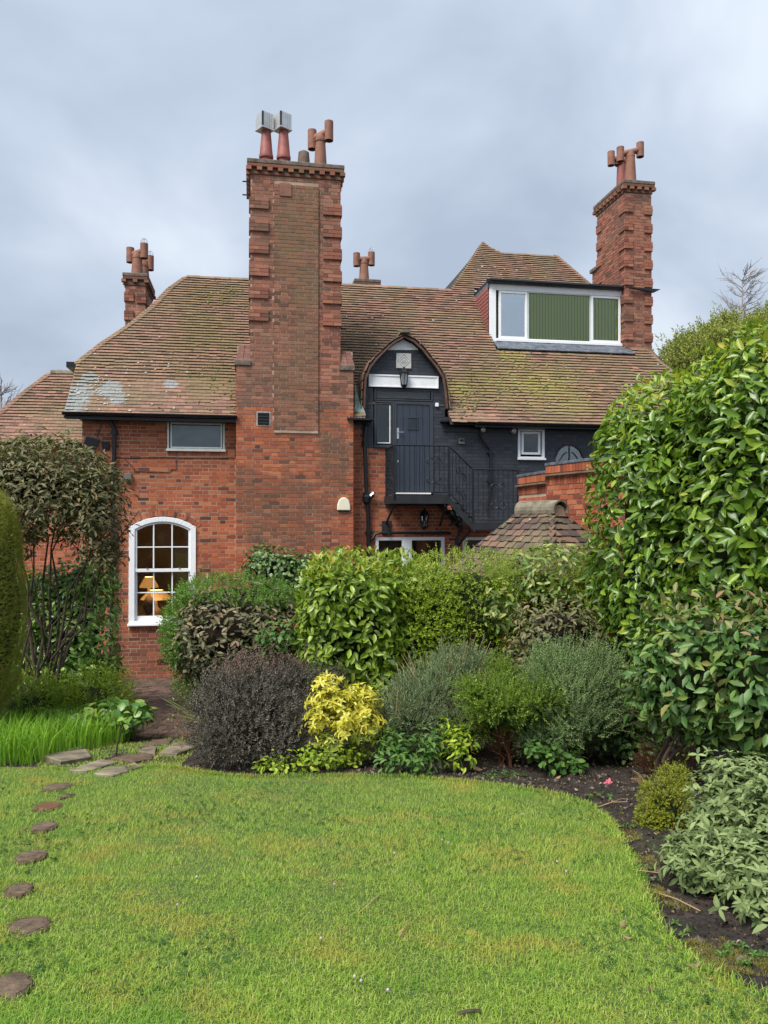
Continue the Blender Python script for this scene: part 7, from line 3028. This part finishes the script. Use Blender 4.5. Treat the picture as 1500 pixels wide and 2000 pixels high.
# ------------------------------------------------------------------ paving stones
def slab(name, pts, th, mat, parent=None, lab=None, cat=None, group=None, lift=.02, seed=0, tiltz=0.0, sub=1):
    r = np.random.RandomState(seed)
    G = [gpt(*q) for q in pts]
    # subdivide the outline and roughen it
    O = []
    for i in range(len(G)):
        a, b = G[i], G[(i + 1) % len(G)]
        for k in range(3):
            q = a + (b - a) * k / 3
            O.append(q + r.normal(size=3) * np.array([.006, .008, 0]))
    c = np.mean(O, 0)
    c[2] = gz(c[1])
    mb = MB()
    n = len(O)
    top = [np.array([q[0], q[1], gz(q[1]) + lift + r.uniform(-.003, .003)]) for q in O]
    inn = [c + (t - c) * .93 + np.array([0, 0, .006]) for t in top]
    inn = [np.array([t[0], t[1], gz(t[1]) + lift + .007]) for t in inn]
    bot = [t - np.array([0, 0, th]) for t in top]
    for i in range(n):
        j = (i + 1) % n
        mb.poly([top[i], top[j], inn[j], inn[i]])
        mb.poly([bot[i], bot[j], top[j], top[i]])
    mid_ = np.mean(inn, 0)
    mid_[2] = gz(mid_[1]) + lift + .009
    for i in range(n):
        mb.poly([inn[i], inn[(i + 1) % n], mid_])
    o = mb.build(name, mat, None, shift=c)
    o.location = tuple(c)
    tag(o, lab, cat, group)
    return o


FL = [([(80, 1486), (118, 1497), (178, 1487), (168, 1472), (110, 1480)], 'pale raised flagstone with a dark hole, beside the tall grass', .045),
      ([(108, 1478), (160, 1470), (164, 1462), (125, 1468)], 'narrow mossy flagstone behind the raised one by the tall grass', .02),
      ([(132, 1510), (170, 1512), (232, 1494), (200, 1488)], 'brown grey flagstone in the second row of the crossing', .025),
      ([(180, 1516), (222, 1520), (250, 1511), (248, 1500), (205, 1506)], 'nearest grey flagstone touching the lawn edge', .022),
      ([(253, 1508), (278, 1502), (262, 1494), (252, 1498)], 'small square flagstone at the right of the nearest one', .02),
      ([(215, 1486), (262, 1492), (300, 1486), (296, 1476), (240, 1478)], 'dark flagstone in the middle of the crossing', .018),
      ([(268, 1472), (302, 1478), (306, 1464), (292, 1462)], 'light beige flagstone left of the pale long one', .028),
      ([(310, 1476), (345, 1478), (388, 1462), (384, 1452), (340, 1456)], 'long pale yellow flagstone under the spiky clump', .03),
      ([(270, 1462), (330, 1456), (340, 1446), (300, 1448)], 'mossy brown flagstone at the end of the brick path', .016)]
for i, (pts, lab, lf) in enumerate(FL):
    slab('flagstone', pts, .06, M['flag'] if i not in (5, 8) else M['step'], lab=lab, cat='flagstone', group='flagstones crossing to the brick path', lift=lf, seed=i)
M['rimsoil'] = plain('mossy_earth', (.085, .06, .03), .95, var=.6, nscale=25, bmp=.8)
SS = [((112, 1541), 31, 8, 'stepping stone nearest the flagstones'), ((130, 1559), 17, 4, 'sunken mossy stepping stone, second from the flagstones'), ((92, 1580), 32, 10, 'rust coloured sunken stepping stone, third from the flagstones'),
      ((85, 1620), 30, 11, 'brown stepping stone with a straw across its left end'), ((60, 1678), 35, 13, 'pink grey stepping stone halfway down the left edge of the lawn'),
      ((37, 1745), 33, 14, 'dark stepping stone with a mossy left side, third from the bottom'), ((56, 1816), 47, 19, 'largest whole grey stepping stone, second from the bottom'), ((25, 1936), 48, 30, 'big stepping stone at the bottom left corner')]
for i, ((x, y), rx_, ry_, lab) in enumerate(SS):
    r = np.random.RandomState(i)
    rx_, ry_ = rx_ * .86, ry_ * .8
    pts = [(x + rx_ * math.cos(a) * r.uniform(.85, 1.12) + 4 * math.sin(a), y - ry_ * math.sin(a) * r.uniform(.88, 1.08) - rx_ * .12 * math.cos(a)) for a in np.linspace(0, 2 * math.pi, 10)[:-1]]
    slab('stepping_stone', pts, .05, M['step'] if i != 2 else plain('rusty_stone', (.14, .065, .03), .95, var=.3), lab=lab, cat='stepping stone', group='stepping stones along the left of the lawn', lift=.018, seed=i)
    rim = [(x + (q[0] - x) * 1.16, y + (q[1] - y) * 1.25 + 1) for q in pts]
    so_ = col.objects[-1]
    ro_ = slab('soil_rim', rim, .03, M['rimsoil'], lift=.014, seed=i + 50)
    ro_.location = Vector(ro_.location) - Vector(so_.location)
    ro_.parent = so_
stonepx = [(c, a * 1.02, b * 1.05) for c, a, b, _ in SS]

# ------------------------------------------------------------------ lawn blades
def lawnpoints(n, seed, y0, y1, edge=.0):
    r = np.random.RandomState(seed)
    out = np.zeros((0, 2))
    while len(out) < n:
        Y = r.uniform(y0, y1, n)
        X = r.uniform(-.56, .56, n) * Y
        k = inpoly(X, Y, lawnpoly)
        P = np.stack([X, Y, gz(Y)], 1)
        px, py = proj(P)
        for (c, a, b) in stonepx:
            rr_ = ((px - c[0]) / a) ** 2 + ((py - c[1] + 1) / b) ** 2
            k &= ~(rr_ < r.uniform(.5, 1.15, n))
        w = r.rand(n) < np.clip((y0 / Y) ** .6, 0, 1)
        out = np.concatenate([out, np.stack([X, Y], 1)[k & w]])
    return out[:n]


def hfield(xy, h):
    return h * (1 + .30 * wav(xy[:, 0], xy[:, 1], 3.2, 4) + .25 * wav(xy[:, 0], xy[:, 1], 12, 14)) * np.random.RandomState(1).uniform(.5, 1.3, len(xy))


lz_ = lambda x, y: gz(y) + .002 + .008 * wav(x, y, 2.2, 9)
a = lawnpoints(150000, 1, 2.15, 3.9)
g1 = blades('grass_blades', a, np.clip(hfield(a, .026), .008, .06), .0026, M['blade'], None, np.zeros(3), 1.3, 11, True, lz_)
b = lawnpoints(190000, 2, 3.85, 7.2)
g2 = blades('grass_blades', b, np.clip(hfield(b, .028), .008, .06), .0034, M['blade'], None, np.zeros(3), 1.2, 12, False, lz_)
for o, lab in ((g1, 'short bright green lawn grass in the near half of the lawn'), (g2, 'short bright green lawn grass in the far half of the lawn')):
    tag(o, lab, 'grass')
# ragged overhanging edge
r = np.random.RandomState(8)
ed = []
for i in range(3, len(LP) - 1):
    p0, p1 = np.array(lawnpoly[i]), np.array(lawnpoly[i + 1])
    m = int(np.linalg.norm(p1 - p0) * 900)
    f = r.rand(m)[:, None]
    ed.append(p0 + (p1 - p0) * f + r.normal(size=(m, 2)) * .02)
ed = np.concatenate(ed)
g3 = blades('grass_blades', ed, .045, .004, M['blade'], None, np.zeros(3), 1.1, 13, True, lz_)
tag(g3, 'longer ragged grass along the curved edge of the lawn', 'grass')
# weeds: clover-like rosettes in the turf
wp_ = lawnpoints(2600, 5, 2.2, 6.4)
k_ = wav(wp_[:, 0], wp_[:, 1], 2.0, 33) > .05
wp_ = wp_[k_]
V, F, _ = place(T_whorl(6, 7, SMALL, .45, .25), np.stack([wp_[:, 0], wp_[:, 1], gz(wp_[:, 1]) + .02], 1), r.normal(size=(len(wp_), 3)), nrmz(np.array([0, 0, 1.]) + r.normal(size=(len(wp_), 3)) * .25), np.full(len(wp_), .020), np.full(len(wp_), .020))
o = link('clover', fastmesh('clover', V, F, M['herb']))
tag(o, 'small clover and weed leaves scattered through the lawn', 'clover', kind='stuff')
# moss and seedlings creeping over the bare soil of the border
mo = []
for pl_, n_, s_ in (([(1255, 1780), (1300, 1850), (1400, 1910), (1520, 1950), (1560, 1880), (1400, 1850), (1320, 1790)], 9000, 1), ([(1190, 1610), (1240, 1700), (1262, 1760), (1300, 1760), (1290, 1700), (1240, 1620)], 6000, 2), ([(1262, 1760), (1240, 1700), (1330, 1760), (1420, 1840), (1560, 1900), (1560, 1960), (1400, 1915)], 9000, 3)):
    mo.append(inpatch(pl_, n_, s_))
mo = np.concatenate(mo)
kk_ = wav(mo[:, 0], mo[:, 1], 6, 3) > -.1
mo = mo[kk_]
o = blades('moss', mo, .014, .004, leafmat('moss_tuft', [(0, (.08, .09, .015)), (.6, (.19, .16, .03)), (1, (.28, .24, .06))], .8, .2), None, np.zeros(3), 1.5, 4, False, lambda x, y: soilz(x, y))
tag(o, 'olive and orange moss creeping over the soil at the lower right of the lawn', 'moss')
# grass and moss between the flagstones
fm = inpatch([(60, 1500), (110, 1470), (190, 1452), (270, 1452), (345, 1440), (395, 1450), (350, 1500), (250, 1520), (120, 1515)], 14000, 12)
kk_ = (wav(fm[:, 0], fm[:, 1], 7, 8) > -.35)
fm = fm[kk_]
fx, fy = proj(np.stack([fm[:, 0], fm[:, 1], gz(fm[:, 1])], 1))
for (pts, _l, _f) in FL:
    fm_in = inpoly(fx, fy, pts)
    fm, fx, fy = fm[~fm_in], fx[~fm_in], fy[~fm_in]
o = blades('grass_blades', fm, .028, .005, M['blade'], None, np.zeros(3), 1.2, 21, False, lambda x, y: gz(y))
tag(o, 'short grass and moss growing between the flagstones', 'grass')
M['litter'] = leafmat('brown_litter', [(0, (.05, .03, .02)), (.5, (.14, .09, .055)), (.85, (.26, .18, .11)), (1, (.42, .34, .25))], .8, .05, .2)
# soil clods
cl = inpatch([(345, 1508), (600, 1519), (800, 1522), (1000, 1541), (1150, 1576), (1215, 1650), (1262, 1760), (1340, 1880), (1500, 1960), (1560, 1800), (1400, 1560), (1280, 1440), (1000, 1430), (700, 1440), (380, 1470)], 15000, 9)
CV = np.array([(1, 0, -.3), (-.5, .87, -.3), (-.5, -.87, -.3), (0, 0, .8), (.3, .3, .3), (-.4, .1, .45)])
CF = np.array([(0, 1, 4), (1, 5, 4), (1, 2, 5), (2, 3, 5), (3, 4, 5), (2, 0, 3), (0, 4, 3)])
r = np.random.RandomState(2)
sz = .005 + .024 * r.rand(len(cl)) ** 4
P = np.stack([cl[:, 0], cl[:, 1], soilz(cl[:, 0], cl[:, 1])], 1)
V, F, _ = place((CV, CF), P, nrmz(r.normal(size=(len(cl), 3)) * (1, 1, .3)), nrmz(np.array([0, 0, 1.]) + r.normal(size=(len(cl), 3)) * .6), sz, sz)
o = link('soil_clods', fastmesh('soil_clods', V, F, M['soil']))
tag(o, 'crumbled dark soil and small stones in the flower border', 'soil', kind='stuff')


# brown leaf litter and bits of bark on the border
lt = inpatch([(345, 1506), (600, 1517), (800, 1520), (1000, 1539), (1150, 1574), (1215, 1650), (1262, 1760), (1340, 1880), (1500, 1960), (1560, 1800), (1400, 1560), (1280, 1440), (1000, 1430), (700, 1440), (380, 1470)], 2600, 19)
P = np.stack([lt[:, 0], lt[:, 1], soilz(lt[:, 0], lt[:, 1]) + .012], 1)
r = np.random.RandomState(12)
n_ = len(P)
L_ = .010 + .03 * r.rand(n_) ** 3
V, F, _ = place(T_leaf(.3, .3), P, nrmz(r.normal(size=(n_, 3)) * (1, 1, .25)), nrmz(np.array([0, 0, 1.]) + r.normal(size=(n_, 3)) * .4), L_, L_ * .5)
o = link('leaf_litter', fastmesh('leaf_litter', V, F, M['litter'], smooth=True))
tag(o, 'small brown leaf litter scattered over the border soil', 'leaf litter', kind='stuff')
st2 = inpatch([(640, 1522), (800, 1521), (1000, 1540), (1150, 1574), (1215, 1650), (1262, 1760), (1340, 1880), (1500, 1960), (1560, 1800), (1400, 1560), (1280, 1480), (1000, 1480), (700, 1490)], 420, 39)
P = np.stack([st2[:, 0], st2[:, 1], soilz(st2[:, 0], st2[:, 1]) + .008], 1)
sz = .008 + .022 * r.rand(len(P)) ** 3
V, F, _ = place((CV, CF), P, nrmz(r.normal(size=(len(P), 3)) * (1, 1, .3)), nrmz(np.array([0, 0, 1.]) + r.normal(size=(len(P), 3)) * .5), sz, sz)
o = link('pebbles', fastmesh('pebbles', V, F, plain('grey_brown_pebble', (.16, .125, .10), .85, var=.6, nscale=40)))
tag(o, 'grey brown pebbles lying in the border soil', 'pebbles', kind='stuff')
# sparse weeds and seedlings on the soil
sw = inpatch([(900, 1536), (1150, 1572), (1215, 1648), (1262, 1760), (1340, 1880), (1500, 1960), (1560, 1880), (1380, 1830), (1300, 1740), (1250, 1640), (1200, 1560), (1000, 1500)], 420, 29)
kk_ = wav(sw[:, 0], sw[:, 1], 4, 31) > 0
sw = sw[kk_]
V, F, _ = place(T_whorl(5, 9, SMALL, .45, .35), np.stack([sw[:, 0], sw[:, 1], soilz(sw[:, 0], sw[:, 1]) + .015], 1), r.normal(size=(len(sw), 3)), nrmz(np.array([0, 0, 1.]) + r.normal(size=(len(sw), 3)) * .25), np.full(len(sw), .03), np.full(len(sw), .03))
o = link('seedlings', fastmesh('seedlings', V, F, M['herb']))
tag(o, 'tiny green seedlings on the border soil near the lawn edge', 'seedlings', kind='stuff')


# ------------------------------------------------------------------ things lying about
def fallen(px, py, L_, lab, mt='deadleaf', seed=0, W=.5, lift=.022, name='fallen_leaf', cat='leaf'):
    r = np.random.RandomState(seed)
    g_ = gpt(px, py)
    V, F = T_leaf(-.12, -.2)
    a = r.uniform(0, 6.28)
    A = np.array([[math.cos(a), math.sin(a), r.uniform(-.05, .15)]])
    V2, F2, _ = place((V, F), np.zeros((1, 3)), A, nrmz(np.array([[0, -.2, 1.]]) + r.normal(size=(1, 3)) * .2), np.array([L_ * .8]), np.array([L_ * W * .7]))
    o = link(name, fastmesh(name, V2, F2, M[mt], smooth=True), None, g_ + np.array([0, 0, lift]))
    tag(o, lab, cat)


for i, (x, y, L_, lab) in enumerate(((222, 1721, .05, 'orange dead leaf lying on the lawn near the left'), (943, 1508, .14, 'large tan dead leaf standing on the soil below the dead fern'),
                                     (1235, 1842, .05, 'dark curled dead leaf with a pale side at the lower right of the lawn'), (1322, 1860, .06, 'pale pink dead leaf on the moss at lower right'),
                                     (1340, 1895, .07, 'orange brown dead leaf below the pale pink one'), (1270, 1950, .04, 'small dark dead leaf near the bottom right edge'),
                                     (1272, 1790, .045, 'grey brown leaf at the lawn edge below the sage'), (1085, 1525, .07, 'pale grey leaf on the dark soil right of centre'),
                                     (1380, 1920, .04, 'reddish small leaf on the moss near the bottom right'), (265, 1755, .035, 'small tan leaf on the lawn just below the orange one'),
                                     (178, 1464, .06, 'curled orange leaf at the edge of the tall grass'), (1215, 1820, .06, 'grey dried leaf lying left of the moss patch'))):
    fallen(x, y, L_, lab, seed=i)
M['pink'] = leafmat('pink_petal', [(0, (.55, .12, .18)), (1, (.70, .22, .28))], .5, .3, .2)
g_ = gpt(1188, 1535)
fp = empty('fallen_flower', g_ + np.array([0, 0, .02]), 0, 'single pink flower head lying on the dark soil', 'flower')
r = np.random.RandomState(3)
V, F, _ = place(T_whorl(6, 3, T_leaf(.2, .3, (.5, .6, .5)), .5, .5), np.zeros((1, 3)), np.array([[1., 0, 0]]), np.array([[0, -.5, .8]]), np.array([.045]), np.array([.05]))
link('petals', fastmesh('petals', V, F, M['pink'], smooth=True), fp)
MB().tube([(0, 0, 0), (-.06, .01, .0), (-.11, -.01, -.005)], .003, 5).build('stalk', M['rust'], fp)


def stick(pts, rad, lab, mt='straw', lift=.02):
    P_ = [gpt(*q) + np.array([0, 0, lift + .01 * (i % 2)]) for i, q in enumerate(pts)]
    o = MB().tube(P_, rad, 5).build('twig', M[mt], None, shift=P_[0])
    o.location = tuple(P_[0])
    tag(o, lab, 'twig')


stick([(1170, 1581), (1195, 1575), (1248, 1571)], .004, 'upper of two long pale twigs on the soil left of the yellow green dwarf shrub')
stick([(1180, 1577), (1215, 1568), (1245, 1567)], .003, 'lower of two long pale twigs left of the yellow green dwarf shrub')
stick([(1155, 1553), (1168, 1560), (1176, 1565)], .005, 'short reddish twig on the soil above the curved lawn edge', 'rust')
stick([(1235, 1706), (1260, 1713), (1300, 1714)], .003, 'thin pale stalk crossing the soil beside the lawn edge below the dwarf shrub')
stick([(1278, 1750), (1320, 1768), (1368, 1788)], .003, 'long pale straight stalk running under the sage')
stick([(700, 1793), (722, 1777), (745, 1752)], .0025, 'yellow bent straw lying on the middle of the lawn')
stick([(1070, 1662), (1090, 1660), (1110, 1654)], .003, 'short straw on the lawn near the curved right edge')
stick([(893, 1992), (918, 1992), (938, 1986)], .006, 'brown twig at the bottom edge of the lawn', 'bark')
stick([(780, 1838), (790, 1825), (800, 1812)], .0025, 'short pale straw in the middle of the lawn')
stick([(32, 1636), (45, 1630), (60, 1622)], .003, 'yellow straw over the left end of a brown stepping stone')
# daisy heads
DLAB = ['closed daisy bud right of the brown stepping stone with the straw', 'closed daisy bud a little nearer the viewer than the one beside the stepping stones',
        'closed daisy bud below and right of the orange dead leaf', 'closed daisy bud nearest below the small tan leaf', 'closed daisy bud just above the yellow bent straw',
        'closed daisy bud in the far middle of the lawn by itself', 'left one of two touching daisy buds right of the lawn middle', 'right one of two touching daisy buds right of the lawn middle',
        'closed daisy bud farthest from the viewer, below the pink flower side of the border', 'closed daisy bud nearest the short straw by the curved right edge',
        'upper left bud of the three close together near the bottom of the lawn', 'middle bud of the three close together near the bottom of the lawn', 'lowest bud of the three close together near the bottom of the lawn',
        'single daisy bud left of the short pale straw, above the group of three', 'closed daisy bud close to the curved right lawn edge']
DP_ = [(178, 1600), (228, 1621), (392, 1726), (343, 1783), (652, 1745), (765, 1677), (866, 1655), (872, 1655), (1016, 1603), (1088, 1692), (703, 1930), (716, 1932), (752, 1950), (632, 1853), (1102, 1716)]
for i, (x, y) in enumerate(DP_):
    if not (0 < x < 1500): continue
    r = np.random.RandomState(i)
    g_ = gpt(x, y)
    d_ = MB()
    h_ = .025 + .02 * r.rand()
    tip = np.array([r.uniform(-.02, .02), 0, h_])
    d_.tube([(0, 0, 0), tip], .0015, 3, cap=False)
    d_.lathe(tip, [(0, -.005), (.0045, -.003), (.0055, .003), (.003, .006), (0, .007)], 7, 1)
    o = d_.build('daisy_bud', [M['herb'], plain('daisy_white', (.42, .38, .40), .6, var=.3) if i == 0 else bpy.data.materials['daisy_white']])
    o.location = tuple(g_)
    tag(o, DLAB[i], 'daisy', 'closed daisy buds in the lawn')
